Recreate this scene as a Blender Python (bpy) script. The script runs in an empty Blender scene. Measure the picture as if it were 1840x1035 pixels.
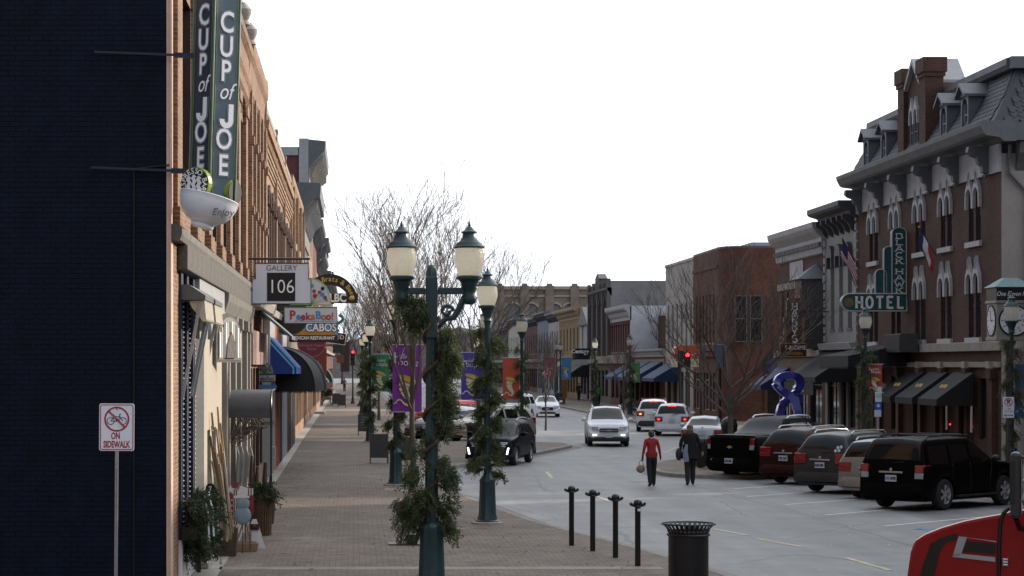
import bpy, bmesh, math, random
import numpy as np
from mathutils import Vector, Matrix
R = math.radians
random.seed(7)
rng = np.random.default_rng(7)
sc = bpy.context.scene
col = sc.collection

# ------------------------------------------------------------------ camera, sky, sun, exposure
FPX, EYE, VX, VY = 4000.0, 3.5, 635.0, 655.0      # focal length in pixels of a 1840 px wide frame, eye height, vanishing point
cam = bpy.data.cameras.new('camera')
cam.sensor_width = 36.0
cam.lens = 36.0 * FPX / 1840.0
cam.shift_x = (920 - VX) / 1840.0
cam.shift_y = (VY - 517.5) / 1840.0
cam.clip_start, cam.clip_end = 0.5, 6000
camo = bpy.data.objects.new('camera', cam)
col.objects.link(camo)
camo.location = (0, 0, EYE)
camo.rotation_euler = (R(90), 0, 0)
sc.camera = camo

SUN_AZ, SUN_EL = 60.0, 19.0                        # degrees right of the street axis, above the horizon
w = bpy.data.worlds.new('World')
sc.world = w
w.use_nodes = True
nt = w.node_tree
bg = nt.nodes['Background']
sky = nt.nodes.new('ShaderNodeTexSky')
sky.sky_type = 'NISHITA'
sky.sun_disc = False
sky.sun_elevation = R(SUN_EL)
sky.sun_rotation = R(SUN_AZ)
sky.air_density, sky.dust_density, sky.ozone_density = 1.0, 3.0, 1.0
tc = nt.nodes.new('ShaderNodeTexCoord')
no = nt.nodes.new('ShaderNodeTexNoise')
no.inputs['Scale'].default_value = 1.6
no.inputs['Detail'].default_value = 5
nt.links.new(tc.outputs['Generated'], no.inputs['Vector'])
rp = nt.nodes.new('ShaderNodeMapRange')
rp.inputs['From Min'].default_value, rp.inputs['From Max'].default_value = 0.3, 0.7
rp.inputs['To Min'].default_value, rp.inputs['To Max'].default_value = 0.8, 0.97
nt.links.new(no.outputs['Fac'], rp.inputs['Value'])
mx = nt.nodes.new('ShaderNodeMix')
mx.data_type = 'RGBA'
nt.links.new(rp.outputs['Result'], mx.inputs['Factor'])
nt.links.new(sky.outputs['Color'], mx.inputs[6])
# thin bright veil, brightening evenly towards the sun behind it
dt = nt.nodes.new('ShaderNodeVectorMath'); dt.operation = 'DOT_PRODUCT'
nt.links.new(tc.outputs['Generated'], dt.inputs[0])
dt.inputs[1].default_value = (math.sin(R(SUN_AZ)) * math.cos(R(SUN_EL)), math.cos(R(SUN_AZ)) * math.cos(R(SUN_EL)), math.sin(R(SUN_EL)))
vr = nt.nodes.new('ShaderNodeMapRange'); vr.interpolation_type = 'SMOOTHSTEP'
vr.inputs['From Min'].default_value, vr.inputs['From Max'].default_value = -0.7, 0.9
nt.links.new(dt.outputs['Value'], vr.inputs['Value'])
vm_ = nt.nodes.new('ShaderNodeMix'); vm_.data_type = 'RGBA'
nt.links.new(vr.outputs['Result'], vm_.inputs['Factor'])
vm_.inputs[6].default_value = (4.0, 4.8, 6.6, 1); vm_.inputs[7].default_value = (22, 22.9, 24.2, 1)
nt.links.new(vm_.outputs[2], mx.inputs[7])
nt.links.new(mx.outputs[2], bg.inputs['Color'])
bg.inputs['Strength'].default_value = 0.085

sl = bpy.data.lights.new('sun', 'SUN')
sl.energy, sl.angle, sl.color = 5.0, R(1.2), (1.0, 0.86, 0.70)
so = bpy.data.objects.new('sun', sl)
col.objects.link(so)
sdir = Vector((math.sin(R(SUN_AZ)) * math.cos(R(SUN_EL)), math.cos(R(SUN_AZ)) * math.cos(R(SUN_EL)), math.sin(R(SUN_EL))))
so.rotation_euler = (-sdir).to_track_quat('-Z', 'Y').to_euler()
so.location = (0, 0, 60)

vs = sc.view_settings
vs.view_transform, vs.look, vs.gamma, vs.use_curve_mapping = 'Standard', 'None', 1.0, False
vs.exposure = 0.0
sc.display_settings.display_device = 'sRGB'
cy = sc.cycles
cy.max_bounces, cy.diffuse_bounces, cy.glossy_bounces, cy.transmission_bounces = 6, 3, 3, 4
cy.transparent_max_bounces = 6
cy.use_denoising = True

def at(px, py, d):
    """the point seen at a photo pixel, d metres down the street"""
    return Vector(((px - VX) * d / FPX, d, EYE - (py - VY) * d / FPX))
def gnd(px, py):
    d = FPX * EYE / (py - VY)
    return Vector(((px - VX) * d / FPX, d, 0))
def lft(px, X=-2.75):
    return FPX * X / (px - VX)
def rgt(px, X=23.0):
    return FPX * X / (px - VX)

# ------------------------------------------------------------------ materials
MATS = {}
def _lk(t, a, b): t.links.new(a, b)
def M(name, c, rough=0.6, metal=0.0, var=0.18, scale=6.0, bump=0.0, coat=0.0, spec=0.5, dirt=0.0, emit=0.0, stretch=None, trans=0.0):
    """plain surface with grain, patchy wear and fine relief"""
    if name in MATS: return MATS[name]
    m = bpy.data.materials.new(name); m.use_nodes = True
    t = m.node_tree; b = t.nodes['Principled BSDF']
    b.inputs['Roughness'].default_value = rough; b.inputs['Metallic'].default_value = metal
    b.inputs['Specular IOR Level'].default_value = spec
    b.inputs['Coat Weight'].default_value = coat; b.inputs['Coat Roughness'].default_value = 0.04
    g = t.nodes.new('ShaderNodeTexCoord')
    n = t.nodes.new('ShaderNodeTexNoise'); n.inputs['Scale'].default_value = scale; n.inputs['Detail'].default_value = 6; n.inputs['Roughness'].default_value = .65
    if stretch:
        mp = t.nodes.new('ShaderNodeMapping'); mp.inputs['Scale'].default_value = stretch
        _lk(t, g.outputs['Object'], mp.inputs['Vector']); _lk(t, mp.outputs['Vector'], n.inputs['Vector'])
    else:
        _lk(t, g.outputs['Object'], n.inputs['Vector'])
    rmp = t.nodes.new('ShaderNodeValToRGB')
    lo = [max(0, x * (1 - var)) for x in c]; hi = [min(1, x * (1 + var)) for x in c]
    rmp.color_ramp.elements[0].position = .3; rmp.color_ramp.elements[1].position = .7
    rmp.color_ramp.elements[0].color = (*lo, 1); rmp.color_ramp.elements[1].color = (*hi, 1)
    _lk(t, n.outputs['Fac'], rmp.inputs['Fac'])
    out = rmp.outputs['Color']
    if dirt:
        n2 = t.nodes.new('ShaderNodeTexNoise'); n2.inputs['Scale'].default_value = scale * .22; n2.inputs['Detail'].default_value = 8; n2.inputs['Roughness'].default_value = .75
        _lk(t, g.outputs['Object'], n2.inputs['Vector'])
        r2 = t.nodes.new('ShaderNodeMapRange'); r2.inputs['From Min'].default_value = .45; r2.inputs['From Max'].default_value = .75
        r2.inputs['To Min'].default_value = 0; r2.inputs['To Max'].default_value = dirt
        _lk(t, n2.outputs['Fac'], r2.inputs['Value'])
        mm = t.nodes.new('ShaderNodeMix'); mm.data_type = 'RGBA'
        _lk(t, r2.outputs['Result'], mm.inputs['Factor']); _lk(t, out, mm.inputs[6]); mm.inputs[7].default_value = (c[0] * .35 + .01, c[1] * .33 + .01, c[2] * .3 + .01, 1)
        out = mm.outputs[2]
        r3 = t.nodes.new('ShaderNodeMapRange'); r3.inputs['To Min'].default_value = max(.02, rough - .08); r3.inputs['To Max'].default_value = min(1, rough + .15)
        _lk(t, n2.outputs['Fac'], r3.inputs['Value']); _lk(t, r3.outputs['Result'], b.inputs['Roughness'])
    _lk(t, out, b.inputs['Base Color'])
    if bump:
        bp = t.nodes.new('ShaderNodeBump'); bp.inputs['Strength'].default_value = bump; bp.inputs['Distance'].default_value = .02
        _lk(t, n.outputs['Fac'], bp.inputs['Height']); _lk(t, bp.outputs['Normal'], b.inputs['Normal'])
    if emit:
        b.inputs['Emission Color'].default_value = (*c, 1); b.inputs['Emission Strength'].default_value = emit
    if trans:
        b.inputs['Transmission Weight'].default_value = trans
    MATS[name] = m
    return m

def BRICK(name, c1, c2, mortar, bw=.21, bh=.072, gap=.009, bump=.5, rough=.8, stain=.35, shift=0.5):
    """brickwork or pavers laid in metres on the UV map"""
    if name in MATS: return MATS[name]
    m = bpy.data.materials.new(name); m.use_nodes = True
    t = m.node_tree; b = t.nodes['Principled BSDF']; b.inputs['Roughness'].default_value = rough
    b.inputs['Specular IOR Level'].default_value = .25
    uv = t.nodes.new('ShaderNodeUVMap')
    br = t.nodes.new('ShaderNodeTexBrick')
    br.offset = shift
    br.inputs['Color1'].default_value = (*c1, 1); br.inputs['Color2'].default_value = (*c2, 1); br.inputs['Mortar'].default_value = (*mortar, 1)
    br.inputs['Scale'].default_value = 1; br.inputs['Mortar Size'].default_value = gap; br.inputs['Brick Width'].default_value = bw; br.inputs['Row Height'].default_value = bh
    br.inputs['Mortar Smooth'].default_value = .3; br.inputs['Bias'].default_value = 0
    _lk(t, uv.outputs['UV'], br.inputs['Vector'])
    n = t.nodes.new('ShaderNodeTexNoise'); n.inputs['Scale'].default_value = .55; n.inputs['Detail'].default_value = 9; n.inputs['Roughness'].default_value = .7
    _lk(t, uv.outputs['UV'], n.inputs['Vector'])
    mr = t.nodes.new('ShaderNodeMapRange'); mr.inputs['From Min'].default_value = .35; mr.inputs['From Max'].default_value = .68; mr.inputs['To Min'].default_value = 1 + stain * .35; mr.inputs['To Max'].default_value = 1 - stain
    _lk(t, n.outputs['Fac'], mr.inputs['Value'])
    n2 = t.nodes.new('ShaderNodeTexNoise'); n2.inputs['Scale'].default_value = 18; n2.inputs['Detail'].default_value = 4
    _lk(t, uv.outputs['UV'], n2.inputs['Vector'])
    m2 = t.nodes.new('ShaderNodeMapRange'); m2.inputs['To Min'].default_value = .75; m2.inputs['To Max'].default_value = 1.25
    _lk(t, n2.outputs['Fac'], m2.inputs['Value'])
    ml = t.nodes.new('ShaderNodeMath'); ml.operation = 'MULTIPLY'; _lk(t, mr.outputs['Result'], ml.inputs[0]); _lk(t, m2.outputs['Result'], ml.inputs[1])
    vm = t.nodes.new('ShaderNodeVectorMath'); vm.operation = 'SCALE'
    _lk(t, br.outputs['Color'], vm.inputs[0]); _lk(t, ml.outputs['Value'], vm.inputs['Scale'])
    _lk(t, vm.outputs['Vector'], b.inputs['Base Color'])
    iv = t.nodes.new('ShaderNodeMath'); iv.operation = 'SUBTRACT'; iv.inputs[0].default_value = 1; _lk(t, br.outputs['Fac'], iv.inputs[1])
    ad = t.nodes.new('ShaderNodeMath'); ad.operation = 'MULTIPLY_ADD'; _lk(t, n2.outputs['Fac'], ad.inputs[0]); ad.inputs[1].default_value = .25; _lk(t, iv.outputs['Value'], ad.inputs[2])
    bp = t.nodes.new('ShaderNodeBump'); bp.inputs['Strength'].default_value = bump; bp.inputs['Distance'].default_value = .012
    _lk(t, ad.outputs['Value'], bp.inputs['Height']); _lk(t, bp.outputs['Normal'], b.inputs['Normal'])
    MATS[name] = m
    return m

def LEAF(name, c, var=.45):
    if name in MATS: return MATS[name]
    m = bpy.data.materials.new(name); m.use_nodes = True
    t = m.node_tree; b = t.nodes['Principled BSDF']; b.inputs['Roughness'].default_value = .6; b.inputs['Specular IOR Level'].default_value = .25
    g = t.nodes.new('ShaderNodeTexCoord'); n = t.nodes.new('ShaderNodeTexNoise'); n.inputs['Scale'].default_value = 5; n.inputs['Detail'].default_value = 5
    _lk(t, g.outputs['Object'], n.inputs['Vector'])
    rmp = t.nodes.new('ShaderNodeValToRGB'); rmp.color_ramp.elements[0].position = .35; rmp.color_ramp.elements[1].position = .65
    rmp.color_ramp.elements[0].color = (c[0] * (1 - var), c[1] * (1 - var * .8), c[2] * (1 - var), 1)
    rmp.color_ramp.elements[1].color = (c[0] * (1 + var * 1.3), c[1] * (1 + var), c[2] * (1 + var * .6), 1)
    _lk(t, n.outputs['Fac'], rmp.inputs['Fac']); _lk(t, rmp.outputs['Color'], b.inputs['Base Color'])
    tr = t.nodes.new('ShaderNodeBsdfTranslucent'); _lk(t, rmp.outputs['Color'], tr.inputs['Color'])
    ms = t.nodes.new('ShaderNodeMixShader'); ms.inputs[0].default_value = .3
    _lk(t, b.outputs[0], ms.inputs[1]); _lk(t, tr.outputs[0], ms.inputs[2]); _lk(t, ms.outputs[0], t.nodes['Material Output'].inputs['Surface'])
    MATS[name] = m
    return m

# ------------------------------------------------------------------ mesh collector
class MB:
    def __init__(s, T=None):
        s.v = []; s.f = []; s.m = []; s.T = T
    def add(s, vs_, fs, m=0):
        k = len(s.v)
        if s.T is not None: vs_ = [s.T @ Vector(p) for p in vs_]
        s.v += [tuple(p) for p in vs_]
        s.f += [tuple(i + k for i in f) for f in fs]
        s.m += [m] * len(fs)
        return s
    def box(s, x0, y0, z0, x1, y1, z1, m=0):
        if x0 > x1: x0, x1 = x1, x0
        if y0 > y1: y0, y1 = y1, y0
        if z0 > z1: z0, z1 = z1, z0
        return s.add([(x0, y0, z0), (x1, y0, z0), (x1, y1, z0), (x0, y1, z0), (x0, y0, z1), (x1, y0, z1), (x1, y1, z1), (x0, y1, z1)],
                     [(0, 3, 2, 1), (4, 5, 6, 7), (0, 1, 5, 4), (1, 2, 6, 5), (2, 3, 7, 6), (3, 0, 4, 7)], m)
    def cbox(s, c, d, m=0):
        return s.box(c[0] - d[0] / 2, c[1] - d[1] / 2, c[2] - d[2] / 2, c[0] + d[0] / 2, c[1] + d[1] / 2, c[2] + d[2] / 2, m)
    def bar(s, a, b, wx, wz, m=0, up=(0, 0, 1)):
        """a square bar from a to b"""
        a, b = Vector(a), Vector(b); d = (b - a).normalized(); u = Vector(up)
        if abs(d.dot(u)) > .98: u = Vector((1, 0, 0))
        r = d.cross(u).normalized() * wx / 2; u = r.cross(d).normalized() * wz / 2
        q = [a - r - u, a + r - u, a + r + u, a - r + u, b - r - u, b + r - u, b + r + u, b - r + u]
        return s.add(q, [(0, 3, 2, 1), (4, 5, 6, 7), (0, 1, 5, 4), (1, 2, 6, 5), (2, 3, 7, 6), (3, 0, 4, 7)], m)
    def poly(s, pts, vec, m=0):
        """a planar outline pushed along vec"""
        pts = [Vector(p) for p in pts]; v = Vector(vec); n = len(pts)
        nrm = Vector((0, 0, 0))
        for i in range(n): nrm += pts[i].cross(pts[(i + 1) % n])
        if nrm.dot(v) < 0: pts = pts[::-1]
        return s.add(pts + [p + v for p in pts], [tuple(range(n))[::-1], tuple(range(n, 2 * n))] + [(i, (i + 1) % n, n + (i + 1) % n, n + i) for i in range(n)], m)
    def tube(s, pts, r, n=8, m=0, cap=True):
        pts = [Vector(p) for p in pts]; k = len(pts)
        rs = [r] * k if isinstance(r, (int, float)) else r
        ref = None; vs_ = []
        for i, p in enumerate(pts):
            d = (pts[min(i + 1, k - 1)] - pts[max(i - 1, 0)])
            if d.length < 1e-9: d = Vector((0, 0, 1))
            d.normalize()
            if ref is None: ref = Vector((1, 0, 0)) if abs(d.x) < .9 else Vector((0, 1, 0))
            u = (ref - d * ref.dot(d)).normalized(); w_ = d.cross(u); ref = u
            for j in range(n):
                a = 2 * math.pi * j / n
                vs_.append(p + (u * math.cos(a) + w_ * math.sin(a)) * rs[i])
        fs = [(i * n + j, i * n + (j + 1) % n, (i + 1) * n + (j + 1) % n, (i + 1) * n + j) for i in range(k - 1) for j in range(n)]
        if cap: fs += [tuple(range(n))[::-1], tuple(range((k - 1) * n, k * n))]
        return s.add(vs_, fs, m)
    def lathe(s, prof, n=20, c=(0, 0, 0), m=0, cap=True, flute=0):
        vs_ = []
        for r, z in prof:
            for j in range(n):
                a = 2 * math.pi * j / n
                rr = r * (1 - (.1 if flute and j % 2 else 0)) if flute and r > .05 else r
                vs_.append((c[0] + rr * math.cos(a), c[1] + rr * math.sin(a), c[2] + z))
        k = len(prof)
        fs = [(i * n + j, i * n + (j + 1) % n, (i + 1) * n + (j + 1) % n, (i + 1) * n + j) for i in range(k - 1) for j in range(n)]
        if cap: fs += [tuple(range(n))[::-1], tuple(range((k - 1) * n, k * n))]
        return s.add(vs_, fs, m)
    def ball(s, c, r, nu=12, nv=8, m=0):
        if isinstance(r, (int, float)): r = (r, r, r)
        vs_ = [(c[0], c[1], c[2] - r[2])]
        for i in range(1, nv):
            a = math.pi * i / nv - math.pi / 2
            for j in range(nu):
                b = 2 * math.pi * j / nu
                vs_.append((c[0] + r[0] * math.cos(a) * math.cos(b), c[1] + r[1] * math.cos(a) * math.sin(b), c[2] + r[2] * math.sin(a)))
        vs_.append((c[0], c[1], c[2] + r[2])); L = len(vs_) - 1
        fs = [(0, 1 + (j + 1) % nu, 1 + j) for j in range(nu)]
        for i in range(nv - 2):
            for j in range(nu):
                fs.append((1 + i * nu + j, 1 + i * nu + (j + 1) % nu, 1 + (i + 1) * nu + (j + 1) % nu, 1 + (i + 1) * nu + j))
        fs += [(L, 1 + (nv - 2) * nu + j, 1 + (nv - 2) * nu + (j + 1) % nu) for j in range(nu)]
        return s.add(vs_, fs, m)
    def disc(s, c, r, ax, th, n=24, m=0, ry=None):
        """a round plate; ax 'x' or 'y' is its axis, th its thickness"""
        ry = ry or r; pts = []
        for j in range(n):
            a = 2 * math.pi * j / n
            pts.append((c[0], c[1] + r * math.cos(a), c[2] + ry * math.sin(a)) if ax == 'x' else (c[0] + r * math.cos(a), c[1], c[2] + ry * math.sin(a)))
        return s.poly(pts, (th, 0, 0) if ax == 'x' else (0, th, 0), m)
    def ribbon(s, pts, wd, nrm, th, m=0):
        """a flat band following pts in the plane of nrm, wd a number or a list"""
        pts = [Vector(p) for p in pts]; nrm = Vector(nrm); k = len(pts)
        ws = [wd] * k if isinstance(wd, (int, float)) else wd
        L, Rr = [], []
        for i, p in enumerate(pts):
            d = (pts[min(i + 1, k - 1)] - pts[max(i - 1, 0)]).normalized(); q = d.cross(nrm).normalized() * ws[i] / 2
            L.append(p - q); Rr.append(p + q)
        for i in range(k - 1):
            s.poly([L[i], L[i + 1], Rr[i + 1], Rr[i]], nrm * th, m)
        return s
    def mesh(s, name, mats):
        me = bpy.data.meshes.new(name)
        me.from_pydata(s.v, [], s.f)
        if not isinstance(mats, (list, tuple)): mats = [mats]
        for x in mats: me.materials.append(x)
        if len(mats) > 1: me.polygons.foreach_set('material_index', s.m)
        box_uv(me)
        return me
    def build(s, name, mats, parent=None, smooth=35, bevel=0, loc=None, label=None):
        me = s.mesh(name, mats)
        return put(name, me, parent, smooth, bevel, loc, label)

def box_uv(me):
    n = len(me.polygons)
    if not n: return
    co = np.empty(len(me.vertices) * 3, 'f'); me.vertices.foreach_get('co', co); co = co.reshape(-1, 3)
    nr = np.empty(n * 3, 'f'); me.polygons.foreach_get('normal', nr); nr = np.abs(nr.reshape(-1, 3))
    tot = np.empty(n, 'i'); me.polygons.foreach_get('loop_total', tot)
    lv = np.empty(len(me.loops), 'i'); me.loops.foreach_get('vertex_index', lv)
    ax = np.repeat(nr.argmax(1), tot); p = co[lv]
    u = np.where(ax == 0, p[:, 1], p[:, 0]); v = np.where(ax == 2, p[:, 1], p[:, 2])
    l = me.uv_layers.new(name='UVMap'); l.data.foreach_set('uv', np.stack([u, v], 1).ravel().astype('f'))

def put(name, me, parent=None, smooth=35, bevel=0, loc=None, label=None, rot=None):
    if smooth and not me.get('sm'):
        me.shade_smooth(); me.set_sharp_from_angle(angle=R(smooth)); me['sm'] = 1
    o = bpy.data.objects.new(name, me); col.objects.link(o)
    if parent: o.parent = parent
    if loc is not None: o.location = loc
    if rot is not None: o.rotation_euler = rot
    if bevel:
        b = o.modifiers.new('bevel', 'BEVEL'); b.width = bevel; b.segments = 2; b.limit_method = 'ANGLE'; b.angle_limit = R(40)
    if label: o['label'] = label
    return o

def thing(name, label, cat, loc=(0, 0, 0), rotz=0, group=None):
    o = bpy.data.objects.new(name, None); col.objects.link(o)
    o.empty_display_size = .3
    o.location = loc; o.rotation_euler = (0, 0, rotz); o['label'] = label; o['category'] = cat
    if group: o['group'] = group
    return o
def tag(o, label, cat, group=None):
    o['label'] = label; o['category'] = cat
    if group: o['group'] = group
    return o
def kids(o): return [c for c in bpy.data.objects if c.parent == o]
CH = {}
def dup(root, loc, rotz=0, label=None, group=None, scale=None):
    def cp(o, par):
        c = o.copy(); col.objects.link(c)
        if par: c.parent = par
        for k in KID.get(o.name, []): cp(k, c)
        return c
    KID.clear()
    for c in bpy.data.objects:
        if c.parent: KID.setdefault(c.parent.name, []).append(c)
    r = cp(root, None)
    r.location = loc; r.rotation_euler = (0, 0, rotz)
    if scale: r.scale = (scale, scale, scale)
    if label: r['label'] = label
    if group: r['group'] = group
    return r
KID = {}

def text(body, size, mat, parent, loc, rot=(R(90), 0, 0), sx=1.0, bold=0.0, shear=0.0, ext=.004, name='lettering', spacing=1.0, align='CENTER', line=1.0):
    c = bpy.data.curves.new(name, 'FONT'); c.body = body; c.size = size; c.align_x = align; c.align_y = 'CENTER'
    c.extrude = ext; c.offset = bold; c.shear = shear; c.resolution_u = 3; c.space_character = spacing; c.space_line = line
    tmp = bpy.data.objects.new(name, c); me = bpy.data.meshes.new_from_object(tmp); me.name = name; me.materials.clear(); me.materials.append(mat)
    bpy.data.objects.remove(tmp)
    o = bpy.data.objects.new(name, me); col.objects.link(o); o.parent = parent; o.location = loc; o.rotation_euler = rot; o.scale = (sx, 1, 1)
    return o

# slab-serif capitals drawn as strokes on a 1 x 1.4 cell (u right, v up); a trailing '+' marks serif ends
def arcp(cx, cy_, rx, ry, a0, a1, n=8):
    return [(cx + rx * math.cos(R(a0 + (a1 - a0) * i / n)), cy_ + ry * math.sin(R(a0 + (a1 - a0) * i / n))) for i in range(n + 1)]
SLAB = {
 'H': [[(.18, 0), (.18, 1.4)], [(.82, 0), (.82, 1.4)], [(.18, .7), (.82, .7)]],
 'O': [arcp(.5, .7, .36, .64, 0, 360, 18)],
 'T': [[(.5, 0), (.5, 1.4)], [(.08, 1.34), (.92, 1.34)]],
 'E': [[(.22, 0), (.22, 1.4)], [(.22, 1.34), (.86, 1.34)], [(.22, .7), (.7, .7)], [(.22, .06), (.88, .06)]],
 'L': [[(.24, 0), (.24, 1.4)], [(.24, .06), (.86, .06)]],
 'B': [[(.22, 0), (.22, 1.4)], [(.22, 1.34), (.5, 1.34)] + arcp(.5, 1.03, .3, .31, 80, -80, 6) + [(.22, .72)], [(.22, .72), (.52, .72)] + arcp(.52, .39, .34, .33, 80, -80, 6) + [(.22, .06)]],
 'A': [[(.1, 0), (.5, 1.4)], [(.5, 1.4), (.9, 0)], [(.25, .5), (.75, .5)]],
 'C': [arcp(.54, .7, .38, .64, 50, 310, 14)],
 'K': [[(.2, 0), (.2, 1.4)], [(.2, .55), (.82, 1.4)], [(.4, .82), (.86, 0)]],
 'W': [[(.04, 1.4), (.28, 0)], [(.28, 0), (.5, 1.1)], [(.5, 1.1), (.72, 0)], [(.72, 0), (.96, 1.4)]],
 'R': [[(.2, 0), (.2, 1.4)], [(.2, 1.34), (.5, 1.34)] + arcp(.5, 1.0, .32, .34, 80, -80, 6) + [(.2, .66)], [(.45, .66), (.86, 0)]],
 'Y': [[(.5, 0), (.5, .7)], [(.5, .7), (.1, 1.4)], [(.5, .7), (.9, 1.4)]],
 'S': [arcp(.5, 1.02, .32, .36, 30, 250, 9) + arcp(.5, .38, .34, .36, 80, -150, 9)],
}
def slab(mb, ch, x, z, y, w_, h, t=.16, dirn=(1, 0, 0), m=0):
    """one capital into mb, facing -y, lower left at (x, y, z)"""
    t_ = t * h / 1.4
    for st in SLAB[ch]:
        pts = [(x + u * w_, y, z + v * h / 1.4) for u, v in st]
        mb.ribbon(pts, t_, (0, -1, 0), .02, m)
        for e in (st[0], st[-1]):
            if (e[1] < .01 or e[1] > 1.39) and ch not in 'OSC':
                zz = z + (e[1] * h / 1.4 if e[1] < .01 else h - t_ * .45)
                mb.box(x + (e[0] - .17) * w_, y - .021, zz, x + (e[0] + .17) * w_, y - .001, zz + t_ * .45, m)
    return mb
# ------------------------------------------------------------------ shared materials
STEEL = M('galvanised_steel', (.34, .35, .36), .45, .7)
BLACKM = M('black_enamel', (.006, .0065, .007), .4, 0, .3)
DKGREEN = M('dark_green_paint', (.012, .04, .045), .38, 0, .25, dirt=.3)
WHITE = M('white_paint', (.72, .73, .74), .5, 0, .06, dirt=.25)
CREAM = M('cream_paint', (.42, .375, .30), .6, 0, .08, dirt=.2)
GREYP = M('grey_paint', (.105, .113, .122), .55, 0, .12, dirt=.35)
LGREYP = M('light_grey_paint', (.33, .335, .34), .55, 0, .1, dirt=.35)
NAVYP = M('navy_paint', (.012, .018, .045), .5, 0, .25)
STONE = M('weathered_limestone', (.34, .31, .27), .85, 0, .2, 9, .5, dirt=.6)
DSTONE = M('dark_rough_stone', (.12, .11, .10), .9, 0, .35, 14, .8, dirt=.5)
DWOOD = M('dark_brown_wood', (.06, .035, .022), .6, 0, .3, 9, .2, stretch=(8, 8, .6))
WOOD = M('weathered_wood', (.24, .15, .085), .7, 0, .3, 9, .3, stretch=(8, 8, .6))
BARK = M('grey_bark', (.085, .07, .06), .9, 0, .35, 22, .6, stretch=(4, 4, .7))
TWIG = M('dark_twig', (.105, .085, .070), .9, 0, .3, 30)
GOLD = M('gold_leaf_paint', (.55, .36, .09), .45, .2, .1)
IVORY = M('ivory_lettering', (.85, .83, .76), .5, 0, .05)
RED = M('red_print', (.45, .03, .04), .5, 0, .08)
GLASS = M('window_glass', (.010, .013, .018), .06, 0, .2, 2, spec=.6)
BLUEGLASS = M('old_window_glass', (.05, .066, .105), .06, 0, .3, 1.5, spec=.7)
SHOPGLASS = M('shop_window_glass', (.012, .014, .016), .06, 0, .5, 1.2, spec=.6)
ROOFM = M('tar_roof', (.06, .06, .06), .9, 0, .3)
BRK_L = BRICK('red_brick', (.30, .165, .098), (.185, .092, .055), (.31, .26, .20))
BRK_T = BRICK('tan_brick', (.38, .235, .145), (.29, .165, .10), (.32, .27, .21))
BRK_D = BRICK('brown_brick', (.10, .042, .027), (.062, .027, .019), (.095, .075, .06), stain=.35)
BRK_O = BRICK('orange_brick', (.17, .060, .034), (.10, .037, .026), (.11, .085, .065), stain=.45)
BRK_M = BRICK('maroon_brick', (.15, .055, .048), (.11, .04, .036), (.14, .10, .09), stain=.3)
BRK_Y = BRICK('yellow_brick', (.36, .25, .11), (.30, .20, .085), (.25, .2, .12), stain=.25)
BRK_G = BRICK('grey_painted_brick', (.25, .25, .245), (.22, .22, .22), (.18, .18, .18), bump=.35, stain=.25)
BRK_W = BRICK('white_painted_brick', (.50, .52, .55), (.46, .48, .52), (.4, .42, .45), bump=.3, stain=.2)
BRK_BLUE = M('navy_painted_brick', (.0030, .0066, .0178), .6, 0, .4, 3, .25, spec=.14)
def scuffs(m, colr, sc_, lo, hi):
    t = m.node_tree; b = t.nodes['Principled BSDF']; src = b.inputs['Base Color'].links[0].from_socket
    n = t.nodes.new('ShaderNodeTexNoise'); n.inputs['Scale'].default_value = sc_; n.inputs['Detail'].default_value = 9; n.inputs['Roughness'].default_value = .72; g_ = t.nodes.new('ShaderNodeTexCoord'); _lk(t, g_.outputs['Generated' if False else 'Object'], n.inputs['Vector'])
    r_ = t.nodes.new('ShaderNodeMapRange'); r_.inputs['From Min'].default_value = lo; r_.inputs['From Max'].default_value = hi; _lk(t, n.outputs['Fac'], r_.inputs['Value'])
    k = t.nodes.new('ShaderNodeMix'); k.data_type = 'RGBA'; _lk(t, r_.outputs['Result'], k.inputs['Factor']); _lk(t, src, k.inputs[6]); k.inputs[7].default_value = (*colr, 1); _lk(t, k.outputs[2], b.inputs['Base Color'])
scuffs(BRK_BLUE, (.03, .036, .05), 1.6, .66, .74); scuffs(BRK_BLUE, (.0022, .004, .010), .5, .5, .7)
PAVE = BRICK('brick_pavers', (.205, .165, .132), (.13, .107, .09), (.06, .054, .048), bw=.21, bh=.105, gap=.007, bump=.7, stain=.3)
scuffs(PAVE, (.075, .068, .06), .9, .6, .72); scuffs(PAVE, (.27, .24, .21), .35, .56, .75)
CONC = M('concrete', (.34, .32, .29), .85, 0, .14, 3, .3, dirt=.45)
KERB = M('kerb_concrete', (.22, .20, .18), .85, 0, .2, 5, .4, dirt=.6)
LINEW = M('road_line_white', (.62, .62, .61), .8, 0, .3, 14, dirt=.5)
LINEY = M('road_line_yellow', (.46, .42, .30), .8, 0, .3, 14, dirt=.6)
LINEB = M('road_line_blue', (.12, .24, .40), .8, 0, .3, 14, dirt=.6)

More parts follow.
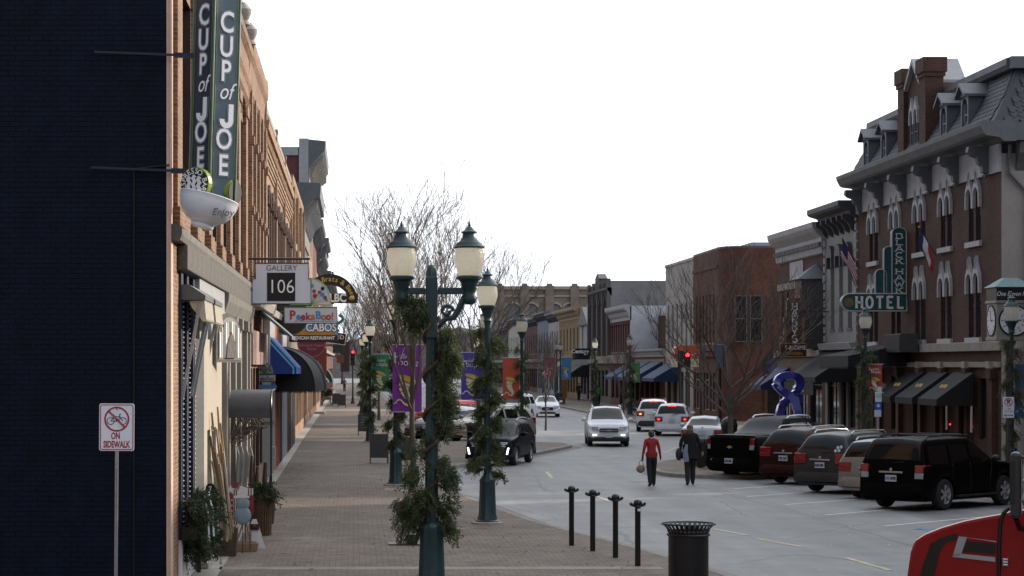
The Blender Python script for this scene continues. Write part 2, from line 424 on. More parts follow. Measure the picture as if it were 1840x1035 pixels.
# worn asphalt: aggregate, tyre-polished lanes, cracks and pale salt stains
def asphalt():
    m = bpy.data.materials.new('asphalt'); m.use_nodes = True
    t = m.node_tree; b = t.nodes['Principled BSDF']; b.inputs['Specular IOR Level'].default_value = .45
    g = t.nodes.new('ShaderNodeTexCoord')
    def noise(sc_, det=6, ro=.6, st=None):
        n = t.nodes.new('ShaderNodeTexNoise'); n.inputs['Scale'].default_value = sc_; n.inputs['Detail'].default_value = det; n.inputs['Roughness'].default_value = ro
        if st:
            mp = t.nodes.new('ShaderNodeMapping'); mp.inputs['Scale'].default_value = st; _lk(t, g.outputs['Object'], mp.inputs['Vector']); _lk(t, mp.outputs['Vector'], n.inputs['Vector'])
        else: _lk(t, g.outputs['Object'], n.inputs['Vector'])
        return n
    a = noise(.5, 9, .7); s_ = noise(1.0, 6, .6, (1.1, .05, 1)); gr = noise(60, 3)
    r1 = t.nodes.new('ShaderNodeValToRGB'); r1.color_ramp.elements[0].position = .3; r1.color_ramp.elements[1].position = .72
    r1.color_ramp.elements[0].color = (.134, .135, .137, 1); r1.color_ramp.elements[1].color = (.222, .224, .227, 1)
    _lk(t, a.outputs['Fac'], r1.inputs['Fac'])
    r2 = t.nodes.new('ShaderNodeMapRange'); r2.inputs['From Min'].default_value = .3; r2.inputs['From Max'].default_value = .7; r2.inputs['To Min'].default_value = .62; r2.inputs['To Max'].default_value = 1.28
    _lk(t, s_.outputs['Fac'], r2.inputs['Value'])
    r3 = t.nodes.new('ShaderNodeMapRange'); r3.inputs['To Min'].default_value = .7; r3.inputs['To Max'].default_value = 1.3; _lk(t, gr.outputs['Fac'], r3.inputs['Value'])
    v = t.nodes.new('ShaderNodeTexVoronoi'); v.feature = 'DISTANCE_TO_EDGE'; v.inputs['Scale'].default_value = .22
    nw = noise(.8, 4); mxv = t.nodes.new('ShaderNodeMix'); mxv.data_type = 'VECTOR'; mxv.inputs['Factor'].default_value = .25
    _lk(t, g.outputs['Object'], mxv.inputs[4]); _lk(t, nw.outputs['Color'], mxv.inputs[5]); _lk(t, mxv.outputs[1], v.inputs['Vector'])
    r4 = t.nodes.new('ShaderNodeMapRange'); r4.inputs['From Max'].default_value = .007; r4.inputs['To Min'].default_value = .55; r4.inputs['To Max'].default_value = 1; _lk(t, v.outputs['Distance'], r4.inputs['Value'])
    p = r2.outputs['Result']
    for q in (r3, r4):
        k = t.nodes.new('ShaderNodeMath'); k.operation = 'MULTIPLY'; _lk(t, p, k.inputs[0]); _lk(t, q.outputs['Result'], k.inputs[1]); p = k.outputs['Value']
    vm = t.nodes.new('ShaderNodeVectorMath'); vm.operation = 'SCALE'; _lk(t, r1.outputs['Color'], vm.inputs[0]); _lk(t, p, vm.inputs['Scale'])
    _lk(t, vm.outputs['Vector'], b.inputs['Base Color'])
    rr = t.nodes.new('ShaderNodeMapRange'); rr.inputs['To Min'].default_value = .5; rr.inputs['To Max'].default_value = .82; _lk(t, s_.outputs['Fac'], rr.inputs['Value']); _lk(t, rr.outputs['Result'], b.inputs['Roughness'])
    bp = t.nodes.new('ShaderNodeBump'); bp.inputs['Strength'].default_value = .35; bp.inputs['Distance'].default_value = .01; _lk(t, gr.outputs['Fac'], bp.inputs['Height']); _lk(t, bp.outputs['Normal'], b.inputs['Normal'])
    return m
ASPH = asphalt()

# ------------------------------------------------------------------ ground, road, pavements
def struct(name, mb, mats, smooth=0, bevel=0):
    o = mb.build(name, mats, None, smooth, bevel); o['kind'] = 'structure'; return o
g = MB(); g.add([(-260, -120, -.15), (260, -120, -.15), (260, 640, -.15), (-260, 640, -.15)], [(0, 1, 2, 3)])
hl_ = MB(); rr_ = random.Random(2); xs_ = [-250 + i * 4 for i in range(126)]; hh_ = [9 + 2.5 * math.sin(x * .021) + 1.5 * math.sin(x * .09) + rr_.uniform(-1.2, 1.2) for x in xs_]
for i in range(125):
    a_, b_ = xs_[i], xs_[i + 1]
    hl_.add([(a_, 585, -.2), (b_, 585, -.2), (b_, 600, hh_[i + 1]), (a_, 600, hh_[i]), (b_, 632, hh_[i + 1] + 2), (a_, 632, hh_[i] + 2)], [(0, 1, 2, 3), (3, 2, 4, 5)])
struct('wooded_hill', hl_, M('bare_woodland', (.085, .075, .066), .95, 0, .5, .8, .9))
struct('ground', g, M('winter_ground', (.10, .09, .07), .95, 0, .3, .4, dirt=.3))
g = MB(); g.add([(-60, -20, -.13), (60, -20, -.13), (60, 600, -.13), (-60, 600, -.13)], [(0, 1, 2, 3)])
struct('road', g, ASPH)

def smooth_path(pts, sub=6):
    """catmull-rom through ground points"""
    P = [Vector((p[0], p[1])) for p in pts]; out = []
    for i in range(len(P) - 1):
        a, b, c, d = P[max(i - 1, 0)], P[i], P[i + 1], P[min(i + 2, len(P) - 1)]
        for k in range(sub):
            t = k / sub
            out.append(.5 * ((2 * b) + (c - a) * t + (2 * a - 5 * b + 4 * c - d) * t * t + (3 * b - a - 3 * c + d) * t ** 3))
    out.append(P[-1]); return out
ROADZ = -.13
LK = smooth_path([(6.9, 20), (6.75, 30), (6.2, 36.8), (5.69, 40.5), (4.95, 44.8), (4.03, 49.6), (3.29, 56), (2.74, 60.9), (2.2, 64.5), (1.95, 68), (2.1, 72), (2.6, 75.6), (3.4, 77.6),
                  (5.2, 82.5), (7.2, 89), (8.9, 95), (9.45, 97.6), (9.2, 99.6), (8.0, 100.3), (5.6, 100.8), (4.0, 102), (3.5, 105), (3.3, 112), (3.2, 150), (3.2, 185), (3.2, 420)])
RK = smooth_path([(17.4, 10), (17.4, 40), (17.4, 60), (17.2, 68), (16.6, 70.4), (14.4, 70.7), (11.76, 70.8), (10.6, 71.4), (10.15, 73), (10.3, 76), (10.9, 79.5), (12.2, 82.6), (14.5, 85), (16.6, 88), (17.4, 93), (17.6, 105), (17.6, 150), (17.6, 420)])
def pavement(name, kerb, xin, mat, sgn):
    """a flat sheet from the building line to the kerb, and the raised kerb stone along it"""
    s_ = MB(); inner = []
    vs_ = []; fs = []
    for i, p in enumerate(kerb):
        vs_ += [(xin, p.y, 0), (p.x - sgn * .15, p.y, 0)]
    # strips run along the kerb order; folds of the bulbs are handled by a triangulated outline instead
    outline = [(xin, kerb[0].y)] + [(p.x - sgn * .0, p.y) for p in kerb] + [(xin, kerb[-1].y)]
    bm = bmesh.new(); vv = [bm.verts.new((x, y, 0)) for x, y in outline]; f = bm.faces.new(vv)
    if f.normal.z < 0: f.normal_flip()
    bm.normal_update()
    if f.normal.z < 0: f.normal_flip()
    bmesh.ops.triangulate(bm, faces=[f])
    me = bpy.data.meshes.new(name); bm.to_mesh(me); bm.free(); me.materials.append(mat); box_uv(me)
    if not mat: pass
    o = put(name, me, None, 0); o['kind'] = 'structure'
    k = MB(); n = len(kerb)
    for i in range(n - 1):
        a, b = kerb[i], kerb[i + 1]; d0 = (kerb[min(i + 1, n - 1)] - kerb[max(i - 1, 0)]).normalized(); d1 = (kerb[min(i + 2, n - 1)] - kerb[i]).normalized()
        q0 = Vector((d0.y, -d0.x)) * sgn; q1 = Vector((d1.y, -d1.x)) * sgn
        A, B = a + q0 * .13, b + q1 * .13; a2, b2 = a - q0 * .05, b - q1 * .05
        k.add([(a2.x, a2.y, .004), (b2.x, b2.y, .004), (B.x - q1.x * .02, B.y - q1.y * .02, .004), (A.x - q0.x * .02, A.y - q0.y * .02, .004), (B.x, B.y, -.02), (A.x, A.y, -.02), (B.x + q1.x * .01, B.y + q1.y * .01, ROADZ - .01), (A.x + q0.x * .01, A.y + q0.y * .01, ROADZ - .01),
               (B.x + q1.x * .45, B.y + q1.y * .45, ROADZ + .004), (A.x + q0.x * .45, A.y + q0.y * .45, ROADZ + .004)],
              [(0, 1, 2, 3), (3, 2, 4, 5), (5, 4, 6, 7)], 0)
        k.add([(B.x, B.y, ROADZ + .005), (A.x, A.y, ROADZ + .005), (B.x + q1.x * .42, B.y + q1.y * .42, ROADZ + .004), (A.x + q0.x * .42, A.y + q0.y * .42, ROADZ + .004)], [(0, 1, 3, 2)], 1)
    ko = struct('kerb', k, [KERB, M('gutter_concrete', (.165, .158, .15), .85, 0, .2, 4, .2, dirt=.5)])
    return o
pavement('pavement', LK, -3.2, PAVE, 1)
pavement('pavement', RK, 60, PAVE, -1)
# concrete apron along the shop fronts, paler bands across the walk with sunlit streaks put into their colour
a = MB(); a.add([(-2.9, 34, .004), (-2.25, 34, .004), (-2.3, 60, .004), (-2.35, 104, .004), (-2.35, 300, .004), (-2.9, 300, .004)], [(0, 1, 2, 3, 4, 5)])
struct('concrete_apron', a, CONC)
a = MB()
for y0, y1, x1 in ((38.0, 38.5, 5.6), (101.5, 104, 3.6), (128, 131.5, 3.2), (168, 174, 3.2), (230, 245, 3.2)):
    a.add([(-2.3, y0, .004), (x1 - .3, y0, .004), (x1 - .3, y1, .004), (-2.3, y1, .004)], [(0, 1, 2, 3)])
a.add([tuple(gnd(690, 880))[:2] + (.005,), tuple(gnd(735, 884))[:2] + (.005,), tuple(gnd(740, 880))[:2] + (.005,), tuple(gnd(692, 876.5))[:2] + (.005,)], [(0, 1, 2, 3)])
struct('painted_sun_band', a, M('painted_sun_pavers', (.23, .205, .18), .85, 0, .2, 5, .3, dirt=.5))
# painted markings
def strip(mb, pts, wd, m=0, z=ROADZ + .006):
    P = [Vector((p[0], p[1])) for p in pts]; n = len(P)
    for i in range(n - 1):
        d = (P[i + 1] - P[i]).normalized(); q = Vector((-d.y, d.x)) * wd / 2
        mb.add([(*(P[i] - q), z), (*(P[i + 1] - q), z), (*(P[i + 1] + q), z), (*(P[i] + q), z)], [(0, 1, 2, 3)] if (d.x * q.y - d.y * q.x) < 0 else [(3, 2, 1, 0)][::1], m)
mk = MB()
for (x, y) in ((1318, 870.5), (1343, 884), (1412, 898), (1482, 916), (1590, 935), (1700, 957)):
    p = gnd(x, y); p2 = (p.x + 5.6 * math.sin(R(46)), p.y + 5.6 * math.cos(R(46))); strip(mk, [(p.x, p.y), p2], .11, 0)
for a_, b_ in (((1068, 882), (1098, 893)), ((982, 841), (992, 852)), ((1062, 820), (1110, 814)), ((1195, 808), (1215, 798)), ((1283, 940), (1342, 951)), ((1360, 957), (1440, 971)), ((1520, 990), (1600, 1012)), ((985, 772), (1010, 770)), ((1040, 752), (1052, 748))):
    strip(mk, [gnd(*a_)[:2], gnd(*b_)[:2]], .12, 1)
for a_, b_ in (((1640, 941), (1760, 938)), ((1650, 939), (1690, 950)), ((1700, 938), (1720, 946)), ((1690, 949), (1740, 944))):
    strip(mk, [gnd(*a_)[:2], gnd(*b_)[:2]], .12, 2)
for k in range(9):
    strip(mk, [(3.4 + .0, 104 + k * 3.9), (8.6, 109.2 + k * 3.9)], .1, 0)
struct('road_markings', mk, [LINEW, LINEY, LINEB])
# tar-sealed cracks, a dark utility patch and a manhole cover
ck = MB()
for pl_, wd_ in ((((1262, 868), (1300, 878), (1345, 890), (1423, 909), (1488, 926), (1580, 952), (1700, 990)), .05), (((980, 900), (1060, 893), (1150, 884), (1215, 872)), .035), (((1010, 960), (1120, 938), (1235, 930), (1330, 905)), .03), (((1330, 1000), (1440, 985), (1600, 1005)), .03), (((930, 860), (985, 872), (1000, 892)), .03)):
    P_ = smooth_path([gnd(*q_)[:2] for q_ in pl_], 5); P_ = [(p_.x + random.gauss(0, .05), p_.y + random.gauss(0, .08)) for p_ in P_]; strip(ck, P_, wd_, 0, ROADZ + .003)
struct('tar_seal', ck, M('tar', (.035, .034, .034), .5, 0, .2))
a_ = gnd(1150, 858); struct('manhole_cover', MB().lathe([(.34, ROADZ + .001), (.34, ROADZ + .007), (0, ROADZ + .008)], 20, (a_.x, a_.y, 0)), M('cast_iron', (.07, .065, .06), .5, .6, .2))
# dead leaves blown over the pavers
lf = MB()
for _ in range(330):
    y = 36 + 45 * random.random() ** 1.6; x = random.uniform(-2.2, 5.2 - max(0, (y - 40) * .12)); s_ = random.uniform(.015, .04); a_ = random.uniform(0, 6)
    lf.add([(x + s_ * math.cos(a_ + q), y + 1.6 * s_ * math.sin(a_ + q), .008 + .012 * (q > 3)) for q in (0, 1.2, 3.1, 4.4)], [(0, 1, 2, 3)], random.randint(0, 1))
o = lf.build('dead_leaves', [M('dry_leaf', (.13, .08, .045), .8), M('dark_leaf', (.05, .035, .025), .8)], None, 0); o['kind'] = 'stuff'; o['label'] = 'dry brown leaves blown over the brick pavers'
# bits of litter and pale chips on the asphalt
lt = MB()
for _ in range(260):
    y = random.uniform(36, 80); x = random.uniform(4.5, 13)
    if y > 62: x = max(x, 4.5 + (y - 62) * .25)
    s_ = random.uniform(.008, .03); a_ = random.uniform(0, 6)
    lt.add([(x + s_ * math.cos(a_ + q), y + 2 * s_ * math.sin(a_ + q), ROADZ + .012 + .004 * (q > 2)) for q in (0, 1.6, 3.1, 4.6)], [(0, 1, 2, 3)])
o = lt.build('road_litter', M('pale_litter', (.4, .39, .36), .8), None, 0); o['kind'] = 'stuff'
o['label'] = 'pale chips and bits of litter scattered on the asphalt'
# mulch bed on the right kerb bulb
mb = MB(); mb.ball((13.2, 74.6, .0), (1.6, 1.5, .16), 14, 6); o = mb.build('mulch_bed', M('bark_mulch', (.07, .05, .035), .95, 0, .4, 25, .9), None, 60); o['kind'] = 'structure'
# ------------------------------------------------------------------ building kit. Local frame: +x out of the facade, +y along the street (left side), z up
def wall_holes(mb, W, z0, z1, holes, rev=.2, m=0, x=0.0, y0=0.0, mr=None):
    ys = sorted({y0, y0 + W} | {q for h in holes for q in h[:2]}); zs = sorted({z0, z1} | {q for h in holes for q in h[2:]})
    for i in range(len(ys) - 1):
        for j in range(len(zs) - 1):
            cy_, cz = (ys[i] + ys[i + 1]) / 2, (zs[j] + zs[j + 1]) / 2
            if any(h[0] < cy_ < h[1] and h[2] < cz < h[3] for h in holes): continue
            mb.add([(x, ys[i], zs[j]), (x, ys[i + 1], zs[j]), (x, ys[i + 1], zs[j + 1]), (x, ys[i], zs[j + 1])], [(0, 1, 2, 3)], m)
    for a, b, c, d in holes:
        r = x - rev
        mb.add([(x, a, c), (x, b, c), (x, b, d), (x, a, d), (r, a, c), (r, b, c), (r, b, d), (r, a, d)],
               [(0, 4, 5, 1), (1, 5, 6, 2), (2, 6, 7, 3), (3, 7, 4, 0)], m if mr is None else mr)
WC = {}
def win_mesh(w_, h, style, fm, gm):
    k = (round(w_, 2), round(h, 2), style, fm.name, gm.name)
    if k in WC: return WC[k]
    f = MB(); t = .055
    f.box(-.05, 0, 0, .03, t, h); f.box(-.05, w_ - t, 0, .03, w_, h); f.box(-.05, t, 0, .03, w_ - t, t); f.box(-.05, t, h - t, .03, w_ - t, h)
    if style in ('sash', 'four'): f.box(-.04, t, h * .5 - .025, .02, w_ - t, h * .5 + .025)
    if style in ('four', 'mull'): f.box(-.035, w_ / 2 - .02, t, .015, w_ / 2 + .02, h - t)
    if style == 'shop':
        f.box(-.035, t, h * .78, .02, w_ - t, h * .78 + .05)
        for q in range(1, max(2, int(w_ / 1.5))): f.box(-.035, w_ * q / max(2, int(w_ / 1.5)) - .02, t, .015, w_ * q / max(2, int(w_ / 1.5)) + .02, h - t)
    p = MB(); p.box(-.03, t - .01, t - .01, -.015, w_ - t + .01, h - t + .01)
    fmesh, pmesh = f.mesh('window', fm), p.mesh('pane', gm)
    WC[k] = (fmesh, pmesh); return WC[k]
def window(b, y, z, w_, h, style='sash', fm=None, gm=None, x=-.12, sill=None, silld=.09):
    f, p = win_mesh(w_, h, style, fm or GREYP, gm or GLASS)
    o = put('window', f, b, 0, 0, (x, y, z)); put('pane', p, o, 0)
    if sill is not None:
        k = ('sill', round(w_, 2), silld, sill.name)
        if k not in WC: WC[k] = MB().box(0, -.08, -.14, silld + .13, w_ + .08, -.002).mesh('sill', sill)
        put('sill', WC[k], o, 0, 0, (0.0, 0, 0))
    return o
def bld(label, Ya, Yb, side=1, X=None, name='brick_building', group=None):
    X = (-2.75 if side > 0 else 23.0) if X is None else X
    b = thing(name, label, 'building', (X, Ya if side > 0 else Yb, 0), 0 if side > 0 else math.pi, group)
    return b
def shell(b, W, H, D, holes, wm, sm=None, rm=None, near='y0', rev=.2, x=0, revm=None):
    """front wall with openings, side and back walls and a flat roof behind a parapet"""
    mb = MB(); wall_holes(mb, W, 0, H, holes, rev, 0, x, 0.0, 3 if revm else None)
    mb.add([(x, 0, 0), (x, 0, H), (-D, 0, H), (-D, 0, 0)], [(0, 1, 2, 3)], 1)
    mb.add([(x, W, 0), (x, W, H), (-D, W, H), (-D, W, 0)], [(3, 2, 1, 0)], 1)
    mb.add([(-D, 0, 0), (-D, 0, H), (-D, W, H), (-D, W, 0)], [(0, 1, 2, 3)], 1)
    mb.add([(x, 0, H), (x, W, H), (-D, W, H), (-D, 0, H)], [(0, 1, 2, 3)], 2)
    return mb.build('wall', [wm, sm or wm, rm or ROOFM, revm or wm], b, 0)
def profile(name, b, W, prof, m, y0=0.0, smooth=0, over=0.0):
    """a moulding: outline in (x, z) run along the facade"""
    mb = MB(); mb.poly([(x, y0 - over, z) for x, z in prof], (0, W + 2 * over, 0)); return mb.build(name, m, b, smooth)
def cornice_prof(z, h, d, x=0.0):
    return [(x - .1, z), (x + .05, z), (x + .05, z + h * .18), (x + d * .35, z + h * .35), (x + d * .45, z + h * .55), (x + d * .9, z + h * .68), (x + d, z + h * .78), (x + d, z + h), (x - .1, z + h)]
def brackets(b, W, z, h, d, n, m, y0=0.0, name='bracket', wd=.16):
    mb = MB(); mb.poly([(0, -wd / 2, 0), (0, -wd / 2, h), (d, -wd / 2, h), (d, -wd / 2, h * .72), (d * .55, -wd / 2, h * .5), (d * .3, -wd / 2, h * .12)], (0, wd, 0)); me = mb.mesh(name, m)
    for i in range(n): put(name, me, b, 0, 0, (0.002, y0 + W * (i + .5) / n, z))
def dentils(b, W, z, s_, n, m, d=.1, name='dentil', x=0.0):
    me = MB().box(x, -s_ / 2, 0, x + d, s_ / 2, s_ * 1.3).mesh(name, m)
    for i in range(n): put(name, me, b, 0, 0, (0.001, W * (i + .5) / n, z))
def awning(name, label, b, y0, W, z, h, d, m, trim=None, side=True, cat=None, x=0.03):
    """sloped fabric awning with end cheeks and a valance"""
    mb = MB(); v = .22
    mb.poly([(x, y0, z + h), (x + d, y0, z + .02), (x + d, y0, z - v), (x + d - .02, y0, z - v), (x + d - .03, y0, z), (x, y0, z + h - .05)], (0, W, 0), 0)
    for yy in (y0 + .005, y0 + W - .015): mb.poly([(x, yy, z + h - .06), (x + d - .04, yy, z - .005), (x + d - .04, yy, z - v), (x, yy, z - v)], (0, .01, 0), 0)
    if trim:
        for q in (.0, .09): mb.poly([(x, y0 - .012, z + h + .012 - q), (x + d + .01, y0 - .012, z + .03 - q * .6), (x + d + .01, y0 - .012, z - v), (x + d - .035, y0 - .012, z - v), (x + d - .035, y0 - .012, z + .0 - q * .6), (x, y0 - .012, z + h - .03 - q)], (0, .011, 0), 1) if q == 0 else None
    o = mb.build(name, [m, trim or m], b, 0)
    if label: o['label'] = label
    return o
def shopfront(b, W, H, bays, fm, gm=None, door=None, base=.55, base_m=None, y0=0.0, x=-.14):
    """returns the holes of a row of shop windows and adds frames, panes"""
    hs = []
    for i, (a, w_) in enumerate(bays):
        z = .08 if door == i else base
        hs.append((y0 + a, y0 + a + w_, z, H)); window(b, y0 + a, z, w_, H - z, 'shop', fm, gm or SHOPGLASS, x)
    return hs
def evenly(n, W, w_, m=.6):
    st = (W - 2 * m) / n
    return [m + st * (i + .5) - w_ / 2 for i in range(n)]

# ================================================================== LEFT SIDE
# ---- corner building: navy painted side wall, red brick front
Y0, Y1 = 33.5, 57.5; W = Y1 - Y0
b = bld('corner building with navy painted brick side wall and sunlit red brick front', Y0, Y1, 1, name='corner_building')
holes = []
ups = [1.9 + 3.55 * i for i in range(6)]
WOOD_SHADE = M('maroon_wood_and_shade', (.045, .016, .012), .6, 0, .3, 6)  # maroon frames; on the reveals the dark colour stands in for shade
for y in ups: holes.append((y, y + 2.2, 5.95, 9.5)); window(b, y, 5.95, 2.2, 3.55, 'four', WOOD_SHADE, GLASS, -.36, STONE)
gh = [(1.75, 4.4, .75, 5.0), (10.1, 11.3, .3, 3.2), (13.6, 15.2, .2, 4.3), (16.2, 17.6, .2, 4.3), (18.8, 20.4, .2, 4.3)]
for (y, y2, z, z2) in gh: window(b, y, z, y2 - y, z2 - z, 'shop', NAVYP, SHOPGLASS, -.02 if y < 3 else -.2)
for y in (1.5, 2.7, 4.1): MB().box(.002, y, .76, .045, y + .42, 4.95).build('navy_surround', NAVYP, b, 0)
shell(b, W, 11.6, 16, holes + gh, BRK_L, BRK_BLUE, rev=.45, revm=WOOD_SHADE)
# pilasters between the upper windows
me = MB().box(0, 0, 5.9, .08, .95, 10.2).box(0, -.06, 9.7, .12, 1.01, 9.95).box(0, -.06, 5.62, .12, 1.01, 5.9).mesh('pilaster', BRK_L)
for i, y in enumerate([.35] + [y + 2.3 for y in ups]): put('pilaster', me, b, 0, 0, (0, y, 0))
# arched brick hoods over the windows
hm = MB()
for k in range(11):
    a0 = 180 - k * 180 / 11; a1 = 180 - (k + 1) * 180 / 11
    pts = [(.002, 1.1 + r_ * math.cos(R(a_)), 9.2 + r_ * .5 * math.sin(R(a_)) + .3) for r_, a_ in ((1.12, a0 - 1), (1.32, a0 - 1), (1.32, a1 + 1), (1.12, a1 + 1))]
    hm.poly(pts, (.09, 0, 0))
me = hm.mesh('window_hood', BRK_L)
for y in ups: put('window_hood', me, b, 0, 0, (0, y, 0))
profile('belt_course', b, W, [(0, 5.38), (.14, 5.38), (.17, 5.46), (.17, 5.56), (.1, 5.62), (0, 5.62)], M('sooty_stone', (.16, .15, .135), .9, 0, .3, 8, .5, dirt=.5))
# rough stone lintel blocks above the shop front
me = MB().box(.002, 0, 4.98, .17, 1.1, 5.37).mesh('stone_lintel', DSTONE)
for i in range(20): put('stone_lintel', me, b, 0, .02, (0, 1.2 + i * 1.13, 0))
profile('fascia_panel', b, 12.4, [(0, 3.95), (.12, 3.95), (.12, 4.97), (0, 4.97)], LGREYP, 4.6)
profile('cornice', b, W, [(0, 10.25), (.06, 10.3), (.08, 10.5), (.14, 10.62), (.15, 10.8), (.06, 10.86), (.06, 11.3), (.16, 11.42), (.17, 11.6), (-.3, 11.62), (-.3, 11.5), (0, 11.5)], BRK_L)
me = MB().lathe([(.07, 0), (.16, .05), (.11, .16), (.17, .3), (.19, .42), (.1, .52), (.03, .6)], 10).mesh('finial', STONE)
for i in range(8): put('finial', me, b, 40, 0, (.12, .5 + i * 3.25, 11.61))
for k in range(3):
    dentils(b, W, 9.98 + k * .0, .16, 48, BRK_L, .1) if k == 0 else None
# navy bricks of the side wall, laid one by one where they show largest
nb = MB()
bw, bh = .2, .068
cnt = 0; bl = []
for r in range(126):
    for c in range(14):
        xx = -.13 - (c + (.5 if r % 2 else 0)) * .21
        bl.append((xx, 0.35 + r * .0762 - .2))
me = MB().box(-.1, -.007, 0, .1, .01, bh).mesh('brick', BRK_BLUE)
singles = set(range(0, len(bl)))
order = sorted(range(len(bl)), key=lambda i: abs(bl[i][1] - 4.2) + abs(bl[i][0] + 1.0) * 1.2)
for q, i in enumerate(order):
    xx, zz = bl[i]; jit = random.uniform(-.004, .003)
    if q < 300: put('brick', me, b, 0, 0, (xx, jit, zz))
    else: nb.box(xx - .1, -.007 + jit, zz, xx + .1, .01, zz + bh)
o = nb.build('brick_courses', BRK_BLUE, b, 0); o['kind'] = 'stuff'
MB().box(-.012, -.05, .2, .01, .35, 9.6).box(-.06, -.03, 0, 0.012, -.008, 9.8).build('painted_sun_corner', M('painted_sun_pink', (.62, .42, .33), .7, 0, .1, 4, .2), b, 0)  # pink strip imitates sunlight on the brick corner
cb = MB(); cb.tube([(-.55, -.03, 0), (-.55, -.03, 6.4), (-.5, -.03, 6.45), (0.0, -.03, 6.5)], .014, 6); cb.build('wall_cable', BLACKM, b)
# cream splayed entry wall with return, doorway posts
sp = MB()
sp.poly([(.01, 4.35, .1), (.2, 4.5, .1), (.2, 4.5, 3.94), (.01, 4.35, 3.94)], (0, .12, 0), 1)
hs = [(5.35, 6.1, .9, 2.35), (7.1, 7.8, .9, 2.35)]
wall_holes(sp, 5.0, .1, 3.94, hs, .3, 0, .2, 4.62)
sp.box(.0, 9.5, .1, .199, 9.62, 3.94, 1); sp.box(-.1, 4.6, .02, .27, 9.7, .1, 0)
sp.build('entry_wall', [CREAM, M('painted_shade_cream', (.36, .34, .30), .65, 0, .08, dirt=.2)], b, 0)  # return faces: cream with shade put into its colour
for h in hs: window(b, h[0], h[2], h[1] - h[0], h[3] - h[2], 'plain', NAVYP, SHOPGLASS, .12)
MB().box(-.3, 1.5, .0, .06, 4.55, .74).build('stall_riser', WHITE, b, 0, .015)
for y in (12.1, 13.1, 15.5, 17.85, 20.7, 22.4):
    MB().box(.002, y, 0.1, .16, y + .42, 4.5).box(.002, y - .04, 4.3, .2, y + .46, 4.55).box(.002, y - .03, .0, .19, y + .45, .5).build('shop_column', M('taupe_column', (.24, .225, .20), .65, 0, .1, dirt=.35), b, 0)
profile('shop_cornice', b, 11.9, [(0, 4.56), (.12, 4.56), (.2, 4.8), (.21, 4.97), (0, 4.97)], M('sooty_stone', ()), 12.0)

# ornament: arched mosaic panel in its frame on the cream wall
t = thing('arched_wall_ornament', 'arched mosaic panel of pale strips in a dark frame on the cream wall', 'wall art', (-2.5 + .14, 40.0, 3.92), R(-14))
ow = 1.55
def archpts(w_, h, x, n=14, z0=0):
    return [(x, -w_ / 2, z0)] + [(x, w_ / 2 * math.cos(R(180 - 180 * i / n)) , z0 + h * .42 + (h * .58) * math.sin(R(180 * i / n)) ** .8) for i in range(n + 1)] + [(x, w_ / 2, z0)]
def mov(p, dz): return [(a, c, d + dz) for a, c, d in p]
MB().poly(mov(archpts(ow, .9, 0), -1.5 + .62), (.05, 0, 0)).build('frame', DSTONE, t, 0)
MB().poly(mov(archpts(ow - .2, .78, .052), -1.5 + .67), (.012, 0, 0)).build('backing', M('mosaic_grey', (.2, .2, .19), .6, 0, .5, 16), t, 0)
for i in range(11):
    y = -.62 + i * .124; hh = .74 * (.42 + .56 * math.sqrt(max(0, 1 - (y / .7) ** 2)))
    MB().box(.066, y - .045, -.80, .085, y + .045, -.80 + hh * .93).build('strip', (WHITE, CREAM, GREYP)[i % 3], t, 0, .006)
MB().poly([(.087, -.3, -.8), (.087, -.26, -.55), (.087, 0, -.32), (.087, .26, -.55), (.087, .3, -.8)], (.02, 0, 0)).build('cottage_motif', DSTONE, t, 0)
t.location = (-2.34, 41.0, 4.42)
# retractable awnings folded up over the two navy windows
for k, (yy, lab) in enumerate(((1.55, 'folded cream awning on long grey arms nearest the navy wall'), (4.1, 'folded cream awning on grey arms beside the cream wall'))):
    t = thing('folded_awning', lab, 'awning', (-2.75, Y0 + yy, 4.52), 0, 'folded awnings over the navy shop windows')
    MB().poly([(.02, 0, 0), (.02, 0, .24), (.16, 0, .24), (.42, 0, .07), (.42, 0, 0)], (0, 2.1, 0)).build('hood', GREYP, t, 0)
    f = MB()
    for i in range(14):
        y = .06 + i * .145; f.poly([(.16, y, -.02), (.4, y, -.0), (.43, y, -.30 - .03 * (i % 2)), (.38, y, -.34), (.2, y, -.12)], (0, .10, 0))
    f.build('folded_fabric', M('cream_canvas', (.48, .45, .36), .85, 0, .1, 10, .3), t, 0)
    for y in (.05, 1.95):
        MB().bar((.34, y, -.02), (.05, y, -1.55), .035, .05).build('arm', LGREYP, t, 0)
# navy shop-window surrounds strung with white lights
t = thing('light_string', 'white fairy lights strung down the edges of the navy shop windows', 'lights', (-2.75, Y0, 0))
for y in (1.72, 3.05, 4.32):
    lb = MB(); lb.tube([(.05, y, .8), (.05, y, 4.6)], .004, 4)
    for i in range(46): lb.ball((.062, y, .85 + i * .081), .014, 5, 4, 1)
    lb.build('strand', [BLACKM, WHITE], t, 30)

